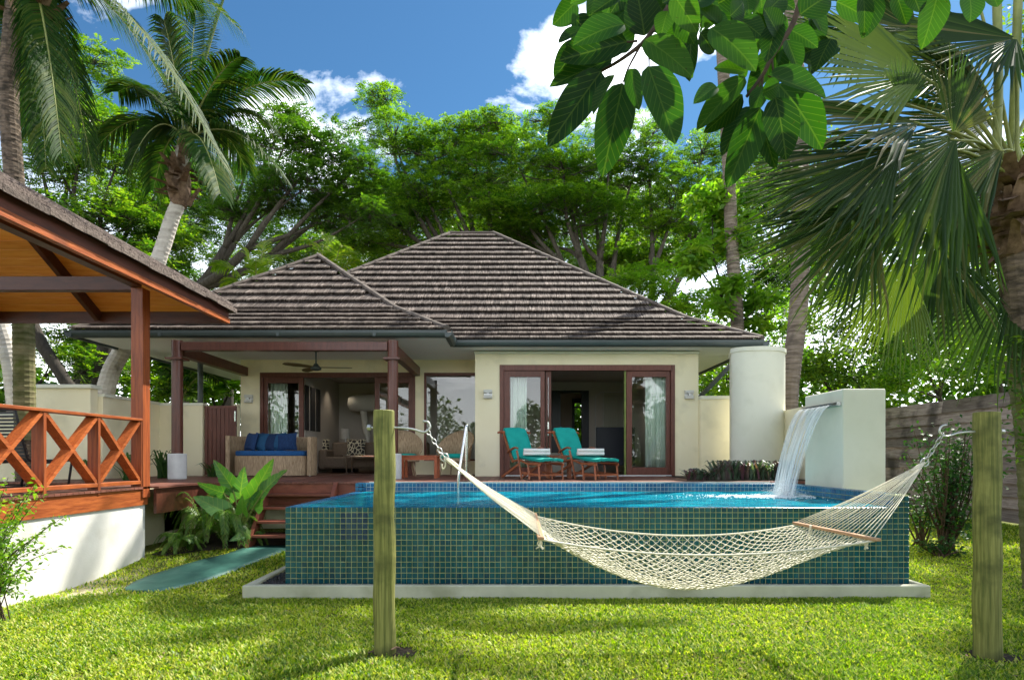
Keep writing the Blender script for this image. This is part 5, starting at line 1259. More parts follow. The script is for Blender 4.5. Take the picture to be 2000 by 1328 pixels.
# steamer loungers
def lounger(label):
    t = thing('steamer_lounger', label, 'sun lounger', (0, 0, 0), 'teak loungers with teal cushions')
    W = .27
    # side profile in (y along, z): head at +y
    for sx in (-1, 1):
        x = sx * W
        m = MB(); m.beam((x, .34, .37), (x, .80, 1.0), .025, .05, up=(0, -1, .5)); m.build('back_rail', M['teak'], t)
        m = MB(); m.tube(smoothpts([(x, .36, .36), (x, .05, .40), (x, -.30, .33)], 4), .024, 6); m.build('seat_rail', M['teak'], t)
        m = MB(); m.beam((x, -.30, .33), (x, -.86, .31), .03, .045); m.build('foot_rail', M['teak'], t)
        m = MB(); m.tube(smoothpts([(x * 1.12, .08, .40 + .20), (x * 1.12, -.04, .30), (x * 1.12, -.14, 0)], 4), [.024] * 9, 6); m.build('leg', M['teak'], t)
        m = MB(); m.beam((x * 1.0, .02, .32), (x, .86, .02), .028, .05); m.build('leg', M['teak'], t)
        m = MB(); m.tube([(x, -.36, .31), (x, -.42, 0)], .025, 6); m.build('leg', M['teak'], t)
        m = MB(); m.tube([(x, -.80, .30), (x, -.84, 0)], .022, 6); m.build('leg', M['teak'], t)
        m = MB(); m.tube(smoothpts([(x * 1.14, .52, .55), (x * 1.14, .40, .60), (x * 1.14, .18, .66), (x * 1.14, .04, .645)], 4), [.018, .022, .026, .03, .032, .034, .036, .036, .036, .037, .036, .034, .03], 8, flat=.6); m.build('armrest', M['teak'], t, smooth=True)
        m = MB(); m.beam((x, .0, .14), (x, -.82, .10), .02, .045); m.build('side_rail', M['teak'], t)
        m = MB(); m.tube([(x * 1.18, .8, 1.02), (x * 1.5, .8, 1.0)], [.035, .03], 10, flat=.7); m.build('head_knob', M['redteak'], t, smooth=True)
    m = MB(); m.tube([(-W * 1.2, .8, 1.01), (W * 1.2, .8, 1.01)], .032, 10); m.build('head_rail', M['redteak'], t, smooth=True)
    m = MB()
    for k in range(10): y = -.34 - k * .054; m.cbox(-W, W, y, y + .035, .335, .35, b=.003)
    tag(m.build('slats', M['teak'], t))
    m = MB(); m.beam((-W, -.42, .08), (W, -.42, .08), .03, .03, up=(0, 1, 0)); m.beam((-W, -.84, .1), (W, -.84, .1), .03, .03, up=(0, 1, 0)); m.build('stretcher', M['teak'], t)
    # cushion as one draped pad: profile path with thickness
    pathc = smoothpts([(0, .86, .93), (0, .82, 1.06), (0, .74, 1.03), (0, .55, .75), (0, .36, .45), (0, .20, .42), (0, -.1, .455), (0, -.5, .40), (0, -.90, .385)], 5)
    V = []; nn = len(pathc); cols = 9
    for i, p in enumerate(pathc):
        for j in range(cols):
            u = j / (cols - 1) * 2 - 1; w_ = W * .93 * (1 - .05 * math.sin(i * .35)); wr = .006 * math.sin(i * 1.1 + j * 2.2)
            V.append((u * w_, p.y + wr, p.z + .018 * (1 - u ** 4) + wr))
    Fc = [(i * cols + j, i * cols + j + 1, (i + 1) * cols + j + 1, (i + 1) * cols + j) for i in range(nn - 1) for j in range(cols - 1)]
    o = nmesh('cushion', V, Fc, M['teal'], t, smooth=True); s_ = o.modifiers.new('s', 'SOLIDIFY'); s_.thickness = .055; s_.offset = -.2; b = o.modifiers.new('b', 'BEVEL'); b.width = .015; b.segments = 2
    return t
l1 = lounger('teak lounger with teal cushion and folded towel, left of the pair'); l1.location = (.36, 11.5, DZ); l1.rotation_euler = (0, 0, R(27)); l1.scale = (.88,) * 3; 
l2 = copy_tree(l1); l2.location = (1.34, 11.5, DZ); l2.rotation_euler = (0, 0, R(27)); l2['label'] = 'teak lounger with teal cushion and folded towel, right of the pair'
def towel(p, rz_, label):
    t = thing('folded_towels', label, 'towel', p, 'folded white towels on the loungers')
    for k in range(2):
        m = MB(); z = p[2] + k * .062; n = 12
        poly_ = [(-.06, 0)] + [(.06 + .028 * math.sin(R(a)), .03 - .03 * math.cos(R(a))) for a in range(0, 181, 30)] + [(-.06, .06)] + [(-.06 - .028 * math.sin(R(a)), .03 + .03 * math.cos(R(a))) for a in range(30, 180, 30)]
        vs = [(x, y, zz_) for x in (-.24 + .006 * k, .24 - .004 * k) for y, zz_ in poly_]; nn = len(poly_)
        m.add(vs, [tuple(range(nn)), tuple(reversed(range(nn, 2 * nn)))] + [(q, nn + q, nn + (q + 1) % nn, (q + 1) % nn) for q in range(nn)])
        o = m.build('towel', M['towel'], None); o.parent = t; o.location = (0, 0, k * .062)
    t.rotation_euler = (0, 0, rz_); return t
towel((.45, 11.2, DZ + .438), R(4), 'folded white towels on the seat of the left lounger')
towel((1.43, 11.2, DZ + .438), R(4), 'folded white towels on the seat of the right lounger')
o = part('white_planter', M['white'], None, ((771 - CX) / 112, (783 - CX) / 112, 10.9, 11.0, DZ, DZ + .48), b=.008) if False else None

# ------------------------------------------------------------------ fence at the right
fe = thing('timber_fence', 'weathered overlapping horizontal board fence at the right', 'fence', (10.7, 13, 0))
FXp = 10.7; z = .10; rows = 10; hb = 2.75 / rows
for r_ in range(rows):
    y = 6.2 - random.uniform(0, 1.5); zz_ = .12 + r_ * hb
    while y < 19.5:
        ln = random.uniform(2.6, 3.6); y2 = min(y + ln, 19.6)
        j = random.uniform(-.012, .012); k = random.uniform(-.02, .02); t = .034
        m = MB(); zb = zz_ + j; zt = zz_ + hb + .03 + j; nseg = 4; vs = []
        for q in range(nseg + 1):
            yq = y + .004 + (y2 - y - .008) * q / nseg; w_ = random.uniform(-.010, .010)
            vs += [(FXp - .075 + k * q / nseg, yq, zb + w_), (FXp - .075 - t + k * q / nseg, yq, zb + w_), (FXp - .012 - t, yq, zt + w_ * .5), (FXp - .012, yq, zt + w_ * .5)]
        fs = [(q * 4 + a, q * 4 + (a + 1) % 4, q * 4 + 4 + (a + 1) % 4, q * 4 + 4 + a) for q in range(nseg) for a in range(4)] + [(3, 2, 1, 0), tuple(nseg * 4 + a for a in range(4))]
        m.add(vs, fs); m.build('board', M['fence'], fe); y = y2
for y in (6.5, 9.4, 12.3, 15.2, 18.1): part('fence_post', M['fence'], fe, (FXp + .0, FXp + .1, y, y + .1, -.1, 2.8))

# ------------------------------------------------------------------ vegetation generators
def unit(a): return a / np.maximum(np.linalg.norm(a, axis=-1, keepdims=True), 1e-9)
def diamonds(base, d, w, ln, wd, cup=.0):
    """leaf quads: base point, direction d, across vector w"""
    mid = base + d * (ln * .45)[:, None]
    return np.stack([base, mid + w * (wd / 2)[:, None], base + d * ln[:, None] - np.array([0, 0, 1.]) * (ln * cup)[:, None], mid - w * (wd / 2)[:, None]], 1)
def rand_leaves(P, size, aspect, up=.5):
    n = len(P); d = unit(NP.normal(0, 1, (n, 3)) * [1, 1, .55] - [0, 0, .15]); nr = unit(NP.normal(0, 1, (n, 3)) + [0, 0, up * 3]); w = unit(np.cross(d, nr))
    ln = size * NP.uniform(.7, 1.3, n); return diamonds(P, d, w, ln, ln * aspect, .12)
def sprays(P, D, Ls, npair, ll, lw):
    """feathery compound leaves"""
    n = len(P); up = unit(NP.normal(0, .3, (n, 3)) + [0, 0, 1]); S_ = unit(np.cross(D, up)); out = []
    for k in range(npair):
        t = (k + .6) / npair; b = P + D * (Ls * t)[:, None] - np.array([0, 0, 1.]) * (Ls * .28 * t * t)[:, None]
        for sg in (-1, 1):
            d = unit(S_ * sg + D * .45 - np.array([0, 0, .18]) + NP.normal(0, .12, (n, 3))); w = unit(D + NP.normal(0, .15, (n, 3)))
            ln = ll * (1 - .5 * abs(t - .45) * 1.4) * NP.uniform(.8, 1.2, n); out.append(diamonds(b, d, w, ln, np.full(n, lw)))
    return np.concatenate(out)
def quads_obj(name, Q, mat, parent, clump=None):
    n = len(Q); V = Q.reshape(-1, 3); Fq = np.arange(n * 4).reshape(-1, 4)
    r_ = NP.random(n) if clump is None else np.clip(clump + NP.normal(0, .16, n), 0, .999)
    return nmesh(name, V, Fq, mat, parent, rnd=r_)
NPADS = [0]
def tree(label, base, fork_z, masses, leaf, bark='bark', style='spray', r0=.25, dens=1.0, pads_per=6, flat=.24, lsize=.092, name='rain_tree', cat='tree', group=None, lean=0, nlimb=5, padr=.42, thr=.012, stems=None):
    """masses: (px, py, Y, rpx, rpy) foliage volumes in photo pixels at distance Y"""
    bx_, by_, bz_ = base
    t = thing(name, label, cat, (bx_, by_, bz_), group)
    pads = []; pads_per = int(pads_per * 1.9)
    for px, py, Y, rx, ry in masses:
        c = at(px, py, Y); s = Y / F; Rx, Rz = rx * s, ry * s
        for k in range(pads_per):
            while True:
                u = NP.uniform(-1, 1, 3)
                if (u ** 2).sum() < 1: break
            if k % 2 == 0: u = u / max(.3, np.linalg.norm(u)) * .8
            pr = Rx * padr * NP.uniform(.75, 1.25)
            pads.append((c + Vector((u[0] * Rx * .85, u[1] * Rx * .8, u[2] * Rz * .85)), pr))
    trunk = MB(); fork = Vector((bx_ + lean, by_, bz_ + fork_z)); B = Vector(base)
    trunk.tube(smoothpts([B - Vector((0, 0, .3)), B + (fork - B) * .5 + Vector((random.uniform(-.1, .1) * 3, 0, 0)), fork], 4), [r0 * (1.25 - .04 * k) for k in range(9)], 10)
    cs = [at(*m_[:3]) for m_ in masses]; order = sorted(range(len(cs)), key=lambda q: cs[q].x); ng = max(1, round(len(cs) / 3)); limbs = [None] * len(cs)
    for g_i in range(ng):
        idx = order[g_i * len(cs) // ng:(g_i + 1) * len(cs) // ng]; gc = sum((cs[q] for q in idx), Vector()) / len(idx)
        sec = fork + (gc - fork) * .42 + Vector((random.uniform(-.2, .2), random.uniform(-.4, .4), -(gc.z - fork.z) * .06)); p0 = smoothpts([fork, (fork + sec) / 2 + Vector((0, 0, -.15)), sec], 4)
        trunk.tube(p0, [r0 * (.62 - .018 * q) for q in range(len(p0))], 8)
        for q in idx:
            c = cs[q]; mid = sec + (c - sec) * .5 + Vector((random.uniform(-.3, .3), random.uniform(-.3, .3), random.uniform(-.3, .1))); pts = smoothpts([sec, mid, c], 6)
            trunk.tube(pts, [r0 * .38 * (1 - .8 * w2 / 12) for w2 in range(13)], 6); limbs[q] = p0 + pts[1:]
    for i, (pc, pr) in enumerate(pads):
        pts = limbs[i // pads_per]; q = min(pts[9:], key=lambda a: (a - pc).length); mid = (q + pc) / 2 + Vector((random.uniform(-.15, .15), random.uniform(-.15, .15), -.12 * pr))
        trunk.tube(smoothpts([q, mid, pc], 3), [r0 * .10 * (1 - .12 * k) for k in range(7)], 4)
        for _ in range(3):
            a = random.uniform(0, 6.28); e = pc + Vector((math.cos(a) * pr * .7, math.sin(a) * pr * .7, random.uniform(0, .2) * pr)); trunk.tube([mid, (mid + e) / 2 + Vector((0, 0, -.05)), e], [r0 * .05, r0 * .04, r0 * .02], 3, cap=False)
    trunk.build('trunk', M[bark], t, smooth=True)
    Q = []; C = []
    for pc, pr in pads:
        tone = NP.uniform(.1, .9)
        if style == 'spray':
            n = int(max(14, 60 * dens * pr ** 2)); a = NP.uniform(0, 6.283, n); rho = np.sqrt(NP.random(n)) * pr * NP.uniform(.75, 1.15, n)
            zz = (1 - (rho / pr) ** 2) * pr * flat * .9 + NP.normal(0, pr * flat * .3, n) - .05
            P = np.stack([np.cos(a) * rho, np.sin(a) * rho, zz], 1) + np.array(pc); D = unit(np.stack([np.cos(a), np.sin(a), NP.normal(.1, .3, n)], 1) + NP.normal(0, .55, (n, 3)) * [1, 1, .4])
            q = sprays(P, D, NP.uniform(.35, .65, n) * lsize * 7, 5, lsize * 1.65, lsize * .62); cl_ = np.tile(np.clip(tone + NP.normal(0, .12, n), 0, 1), 10)
        else:
            n = int(max(60, 800 * dens * pr ** 2 * (.1 / lsize) ** 1.3)); u = unit(NP.normal(0, 1, (n, 3))); rr = pr * NP.random(n) ** .4
            P = u * rr[:, None] * [1, 1, max(flat, .45)] + np.array(pc); q = rand_leaves(P, lsize, .42); cl_ = np.full(n, tone)
        Q.append(q); C.append(cl_)
    Q = np.concatenate(Q); C = np.concatenate(C); NPADS[0] += len(Q)
    quads_obj('crown', Q, L[leaf], t, C)
    return t

# ---- rain trees behind the villa
Y = 28
G1 = 'spreading rain trees behind the villa'
tree('tall rain tree whose bare limb leans left above the roof ridge', (1.6, 28, 0), 8.6, [(745, 205, Y, 50, 40), (770, 280, Y, 85, 45), (850, 310, Y, 100, 42), (905, 255, Y, 60, 30), (955, 240, Y - 1, 45, 24), (830, 380, Y, 110, 40), (740, 395, Y + 1, 80, 40), (930, 340, Y - 1, 80, 40), (800, 455, Y + 1, 110, 36), (700, 470, Y + 1, 90, 30), (880, 420, Y + 2, 90, 36), (960, 300, Y + 2, 90, 44)], 'rain', r0=.36, pads_per=9, dens=1.15, lean=-2.6, group=G1)
tree('wide vase shaped rain tree rising behind the ridge at centre right', (3.9, 27, 0), 8.3, [(1000, 300, 27, 90, 40), (1070, 235, 27, 55, 28), (1100, 330, 26.5, 100, 50), (1190, 290, 27, 80, 50), (1010, 400, 27, 120, 42), (1130, 420, 27, 120, 38), (1240, 330, 27.5, 80, 50), (1060, 480, 29, 120, 30), (1200, 490, 29, 100, 28), (1150, 370, 29, 110, 50), (1010, 440, 29, 90, 40), (1290, 510, 29, 90, 26)], 'rain', r0=.34, pads_per=9, dens=1.15, group=G1)
tree('rain tree with pale forked limbs behind the right roof slope', (7.0, 27, 0), 7.5, [(1370, 300, 28, 70, 50), (1320, 380, 27, 90, 50), (1400, 380, 28, 70, 50), (1290, 440, 27, 70, 28), (1260, 260, 28, 60, 40), (1440, 280, 28, 60, 60), (1390, 460, 28, 80, 30)], 'rain', r0=.30, pads_per=8, dens=1.1, lean=-.9, group=G1)
tree('dark layered rain tree with long limb over the left wing roof', (-12.6, 24.5, 0), 8.2, [(560, 275, 24, 70, 38), (640, 290, 24, 80, 45), (700, 325, 24, 60, 40), (600, 365, 24, 100, 36), (540, 400, 25, 80, 30), (680, 380, 25, 80, 40), (715, 420, 24, 65, 40), (640, 430, 25, 60, 30), (520, 340, 25, 55, 35), (470, 415, 25, 60, 24), (560, 230, 25, 50, 25), (500, 280, 25, 60, 30)], 'rain_dark', bark='bark', r0=.32, pads_per=9, dens=1.2, group=G1)
tree('leafy green tree behind the leaning coconut palm', (-13.5, 19.5, 0), 6.5, [(180, 230, 19, 80, 45), (110, 320, 19, 70, 50), (235, 300, 19, 80, 50), (190, 420, 18, 95, 45), (100, 440, 18, 70, 40), (290, 430, 19, 60, 55), (240, 500, 18.5, 90, 26), (60, 200, 20, 60, 70), (330, 350, 20, 60, 50), (150, 120, 21, 80, 50), (140, 260, 21, 130, 70), (250, 400, 21, 110, 60), (60, 380, 20, 80, 60), (330, 470, 20, 80, 50), (160, 480, 20, 100, 40)], 'mid', bark='bark_dark', r0=.24, pads_per=9, dens=1.15, flat=.42, group=G1)
tree('small bright tree seen low between the two roofs', (-10.2, 32, 0), 6, [(480, 505, 32, 80, 40), (600, 495, 32, 80, 36), (720, 505, 32, 90, 36), (430, 560, 31, 60, 36)], 'mid', r0=.2, pads_per=8, dens=1.0, group=G1)
tree('lime green tree peeping over the right hip of the roof', (6.4, 25.5, 0), 4.6, [(1250, 545, 25.5, 85, 36), (1310, 590, 25.5, 60, 34), (1380, 600, 25.5, 60, 36)], 'lime', r0=.15, pads_per=7, dens=1.1, lsize=.12, name='lime_tree')
G2 = 'darker trees further back'
for lb, X, ms in (('dark tree far behind between the palm and the wing roof', -17, [(330, 430, 36, 120, 60), (440, 380, 36, 110, 60), (260, 530, 35, 120, 50), (560, 480, 36, 110, 50)]),
                  ('dark tree far behind the middle of the main roof', -2, [(700, 400, 37, 120, 60), (850, 420, 37, 120, 60), (1000, 410, 37, 120, 60), (780, 500, 36, 120, 40)]),
                  ('dark tree far behind the right half of the main roof', 8, [(1130, 420, 37, 120, 60), (1260, 430, 37, 110, 70), (1370, 480, 36, 100, 60), (1200, 530, 36, 130, 40)]),
                  ('dark tree far behind the slim palm trunks', 14, [(1480, 400, 35, 110, 90), (1600, 480, 34, 110, 90), (1500, 580, 34, 100, 60), (1700, 400, 34, 110, 90)])):
    tree(lb, (X, 37, 0), 7, ms, 'rain_dark', r0=.28, pads_per=9, dens=.8, flat=.4, lsize=.14, name='background_tree', bark='bark_dark', group=G2)
# ---- right side trees
tree('bright tree with big drooping leaves beside the slim palm trunk', (6.6, 17.5, 0), 4.5, [(1390, 400, 17.5, 60, 40), (1450, 470, 17.5, 70, 60), (1350, 500, 17, 40, 36), (1480, 380, 18, 60, 60), (1410, 580, 17, 60, 50), (1480, 600, 17, 60, 50)], 'lime', style='leaf', r0=.12, pads_per=7, lsize=.26, dens=1.1, flat=.7, name='mango_tree', bark='bark_dark')
GR = 'garden trees beyond the fence and pool'
RT_ = [('green tree behind the upper fan palm leaves', 9.0, 20, [(1560, 300, 20, 90, 90), (1650, 400, 20, 90, 80), (1560, 480, 20, 80, 70), (1500, 300, 21, 70, 80)], 'mid'),
       ('dense tree directly behind the waterfall block', 9.2, 16.5, [(1600, 600, 16, 80, 70), (1600, 710, 15.5, 80, 55), (1690, 660, 16.5, 80, 70), (1670, 740, 16, 70, 50)], 'mid'),
       ('tree over the left end of the board fence', 13.5, 18.5, [(1770, 560, 18, 90, 80), (1790, 680, 17.5, 90, 60), (1860, 620, 18, 80, 70), (1740, 740, 17, 70, 40)], 'lime'),
       ('tall dark tree behind the fan palm crown', 15.5, 19, [(1800, 380, 19, 100, 80), (1900, 460, 19, 90, 80), (1700, 480, 19, 80, 60), (1960, 350, 19, 90, 90)], 'mid'),
       ('tree leaning over the fence at the right photo edge', 15.0, 14.5, [(1950, 640, 14, 80, 60), (1990, 560, 14, 80, 80), (1900, 720, 14, 70, 40), (2050, 680, 14, 80, 70)], 'lime'),
       ('tall tree beyond the fence at the right whose shade falls on the lawn', 13.2, 12.8, [(2180, -60, 12.4, 230, 150), (2420, 40, 12.8, 200, 160), (2150, 260, 12.6, 150, 130), (2380, 300, 12.0, 200, 150), (2300, -250, 12.6, 220, 140), (2260, 480, 11.5, 160, 120)], 'mid'),
       ('pale green tree far behind the low cream wall', 8.0, 24, [(1480, 700, 20, 80, 40), (1540, 640, 21, 70, 60), (1400, 660, 20, 60, 40), (1420, 740, 18, 70, 36)], 'lime')]
for lb, X, Y, ms, lf in RT_:
    tree(lb, (X, Y, 0), 2.2, ms, lf, style='leaf', r0=.13, pads_per=8, lsize=.14, dens=1.0, flat=.7, name='garden_tree', bark='bark_dark', group=GR)
# ---- left lower vegetation behind the garden walls
GL = 'trees behind the garden wall at the left'
for lb, X, Y, ms, lf in [('green tree behind the wide cream pillar', -13.6, 17, [(110, 680, 17, 80, 50), (170, 720, 16, 70, 40), (60, 620, 18, 60, 50), (250, 720, 17, 50, 40), (140, 650, 18, 90, 40), (230, 660, 18, 60, 50)], 'mid'),
                         ('lime tree seen between the pavilion post and the porch post', -11.5, 18.5, [(320, 700, 18, 60, 45), (300, 640, 19, 50, 40), (380, 730, 18, 50, 40), (330, 760, 16.5, 60, 26)], 'mid'),
                         ('airy tree with arching branches behind the brown gate', -9.8, 19.5, [(430, 690, 19, 50, 26), (400, 760, 18.5, 50, 18), (450, 745, 19, 25, 16)], 'lime')]:
    tree(lb, (X, Y, 0), 2.2, ms, lf, style='spray', r0=.13, pads_per=7, dens=1.3, flat=.5, lsize=.09, name='garden_tree', bark='bark_dark', group=GL)
for lb, pts, r_, bk in [('dark leaning trunk behind the garden wall near the leaning palm', [(205, 800, 16), (195, 740, 16), (212, 640, 16), (240, 500, 16)], .17, 'bark_dark'), ('dark crooked trunk behind the wide cream pillar', [(150, 800, 15), (125, 740, 15), (80, 670, 15), (50, 600, 15)], .14, 'bark_dark')]:
    P = [at(*p) for p in pts]; m = MB(); m.tube(smoothpts([Vector((P[0].x, P[0].y, -.2))] + P, 5), r_, 10); o = m.build('bare_trunk', M[bk], smooth=True); tag(o, lb, 'tree trunk')
tree('lime shrub outside the small rear window of the villa', (2.2, 21.2, 0), 1.2, [(1128, 830, 21, 14, 20), (1132, 860, 21, 16, 14), (1124, 880, 21, 14, 12)], 'lime', style='leaf', r0=.04, pads_per=6, lsize=.12, dens=1.0, flat=.8, name='rear_shrub', cat='shrub', bark='twig')
# far wood all round (closes the view and the reflections in the glass)
def wood(name, cx, cy, rad, a0, a1, n, h, mat, lsize=.5, count=26000):
    P = []
    a = NP.uniform(R(a0), R(a1), count); rr = rad + NP.normal(0, 2.0, count); hh = h * (.75 + .35 * np.sin(a * 9) * np.sin(a * 23 + 1)); z = hh * NP.random(count) ** .8
    P = np.stack([cx + rr * np.cos(a), cy + rr * np.sin(a), z], 1)
    q = rand_leaves(P, lsize, .5); return tag(quads_obj(name, q, mat, None, np.clip(.5 + .4 * np.sin(a * 40) * np.sin(z), 0, 1)), kind='stuff')
wood('far_wood', 0, 10, 46, -10, 190, 60, 14.0, L['mid'], .7, 90000)
wood('hedge_behind_viewer', 0, 0, 17, 180, 360, 60, 5.4, L['mid'], .36, 32000)

# ------------------------------------------------------------------ palms
def frond(base, tip, rise, parent, leaf='coco', npair=62, ll=.62, w=.032, droop=.55, rr=.022, side=0.0, name='frond'):
    base, tip = Vector(base), Vector(tip); ctl = (base + tip) / 2 + Vector((0, 0, rise)) 
    pts = [base * (1 - t) ** 2 + ctl * 2 * t * (1 - t) + tip * t * t for t in [k / 16 for k in range(17)]]
    m = MB(); m.tube(pts, [rr * (1.3 - 1.15 * k / 16) for k in range(17)], 5, mi=1, cap=False)
    roll = random.uniform(-.35, .35) + side
    for k in range(npair):
        t = .10 + .90 * (k + random.uniform(-.2, .2)) / npair; t = min(t, .995)
        P = base * (1 - t) ** 2 + ctl * 2 * t * (1 - t) + tip * t * t
        d = ((ctl - base) * (1 - t) + (tip - ctl) * t).normalized(); up = Vector((0, 0, 1)); s_ = d.cross(up)
        if s_.length < .05: s_ = Vector((1, 0, 0))
        s_.normalize(); n_ = s_.cross(d).normalized(); s_ = (s_ * math.cos(roll) + n_ * math.sin(roll)).normalized(); n_ = s_.cross(d)
        le = ll * (math.sin(math.pi * (.12 + .80 * t)) ** .6) * random.uniform(.86, 1.1)
        for sg in (-1, 1):
            dd = (s_ * sg * .8 + d * (.45 + .5 * t) + n_ * .22 + Vector((random.uniform(-.08, .08),) * 3)).normalized(); q = P; vs = []
            ww = (d - dd * d.dot(dd)).normalized()
            for i_, (f, wf_) in enumerate(((0, .6), (.35, 1), (.7, .7), (1, .04))):
                vs += [q - ww * w * wf_ / 2, q + ww * w * wf_ / 2]
                if i_ < 3: dd = (dd + Vector((0, 0, -droop * (.35 + .45 * i_)))).normalized(); q = q + dd * le * (.35, .35, .3)[i_]
            m.add(vs, [(0, 1, 3, 2), (2, 3, 5, 4), (4, 5, 7, 6)], 0, r=random.random() * .8 + .1 * (t > .9))
    return m.build(name, [L[leaf], M['petiole']], parent)
def ringed(pts, r0, r1, step=.09, jag=.04):
    P = smoothpts(pts, 10); tot = sum((a - b).length for a, b in zip(P[:-1], P[1:])); n = int(tot / (step / 3)); out = []; rad = []
    cum = [0]
    for a, b in zip(P[:-1], P[1:]): cum.append(cum[-1] + (b - a).length)
    for k in range(n + 1):
        s = tot * k / n; i = max(j for j in range(len(cum)) if cum[j] <= s + 1e-6); i = min(i, len(P) - 2); f = (s - cum[i]) / max(1e-6, cum[i + 1] - cum[i])
        out.append(P[i].lerp(P[i + 1], f)); rr = r0 + (r1 - r0) * k / n; rad.append(rr * (1 + (jag if k % 3 == 0 else 0) + random.uniform(-.008, .008)))
    return out, rad
def palm_trunk(pts, r0, r1, mat, parent, name='trunk'):
    o, r_ = ringed(pts, r0, r1); m = MB(); m.tube(o, r_, 14); return m.build(name, M[mat], parent, smooth=False)
def fibre(c, rad, h, parent, n=14):
    m = MB(); m.lathe(c - Vector((0, 0, h * .5)), [(rad * .7, 0), (rad * 1.05, h * .3), (rad * 1.1, h * .6), (rad * .7, h)], 12)
    for k in range(n):
        a = random.uniform(0, 6.28); z = random.uniform(-.5, .4) * h; p = c + Vector((math.cos(a) * rad, math.sin(a) * rad, z)); d = Vector((math.cos(a), math.sin(a), random.uniform(-.6, 1)))
        e = p + d * rad * random.uniform(.7, 1.6) + Vector((0, 0, random.uniform(-.1, .1))); sd = Vector((-math.sin(a), math.cos(a), 0)) * rad * .4
        m.add([p - sd, p + sd, e + sd * .4, e - sd * .5], [(0, 1, 2, 3)])
    return m.build('fibre_sheath', M['fibre'], parent)

GP = 'coconut palms at the left'
# left palm, trunk passes behind the pavilion roof
YA = 10.4; sA = F / YA
t = thing('coconut_palm', 'coconut palm with dark trunk at the left edge and mossy foot', 'palm tree', (at(48, 900, YA).x, YA, 0), GP)
palm_trunk([Vector((at(50, 900, YA).x, YA, -.2)), at(48, 780, YA), at(46, 640, YA), at(30, 380, YA), at(18, 200, YA), at(25, 60, YA), at(40, -40, YA)], .14, .142, 'darkpalm', t)
mfo = MB(); o_, r_ = ringed([at(50, 860, YA), at(48, 780, YA), at(46, 640, YA), at(43, 590, YA)], .156, .156); mfo.tube(o_, r_, 14); mfo.build('moss', M['mossbark'], t, smooth=False)
cA = at(60, -60, YA); fibre(at(55, 0, YA), .26, .7, t, 24)
for tipx, tipy, dY, rs, sd in [(440, 330, -1.6, 1.7, -.5), (330, 180, 1.0, 1.2, 0), (470, 60, .5, 1.3, 0), (120, 300, -.6, .8, .3), (60, 260, 1.2, .6, 0), (180, 330, 1.5, 1.2, 0), (-150, 200, 0, 1.2, 0), (-100, -250, 1, 1, 0), (250, -300, 1, .8, 0), (560, -120, 1, 1, 0), (90, 330, -.2, .5, .2), (380, 20, 2.5, 1.0, 0), (-60, 350, .8, 1.0, 0)]:
    frond(cA, at(tipx, tipy, YA + dY), rs, t, ll=.80, npair=105, w=.026)
m = MB()
for dx_, dz_ in ((.42, .35), (.15, .25), (.3, .12)): m.lathe(cA + Vector((dx_ + .3, -.1, dz_ - .45)), [(.02, 0), (.09, .05), (.12, .13), (.09, .22), (.02, .27)], 12)
m.build('coconuts', M['coconut'], t, smooth=True)
# leaning palm
YL = 13.0
t = thing('coconut_palm', 'leaning coconut palm with shaggy brown collar above the wall', 'palm tree', (at(185, 900, YL).x, YL, 0), GP)
palm_trunk([Vector((at(170, 900, YL).x, YL, -.2)), at(205, 770, YL), at(245, 670, YL), at(305, 520, YL), at(335, 430, YL), at(352, 380, YL), at(356, 290, YL)], .20, .13, 'palmbark_white', t)
fibre(at(350, 360, YL), .21, .95, t, 40); cL = at(362, 275, YL); fibre(cL - Vector((0, 0, .1)), .14, .5, t, 10)
for tipx, tipy, dY, rs, sd in [(445, -20, .4, .3, .2), (385, -15, 1.0, .2, 0), (320, 40, -.6, .5, 0), (600, 165, .3, 1.0, 0), (555, 345, -.4, 1.1, 0), (500, 150, 1.2, .8, 0), (470, 110, -1.0, .6, 0), (250, 330, -.5, 1.2, 0), (180, 300, .5, 1.2, 0), (430, 380, -1.6, 1.0, 0), (290, 190, 1.5, .9, 0), (480, 330, 1.5, 1.2, 0), (300, 370, 1.2, 1.1, 0), (230, 180, .8, 1.0, 0), (540, 260, 1.0, 1.1, 0)]:
    frond(cL, at(tipx, tipy, YL + dY), rs, t, ll=.84, npair=90, w=.034)
# pale trunk at far left
YC = 12.3
t = thing('coconut_palm', 'pale leaning palm trunk at the far left under the pavilion eave', 'palm tree', (at(45, 900, YC).x, YC, 0), GP)
palm_trunk([Vector((at(50, 900, YC).x, YC, -.2)), at(30, 780, YC), at(14, 680, YC), at(-10, 600, YC), at(-60, 400, YC)], .17, .14, 'palmbark_white', t)
# slim palms at the right
t = thing('slim_palm', 'slim ringed palm trunk rising behind the right end of the roof', 'palm tree', (6.3, 17, 0), 'slim palms at the right')
palm_trunk([Vector((6.4, 17, -.2)), at(1440, 640, 17), at(1435, 560, 17), at(1428, 450, 17), at(1424, 350, 17), at(1415, 180, 17), at(1405, 0, 17), at(1400, -80, 17)], .19, .15, 'palmbark', t)
ct = at(1400, -90, 17)
for k in range(9):
    a = k * .7; frond(ct, ct + Vector((math.cos(a) * 2.6, math.sin(a) * 2.6, -.4)), 1.2, t, ll=.6, npair=36, w=.05)
t = thing('slim_palm', 'ringed palm trunk standing just behind the curved pillar', 'palm tree', (6.0, 13.4, 0), 'slim palms at the right')
palm_trunk([Vector((6.0, 13.4, -.2)), at(1540, 800, 13.4), at(1546, 720, 13.4), at(1556, 640, 13.4), at(1562, 560, 13.4), at(1564, 400, 13.4), at(1556, 200, 13.4), at(1545, -60, 13.4)], .20, .17, 'palmbark', t)
ct = at(1542, -75, 13.4)
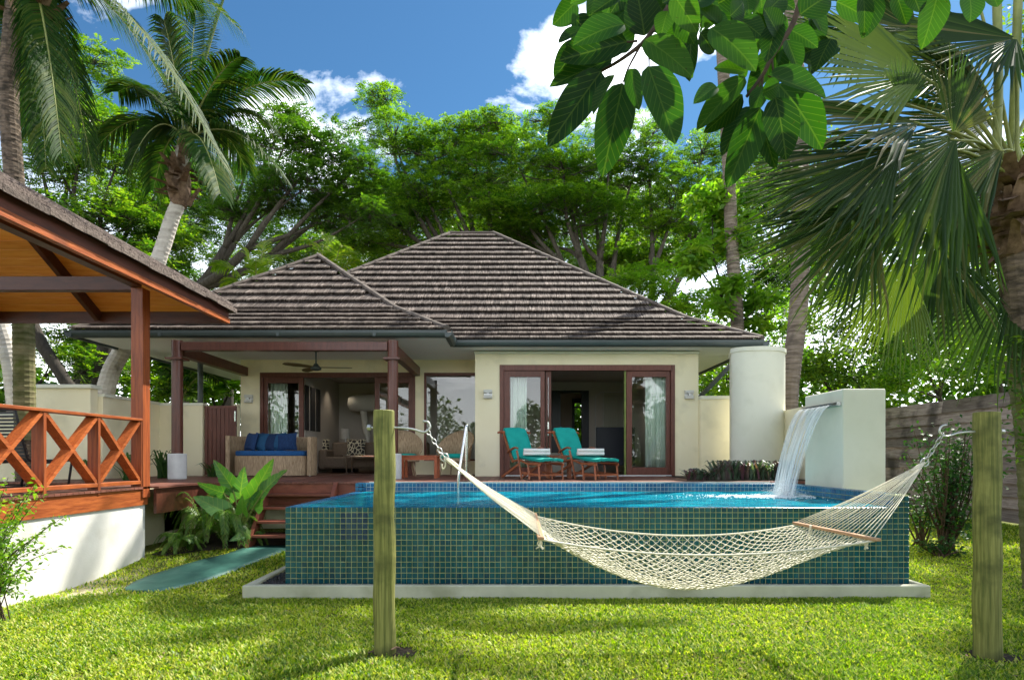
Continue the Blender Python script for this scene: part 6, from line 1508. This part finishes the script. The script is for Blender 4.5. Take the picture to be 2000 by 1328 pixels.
for k in range(9):
    a = k * .7 + .3; frond(ct, ct + Vector((math.cos(a) * 2.6, math.sin(a) * 2.6, -.6)), 1.2, t, ll=.6, npair=36, w=.05)
# yellow young palms behind the wing roof
for lb, px, py, Y_, tips in [('yellow green young palm showing left of the wing roof peak', 500, 590, 21, [(415, 520), (440, 560), (470, 480), (520, 470), (500, 510), (560, 530), (450, 600), (540, 500)]), ('yellow green young palm showing right of the wing roof peak', 650, 560, 22, [(600, 470), (640, 460), (620, 500), (690, 500), (720, 560), (670, 480), (710, 520)]), ('low coconut palm hanging behind the porch post', 350, 790, 16.5, [(300, 700), (320, 690), (345, 730), (410, 700), (430, 745), (330, 700)])]:
    b = at(px, py, Y_); t = thing('young_palm', lb, 'palm tree', (b.x, b.y, 0), 'young palms behind the villa')
    mm = MB(); mm.tube([Vector((b.x, b.y, -.2)), b], .1, 8); mm.build('trunk', M['palmbark'], t)
    for tx, ty_ in tips: frond(b, at(tx, ty_, Y_ + random.uniform(-1, 1)), .9, t, leaf='cocoy' if 'yellow' in lb else 'coco', ll=.6, npair=34, w=.05)

# fan palm at the right
YF = 5.3
fp = thing('fan_palm', 'large fan palm with broad pleated leaves at the right edge', 'palm tree', (at(2030, 900, YF).x, YF, 0))
palm_trunk([Vector((at(2048, 900, YF).x, YF, -.2)), at(2040, 1100, YF), at(2022, 850, YF), at(1996, 650, YF), at(1980, 500, YF), at(1978, 400, YF)], .13, .118, 'darkpalm', fp)
mm = MB(); o_, r_ = ringed([at(2040, 1150, YF), at(2024, 850, YF), at(2004, 700, YF)], .15, .15); mm.tube(o_, r_, 14); mm.build('moss', M['mossbark'], fp)
fibre(at(1972, 400, YF), .20, .50, fp, 60); fibre(at(1978, 470, YF), .14, .40, fp, 24)
m = MB()
for k in range(70):
    c = at(1900 + random.gauss(0, 25), 400 + random.gauss(0, 28), YF - .25 + random.gauss(0, .1)); m.lathe(c, [(.003, 0), (.012, .008), (.012, .016), (.003, .024)], 6)
for k in range(14): m.tube([at(1945, 370, YF - .1), at(1900 + random.gauss(0, 22), 395 + random.gauss(0, 25), YF - .25)], .003, 4)
tag(m.build('fruit_stalks', M['twig'], fp), kind='stuff')
crown = at(1972, 350, YF)
def fanleaf(hub, ang, rpx, span, Yh, leaf='fan', tilt=0.3, fold=.0, nseg=42, droop=.35, split=.6, petiole=True):
    """ang: degrees in the picture plane, 0 = right, 90 = up; tilt leans the blade towards the camera"""
    H = at(hub[0], hub[1], Yh); s = Yh / F; Rr = rpx * s
    ax = Vector((math.cos(R(ang)), 0, math.sin(R(ang)))); sdv = Vector((-math.sin(R(ang)), 0, math.cos(R(ang)))); nrm = Vector((0, -1, 0))
    sdv = (sdv * math.cos(tilt) + nrm * math.sin(tilt)).normalized(); nrm = ax.cross(sdv).normalized()
    m = MB()
    for k in range(nseg):
        th0 = R(span) * ((k) / nseg - .5); th1 = R(span) * ((k + 1) / nseg - .5); thm = (th0 + th1) / 2
        ln = Rr * (.72 + .28 * math.cos(thm * .9)) * random.uniform(.93, 1.05)
        vs = []; brk = random.random() < .12
        for j, (f, wf_) in enumerate(((.03, 1), (split * .55, 1), (split, 1.0), (split + (1 - split) * .45, .62), (1.0, .03))):
            g = 1 if f <= split else 0
            r_ = ln * f; d = ax * math.cos(thm) + sdv * math.sin(thm); wv = (-ax * math.sin(thm) + sdv * math.cos(thm)) * (min(r_, ln * split) * (th1 - th0) / 2 * wf_)
            dr = Vector((0, 0, -1)) * (.6 * droop * Rr * (f ** 2.6) * (1.0 + (.5 if brk else 0) + random.uniform(-.15, .25))) + nrm * (.10 * Rr * math.cos(thm * 1.2) * f * f)
            if f > split: dr += Vector((random.uniform(-.02, .02), random.uniform(-.02, .02), random.uniform(-.015, .01))) * Rr
            c = H + d * r_ + dr; rid = nrm * (min(r_, ln * split) * (th1 - th0) * .28 * wf_)
            vs += [c - wv, c + rid, c + wv]
        fs = []
        for j in range(4): fs += [(j * 3, j * 3 + 1, j * 3 + 4, j * 3 + 3), (j * 3 + 1, j * 3 + 2, j * 3 + 5, j * 3 + 4)]
        m.add(vs, fs, 0, r=random.random() * (.72 if random.random() < .85 else .99))
    o = m.build('leaf', L[leaf], fp)
    if petiole:
        mp_ = MB(); c2 = crown + Vector((random.uniform(-.08, .08), random.uniform(-.1, .1), random.uniform(-.1, .1))); mid = (H + c2) / 2 + Vector((0, 0, .12)); P = smoothpts([c2, mid, H + ax * Rr * .03], 5)
        mp_.tube(P, [.022 - .001 * k for k in range(len(P))], 6, flat=.6); mp_.build('petiole', M['petiole'], o, smooth=True)
for a in [((1805, 148), 165, 300, 135, 5.0, 'fany', .5, 36, .12), ((1985, 75), 183, 240, 150, 5.2, 'fan', .6, 34, .15), ((1795, 240), 175, 300, 120, 4.75, 'fan', .8, 38, .25),
          ((1868, 268), 205, 400, 105, 4.6, 'fan', .6, 46, .22), ((1862, 262), 78, 160, 110, 4.7, 'fan', .4, 20, .0), ((1960, 292), 200, 260, 90, 4.9, 'fan', .7, 32, .25),
          ((1713, 402), 218, 290, 95, 4.7, 'fan', .5, 44, .15), ((1772, 505), 240, 230, 85, 4.9, 'fany', .4, 42, .18), ((1860, 285), 248, 340, 70, 4.7, 'fan', .7, 34, .18),
          ((1835, 480), 262, 190, 100, 5.1, 'fan', .6, 30, .2), ((1990, 520), 225, 270, 100, 5.4, 'fan', .5, 36, .25), ((1760, 290), 200, 310, 100, 4.5, 'fan', .7, 40, .2), ((1765, 205), 85, 90, 100, 4.9, 'fan', .3, 16, 0),
          ((1900, 400), 228, 210, 110, 5.6, 'fany', .5, 32, .2), ((1690, 330), 210, 260, 95, 5.0, 'fan', .5, 38, .2), ((1930, 190), 150, 210, 120, 5.4, 'fan', .5, 30, .1),
          ((2080, 300), 20, 260, 140, 5.3, 'fan', .5, 26, .3), ((2060, 150), 60, 260, 140, 5.5, 'fan', .5, 26, .2), ((1900, -40), 110, 280, 150, 5.6, 'fan', .5, 30, .1), ((2100, 480), -40, 250, 130, 5.3, 'fan', .5, 26, .4), ((1790, 60), 140, 260, 130, 5.9, 'fan', .5, 34, .1), ((1900, 120), 172, 280, 120, 5.7, 'fany', .5, 36, .12), ((1945, 235), 165, 300, 115, 5.8, 'fan', .5, 38, .15), ((1700, 60), 190, 200, 120, 6.0, 'fan', .5, 30, .15)]:
    fanleaf(a[0], a[1], a[2], a[3], a[4], a[5], tilt=a[6], nseg=a[7], droop=a[8])
for pts in ([(1945, 340, 5.3), (1950, 150, 5.4), (1945, -60, 5.5)], [(1975, 340, 5.4), (1985, 100, 5.5), (1990, -60, 5.5)]):
    m = MB(); m.tube(smoothpts([at(*p) for p in pts], 4), .035, 8); m.build('flower_stalk' if False else 'petiole', M['petiole'], fp, smooth=True)
# climbing leaves on the fan palm trunk
Pv = np.array([list(at(2000 + 25 * math.sin(k) + random.gauss(0, 16), random.uniform(650, 900), YF - .14 + random.gauss(0, .04))) for k in range(420)])
q = rand_leaves(Pv, .05, .45); quads_obj('climbing_vine', q, L['mid'], fp)

# ------------------------------------------------------------------ overhanging branch with big oval leaves
ob = thing('overhanging_branch', 'leafy branch with big oval leaves hanging into the top of the view', 'tree branch', at(1450, -150, 2.0).to_tuple())
def oval(curl, fold, wav):
    V = []; UV = []; n, c = 14, 6
    for i in range(n + 1):
        t = i / n; w_ = (math.sin(math.pi * min(1, t ** .82)) ** .62) * .5 if 0 < t < 1 else .012
        for j in range(c + 1):
            u = j / c * 2 - 1
            V.append((u * w_, t, -fold * abs(u) * w_ * 2 * 0 + abs(u) ** 1.3 * w_ * fold - curl * (t - .3) ** 2 + wav * math.sin(t * 9 + u * 2) * abs(u))); UV.append((.5 + u * w_ * .9, t))
    Fo = [(i * (c + 1) + j, i * (c + 1) + j + 1, (i + 1) * (c + 1) + j + 1, (i + 1) * (c + 1) + j) for i in range(n) for j in range(c)]
    o = nmesh('leaf', V, Fo, L['big'], smooth=True, uv=UV); me = o.data; bpy.data.objects.remove(o); return me
ovs = [oval(.25, .35, .012), oval(.4, .2, .018), oval(.1, .5, .02), oval(.55, .3, .015)]
def bigleaf(bp, tp, wpx, Y, yaw=None, name='leaf', meshes=ovs, parent=ob, dtip=0.0, stalk=True, src=None):
    B, Tp = at(*bp, Y), at(*tp, Y + dtip); ax = (Tp - B); ln = ax.length; ax.normalize()
    yaw = random.uniform(-.7, .7) if yaw is None else yaw
    nrm = Vector((0, -1, 0)); nrm = (nrm - ax * nrm.dot(ax)).normalized(); sd = ax.cross(nrm).normalized()
    nrm2 = nrm * math.cos(yaw) + sd * math.sin(yaw); sd2 = ax.cross(nrm2).normalized(); w_ = wpx * Y / F / max(.45, math.cos(yaw))
    mt = Matrix.Identity(4)
    for i in range(3): mt[i][0] = sd2[i] * w_; mt[i][1] = ax[i] * ln; mt[i][2] = nrm2[i] * ln * .5; mt[i][3] = B[i]
    return piece(name, random.choice(meshes), parent, mt)
def c3(x, y): return (1000 + x / 2.857, y / 2.857)
def c4(x, y): return (1400 + x / 2.657, y / 2.657)
leaves = [((500, 395), (205, 805), 190, 0), ((620, 460), (510, 960), 205, 0), ((760, 370), (915, 800), 205, .1), ((560, 330), (213, 470), 125, .2), ((640, 235), (265, 335), 190, -.2), ((630, 130), (350, 215), 170, .3),
          ((740, 200), (700, -50), 210, 0), ((740, 215), (1015, 405), 190, 0), ((660, 380), (705, 600), 90, .5), ((600, 300), (650, 60), 110, .5), ((570, 420), (450, 640), 75, .8), ((430, -30), (325, 15), 70, 0), ((620, -40), (450, 70), 120, .3),
          ((900, -30), (1035, 170), 160, 0), ((1000, 180), (990, 455), 90, .6), ((930, 90), (1015, 240), 120, .2), ((1110, 150), (1375, 360), 220, 0), ((1050, 185), (1135, 295), 110, .3), ((1160, 140), (1040, 30), 120, .2), ((1310, -40), (1325, 75), 85, 0),
          ((1270, 110), (1405, 205), 125, 0), ((1305, 400), (1130, 360), 110, .2), ((1300, 430), (1030, 715), 130, .4), ((1290, 530), (1085, 745), 100, -.5), ((1140, 480), (1020, 570), 90, .1), ((1355, 590), (1165, 835), 110, .7), ((1385, 600), (1205, 1040), 175, 0),
          ((1470, 540), (1540, 880), 190, .2), ((1490, 465), (1755, 815), 215, 0), ((1430, 420), (1755, 540), 175, -.3), ((1535, 225), (1600, 390), 115, 0), ((1550, 165), (1705, 250), 100, .2), ((1610, 80), (1780, -40), 180, 0), ((1380, 640), (1465, 935), 90, .7),
          ((1490, 250), (1315, 535), 120, .3), ((1490, 200), (1410, 50), 150, .2), ((1400, 90), (1530, -40), 120, .3), ((1960, -50), (1975, 195), 95, .1), ((840, 20), (960, -60), 120, .2), ((1150, 20), (1290, -50), 130, .3), ((1000, 40), (1130, -50), 120, 0), ((820, 150), (930, 250), 120, .4), ((880, 420), (820, 300), 90, .6), ((1400, 520), (1500, 470), 90, .5), ((1240, 330), (1310, 430), 80, .2), ((1400, 480), (1350, 620), 90, .4), ((1220, 90), (1300, 10), 110, .5), ((700, -60), (860, 60), 150, .3), ((1080, 80), (1200, 150), 130, -.4), ((870, 60), (830, 190), 110, .3), ((1370, 60), (1430, 180), 120, .2), ((1480, 120), (1420, 330), 110, .4)]
for k, (b, tp, w_, yw) in enumerate(leaves):
    Yl = 1.95 + .16 * math.sin(k * 2.3); bigleaf(c3(*b), c3(*tp), w_ / 2.857 * 1.02, Yl, yaw=yw + random.uniform(-.15, .15), dtip=random.uniform(-.05, .05))
for b, tp, w_ in [((820, -30), (770, 182), 115), ((930, -30), (985, 125), 100), ((1150, -40), (1080, 232), 130), ((1310, -30), (1330, 105), 140), ((1420, -50), (1460, 35), 110), ((1000, -60), (1060, 60), 120), ((560, -60), (640, -10), 120)]:
    bigleaf(c4(*b), c4(*tp), w_ / 2.657 * 1.1, 2.05 + random.uniform(-.1, .1), yaw=random.uniform(-.3, .3))
for k in range(60):
    px_ = random.uniform(1110, 1650); py_ = random.uniform(-50, 60) + 50 * math.sin(px_ * .013)
    a_ = random.uniform(200, 340); ln_ = random.uniform(50, 88)
    bigleaf((px_, py_), (px_ + math.cos(R(a_)) * ln_, py_ - math.sin(R(a_)) * ln_), ln_ * .55, 2.15 + random.uniform(0, .35))
m = MB()
for pts, r_ in (([(960, -160), (900, -10), (800, 150), (720, 250), (600, 340), (500, 398)], .010), ([(1700, -160), (1620, -10), (1560, 150), (1450, 320), (1400, 420), (1310, 540)], .011), ([(1100, -120), (1050, 10), (990, 100)], .006), ([(720, 250), (650, 380), (620, 460)], .004), ([(720, 250), (760, 300), (765, 370)], .004), ([(1400, 420), (1385, 600)], .004), ([(1450, 320), (1470, 540)], .004), ([(1430, 420), (1490, 465)], .004),
                ([(700, 230), (640, 235), (560, 215)], .004), ([(1390, 430), (1355, 590), (1340, 620)], .003), ([(2700, -200), (2250, -110), (1700, -160), (1300, -150), (960, -160)], .02)):
    P = [at(*c3(*p), 2.0) for p in pts]; P = smoothpts(P, 4); m.tube(P, [r_ * (1 - .55 * k / len(P)) for k in range(len(P))], 7)
m.build('branch', M['twig'], ob, smooth=True)

# ------------------------------------------------------------------ elephant ear plant
ep = thing('elephant_ear_plant', 'big leaved elephant ear plant growing beside the timber steps', 'plant', at(475, 1055, 9.2).to_tuple())
def earleaf():
    V = []; UV = []; n, c = 14, 8
    for i in range(n + 1):
        t = i / n; w_ = .5 * ((1 - t) ** .72) * (1.0 if t > .14 else (.62 + t * 2.7)) * (1 + .06 * math.sin(i * 2.4))
        for j in range(c + 1):
            u = j / c * 2 - 1; back = -.20 * (abs(u) ** 1.2) if t < .01 else -.20 * abs(u) ** 1.2 * (1 - t) ** 3
            V.append((u * w_, t + back, abs(u) * w_ * .28 - .28 * (t - .3) ** 2 + .035 * math.sin(t * 16 + 1 + u) * abs(u) + .014 * math.cos(t * 30) * abs(u))); UV.append((.5 + u * w_ * .9, t))
    Fo = [(i * (c + 1) + j, i * (c + 1) + j + 1, (i + 1) * (c + 1) + j + 1, (i + 1) * (c + 1) + j) for i in range(n) for j in range(c)]
    o = nmesh('leaf', V, Fo, L['ear'], smooth=True, uv=UV); me = o.data; bpy.data.objects.remove(o); return me
em = [earleaf()]
root = at(470, 1035, 9.2)
for b, tp, w_, yw, Yy in [((461, 962), (417, 898), 44, .3, 9.3), ((467, 985), (476, 912), 50, .1, 9.35), ((484, 985), (533, 897), 54, .25, 9.1), ((508, 966), (557, 916), 38, -.4, 9.0), ((447, 966), (384, 944), 42, -.3, 9.1), ((445, 1003), (377, 968), 46, .5, 8.9), ((492, 1000), (508, 955), 40, .4, 9.2), ((474, 1008), (472, 968), 34, .0, 8.95), ((475, 1045), (448, 1056), 20, .2, 8.9)]:
    b = (b[0] + (tp[0] - b[0]) * .16, b[1] + (tp[1] - b[1]) * .16); bigleaf(b, tp, w_ * .86, Yy, yaw=yw * 1.3, parent=ep, meshes=em, dtip=-.16); m = MB(); m.tube(smoothpts([root, (root + at(*b, Yy)) / 2 + Vector((0, .02, .03)), at(*b, Yy)], 4), [.022, .02, .018, .016, .015, .013, .012, .011, .010], 6); m.build('stalk', M['stem'], ep, smooth=True)
m = MB(); m.tube([root - Vector((0, 0, .35)), root + Vector((0, 0, .02))], [.06, .045], 8); m.build('stem', M['fibre'], ep)

# ferns beside the pavilion
def fern(label, c, spread, n, h, seed, leaf='fern', ll=.11, only=None):
    random.seed(seed); t = thing('fern', label, 'fern', c, 'ferns in the bed beside the pavilion')
    for k in range(n):
        a = 6.283 * k / n + random.uniform(-.3, .3); r_ = spread * random.uniform(.7, 1.1)
        frond(Vector(c), Vector(c) + Vector((math.cos(a) * r_, math.sin(a) * r_ * .8, h * random.uniform(-.1, .5))), h * random.uniform(.8, 1.5), t, leaf=leaf, npair=34, ll=ll, w=.014, droop=.5, rr=.005)
g = lambda x, y: lawn_z(x, y) + .04
fern('tall dark fern against the pavilion plinth', (-4.62, 9.3, g(-4.6, 9.3)), .62, 16, .85, 3, ll=.15)
fern('light green arching fern left of the elephant ear', (-4.28, 9.15, g(-4.3, 9.1)), .55, 18, .62, 4, ll=.15)
fern('fern in deep shade against the deck plinth wall', (-4.4, 9.75, g(-4.4, 9.7)), .5, 14, .7, 5)
fern('low fern spreading at the lawn edge by the plinth corner', (-4.72, 8.72, g(-4.7, 8.7)), .34, 16, .30, 6, ll=.10)
fern('small fern at the foot of the elephant ear', (-4.0, 9.3, g(-4, 9.3)), .3, 12, .3, 8, ll=.08)
random.seed(21)
# strap leaved clumps on the terrace
def strap(label, c, n, h, leaf='strap', w=.022, spread=.35, name='strap_plant', group='strap leaved clumps at the garden wall', lean=1.0, cat='plant'):
    m = MB(); c = Vector(c)
    for k in range(n):
        a = random.uniform(0, 6.283); b = c + Vector((random.uniform(-.08, .08), random.uniform(-.08, .08), 0)); hh = h * random.uniform(.6, 1.1); o_ = spread * random.uniform(.2, 1.1)
        d = Vector((math.cos(a), math.sin(a), 0)); P = [b, b + d * o_ * .3 + Vector((0, 0, hh * .6)), b + d * o_ * .75 + Vector((0, 0, hh * .98)), b + d * o_ * 1.15 + Vector((0, 0, hh * .85))]; sd = Vector((-d.y, d.x, 0)); vs = []
        for p, q in zip(P, (.8, 1, .7, .05)): vs += [p - sd * w * q, p + sd * w * q]
        m.add(vs, [(0, 1, 3, 2), (2, 3, 5, 4), (4, 5, 7, 6)])
    o = m.build(name, L[leaf]); return tag(o, label, cat, group)
strap('green strap leaved clump left of the porch post base', (-6.75, 11.9, 1.06), 46, .55)
strap('green strap leaved clump behind the pavilion corner post', (-7.15, 11.7, 1.06), 40, .5)
strap('small strap leaved clump right of the porch post base', (-6.15, 12.6, 1.06), 22, .32)
strap('grey green clump seen through the railing crosses', (-7.6, 11.0, 1.06), 40, .42)
strap('strap leaved clump seen through the railing nearest the post', (-6.75, 10.8, 1.06), 36, .5)
nb2_ = 0
for k in range(22):
    px = 1352 + (k % 11) * 17.5 + random.uniform(-4, 4); Yk = 10.75 + (k // 11) * .45; hk = .22 if px > 1390 else .13
    if px < 1390 and k > 11: continue
    if k < 11: nf_ = k
    else: nf_ = nb2_; nb2_ += 1
    pl_ = ['first', 'second', 'third', 'fourth', 'fifth', 'sixth', 'seventh', 'eighth', 'ninth', 'tenth', 'eleventh'][nf_] + ' from left in the ' + ('front' if k < 11 else 'back')
    strap('purple green plant, ' + pl_ + ' row behind the pool', (at(px, 940, Yk).x, Yk, DZ), 34, hk * 1.5, leaf='rhoeo', w=.02, spread=.24, name='spiderwort_plant', group='purple leaved plants behind the pool')

# shrubs
def shrub(label, base, blobs, leaf, lsize, n, nst=9, name='shrub', aspect=.5, up=.4, r0=.018, group=None):
    t = thing(name, label, 'shrub', base, group); B = Vector(base); m = MB(); Ps = []
    for c, rad in blobs:
        c = Vector(c)
        for k in range(nst):
            e = c + Vector((random.uniform(-1, 1), random.uniform(-1, 1), random.uniform(-.6, 1))) * rad * .8; b0 = B + Vector((random.uniform(-.1, .1), random.uniform(-.1, .1), 0)); mid = (b0 + e) / 2 + Vector((random.uniform(-.1, .1), random.uniform(-.1, .1), .05)); P = smoothpts([b0, mid, e], 5)
            m.tube(P, [r0 * (1 - .07 * q) for q in range(len(P))], 5)
            for q in range(int(n / nst)):
                p = P[random.randint(5, len(P) - 1)] + Vector((random.gauss(0, 1), random.gauss(0, 1), random.gauss(0, 1))) * rad * .30; Ps.append(list(p))
    m.build('stems', M['twig'], t, smooth=True); quads_obj('foliage', rand_leaves(np.array(Ps), lsize, aspect, up), L[leaf], t); return t
Ys = 9.6
shrub('dark glossy shrub in front of the fence behind the right post', (at(1850, 1080, Ys).x, Ys, .05), [(at(1850, 870, Ys), .42), (at(1820, 920, Ys), .42), (at(1880, 930, Ys), .40), (at(1850, 1000, Ys), .34), (at(1890, 860, Ys), .3)], 'darkshrub', .075, 520, name='glossy_shrub', r0=.016)
shrub('low leafy ground plant at the foot of the glossy shrub', (at(1840, 1075, 8.9).x, 8.9, .03), [(at(1825, 1068, 8.9), .14), (at(1860, 1070, 8.9), .14)], 'darkshrub', .06, 200, name='ground_plant', nst=5)
shrub('small shrub beside the right corner of the pool', (at(1790, 1040, 9.9).x, 9.9, .05), [(at(1790, 990, 9.9), .22)], 'darkshrub', .07, 300, name='glossy_shrub')
# lime shrub in the left foreground: airy sprays of small leaves
t = thing('lime_shrub', 'airy lime green shrub in front of the white plinth at the left edge', 'shrub', (at(-10, 1180, 5.0).x, 5.0, 0)); m = MB(); P_, D_ = [], []
for k in range(64):
    b = at(-20, 1190, 5.0) ; tgt = at(random.choice([random.uniform(-60, 60), random.uniform(-30, 95)]), random.uniform(930, 1165), 5.0 + random.uniform(-.25, .25))
    if k < 5: tgt = at([125, 128, 105, 85, 75][k], [1068, 1005, 1020, 960, 1110][k], 5.0)
    pts = smoothpts([b + Vector((random.uniform(-.1, .1), random.uniform(-.1, .1), -.1)), (b + tgt) / 2 + Vector((-.06, 0, .08)), tgt], 7); m.tube(pts, [.006 * (1 - .05 * q) for q in range(len(pts))], 4, cap=False)
    for q in range(5, len(pts)):
        for _ in range(5):
            P_.append(list(pts[q] + Vector((random.gauss(0, .02), random.gauss(0, .02), random.gauss(0, .02)))))
m.build('stems', M['twig'], t, smooth=True); quads_obj('foliage', rand_leaves(np.array(P_), .042, .42, .4), L['lime'], t)

# ------------------------------------------------------------------ grass
def grass(name, n, xr, yr, hmin, hmax, dens=None):
    x = NP.uniform(xr[0], xr[1], n); y = NP.uniform(yr[0], yr[1], n)
    keep = np.ones(n, bool)
    keep &= ~((x > kx0) & (x < kx1) & (y > ky0) & (y < 11)); keep &= ~((x < PX + .02) & (y < PYB)); keep &= ~((x < x0 + .1) & (y > 9.0)); keep &= x < 10.6
    keep &= np.abs(x) < (y * .86 + .35)
    wear = (np.sin(x * 1.7 + y * 2.3) + np.sin(x * 3.1 - y * 1.9 + 2) + np.sin(x * .8 + 5)) / 3
    near = np.exp(-((x + 4.75) ** 2 / .25 + (y - 6.9) ** 2 / 1.6)); keep &= NP.random(n) > (.75 * near)
    keep &= NP.random(n) < (.80 + .38 * wear)
    for qx, qy in ((X1, Y1), (X2, Y2)): keep &= (np.hypot((x - qx - .05) / 1.5, y - qy) > NP.uniform(.09, .24, n))
    pt = np.sin(x * 7.3 + 2 * np.sin(y * 5.1)) * np.sin(y * 8.7 + 2 * np.sin(x * 4.3)); keep &= (pt < .72) | (NP.random(n) < .35)
    x, y, wear = x[keep], y[keep], wear[keep]
    ip = np.array([not inpoly(a, b, PATHPOLY) for a, b in zip(x, y)]); x, y, wear = x[ip], y[ip], wear[ip]; n = len(x)
    z = np.array([lawn_z(a, b) for a, b in zip(x, y)]) - .004
    a = NP.uniform(0, 6.283, n); h = NP.uniform(hmin, hmax, n) * (1 + .25 * wear); w_ = NP.uniform(.0038, .0085, n) * (1 + .06 * (y - 4)); ln = NP.uniform(.3, 1.3, n) * h
    b = np.stack([x, y, z], 1); sd = np.stack([np.cos(a + 1.57), np.sin(a + 1.57), np.zeros(n)], 1) * w_[:, None]; dr = np.stack([np.cos(a) * ln, np.sin(a) * ln, h], 1)
    md = b + dr * [.45, .45, .65]; V = np.stack([b - sd, b + sd, md + sd * .85, md - sd * .85, b + dr], 1).reshape(-1, 3); i5 = np.arange(n)[:, None] * 5
    Ft = np.concatenate([i5 + [0, 1, 2], i5 + [0, 2, 3], i5 + [3, 2, 4]]); dry = NP.random(n) < (.07 + .16 * (np.sin(x * 2.9 + 1.3 * np.sin(y * 3.7)) * np.sin(y * 4.1 + x) > .55)); cl_ = np.where(dry, .985, np.clip(.36 + .26 * wear + NP.normal(0, .24, n), 0, .9))
    tag(nmesh(name, V, Ft, L['grass'], rnd=np.tile(cl_, 3)), kind='stuff')
grass('grass', 270000, (-5.1, 5.2), (3.9, 6.6), .018, .046)
grass('grass', 130000, (-5.1, 10.6), (6.4, 9.4), .018, .042)
grass('grass', 50000, (4.4, 10.6), (9.0, 17.0), .03, .06)
# trampled soil at the foot of the posts
for qx, qy in ((X1, Y1), (X2, Y2)):
    mm = MB(); vs = [(qx + .05, qy, .006)] + [(qx + .05 + (.19 + .06 * math.sin(k * 2.3)) * math.cos(k * .2618), qy + (.17 + .04 * math.sin(k * 3.1)) * math.sin(k * .2618), .004) for k in range(24)]
    mm.add(vs, [(0, k + 1, (k + 1) % 24 + 1) for k in range(24)]); tag(mm.build('soil_patch', M['soil']), kind='structure')
# small things on the lawn
m = MB()
for k in range(170):
    x, y = random.uniform(-3.5, 3.8), random.uniform(4.0, 6.3); a = random.uniform(0, 6.28); s_ = random.uniform(.012, .03); d = Vector((math.cos(a), math.sin(a), .15)); q = Vector((-d.y, d.x, .1)); c = Vector((x, y, .028))
    m.add([c - d * s_, c + q * s_ * .35, c + d * s_, c - q * s_ * .35], [(0, 1, 2, 3)])
tag(m.build('leaf_litter', M['fibre']), kind='stuff')
c = Vector((X1 + .09, Y1 - .05, .03)); m = MB(); m.add([c + Vector(v) for v in ((-.05, 0, 0), (-.02, -.03, .02), (.03, -.02, .035), (.06, .01, .01), (.02, .03, .03), (-.03, .025, .03))], [(0, 1, 5), (1, 2, 4, 5), (2, 3, 4)]); tag(m.build('dry_leaf', M['fibre']), 'curled brown dry leaf at the foot of the left hammock post', 'leaf')
print('leaf quads', NPADS[0])
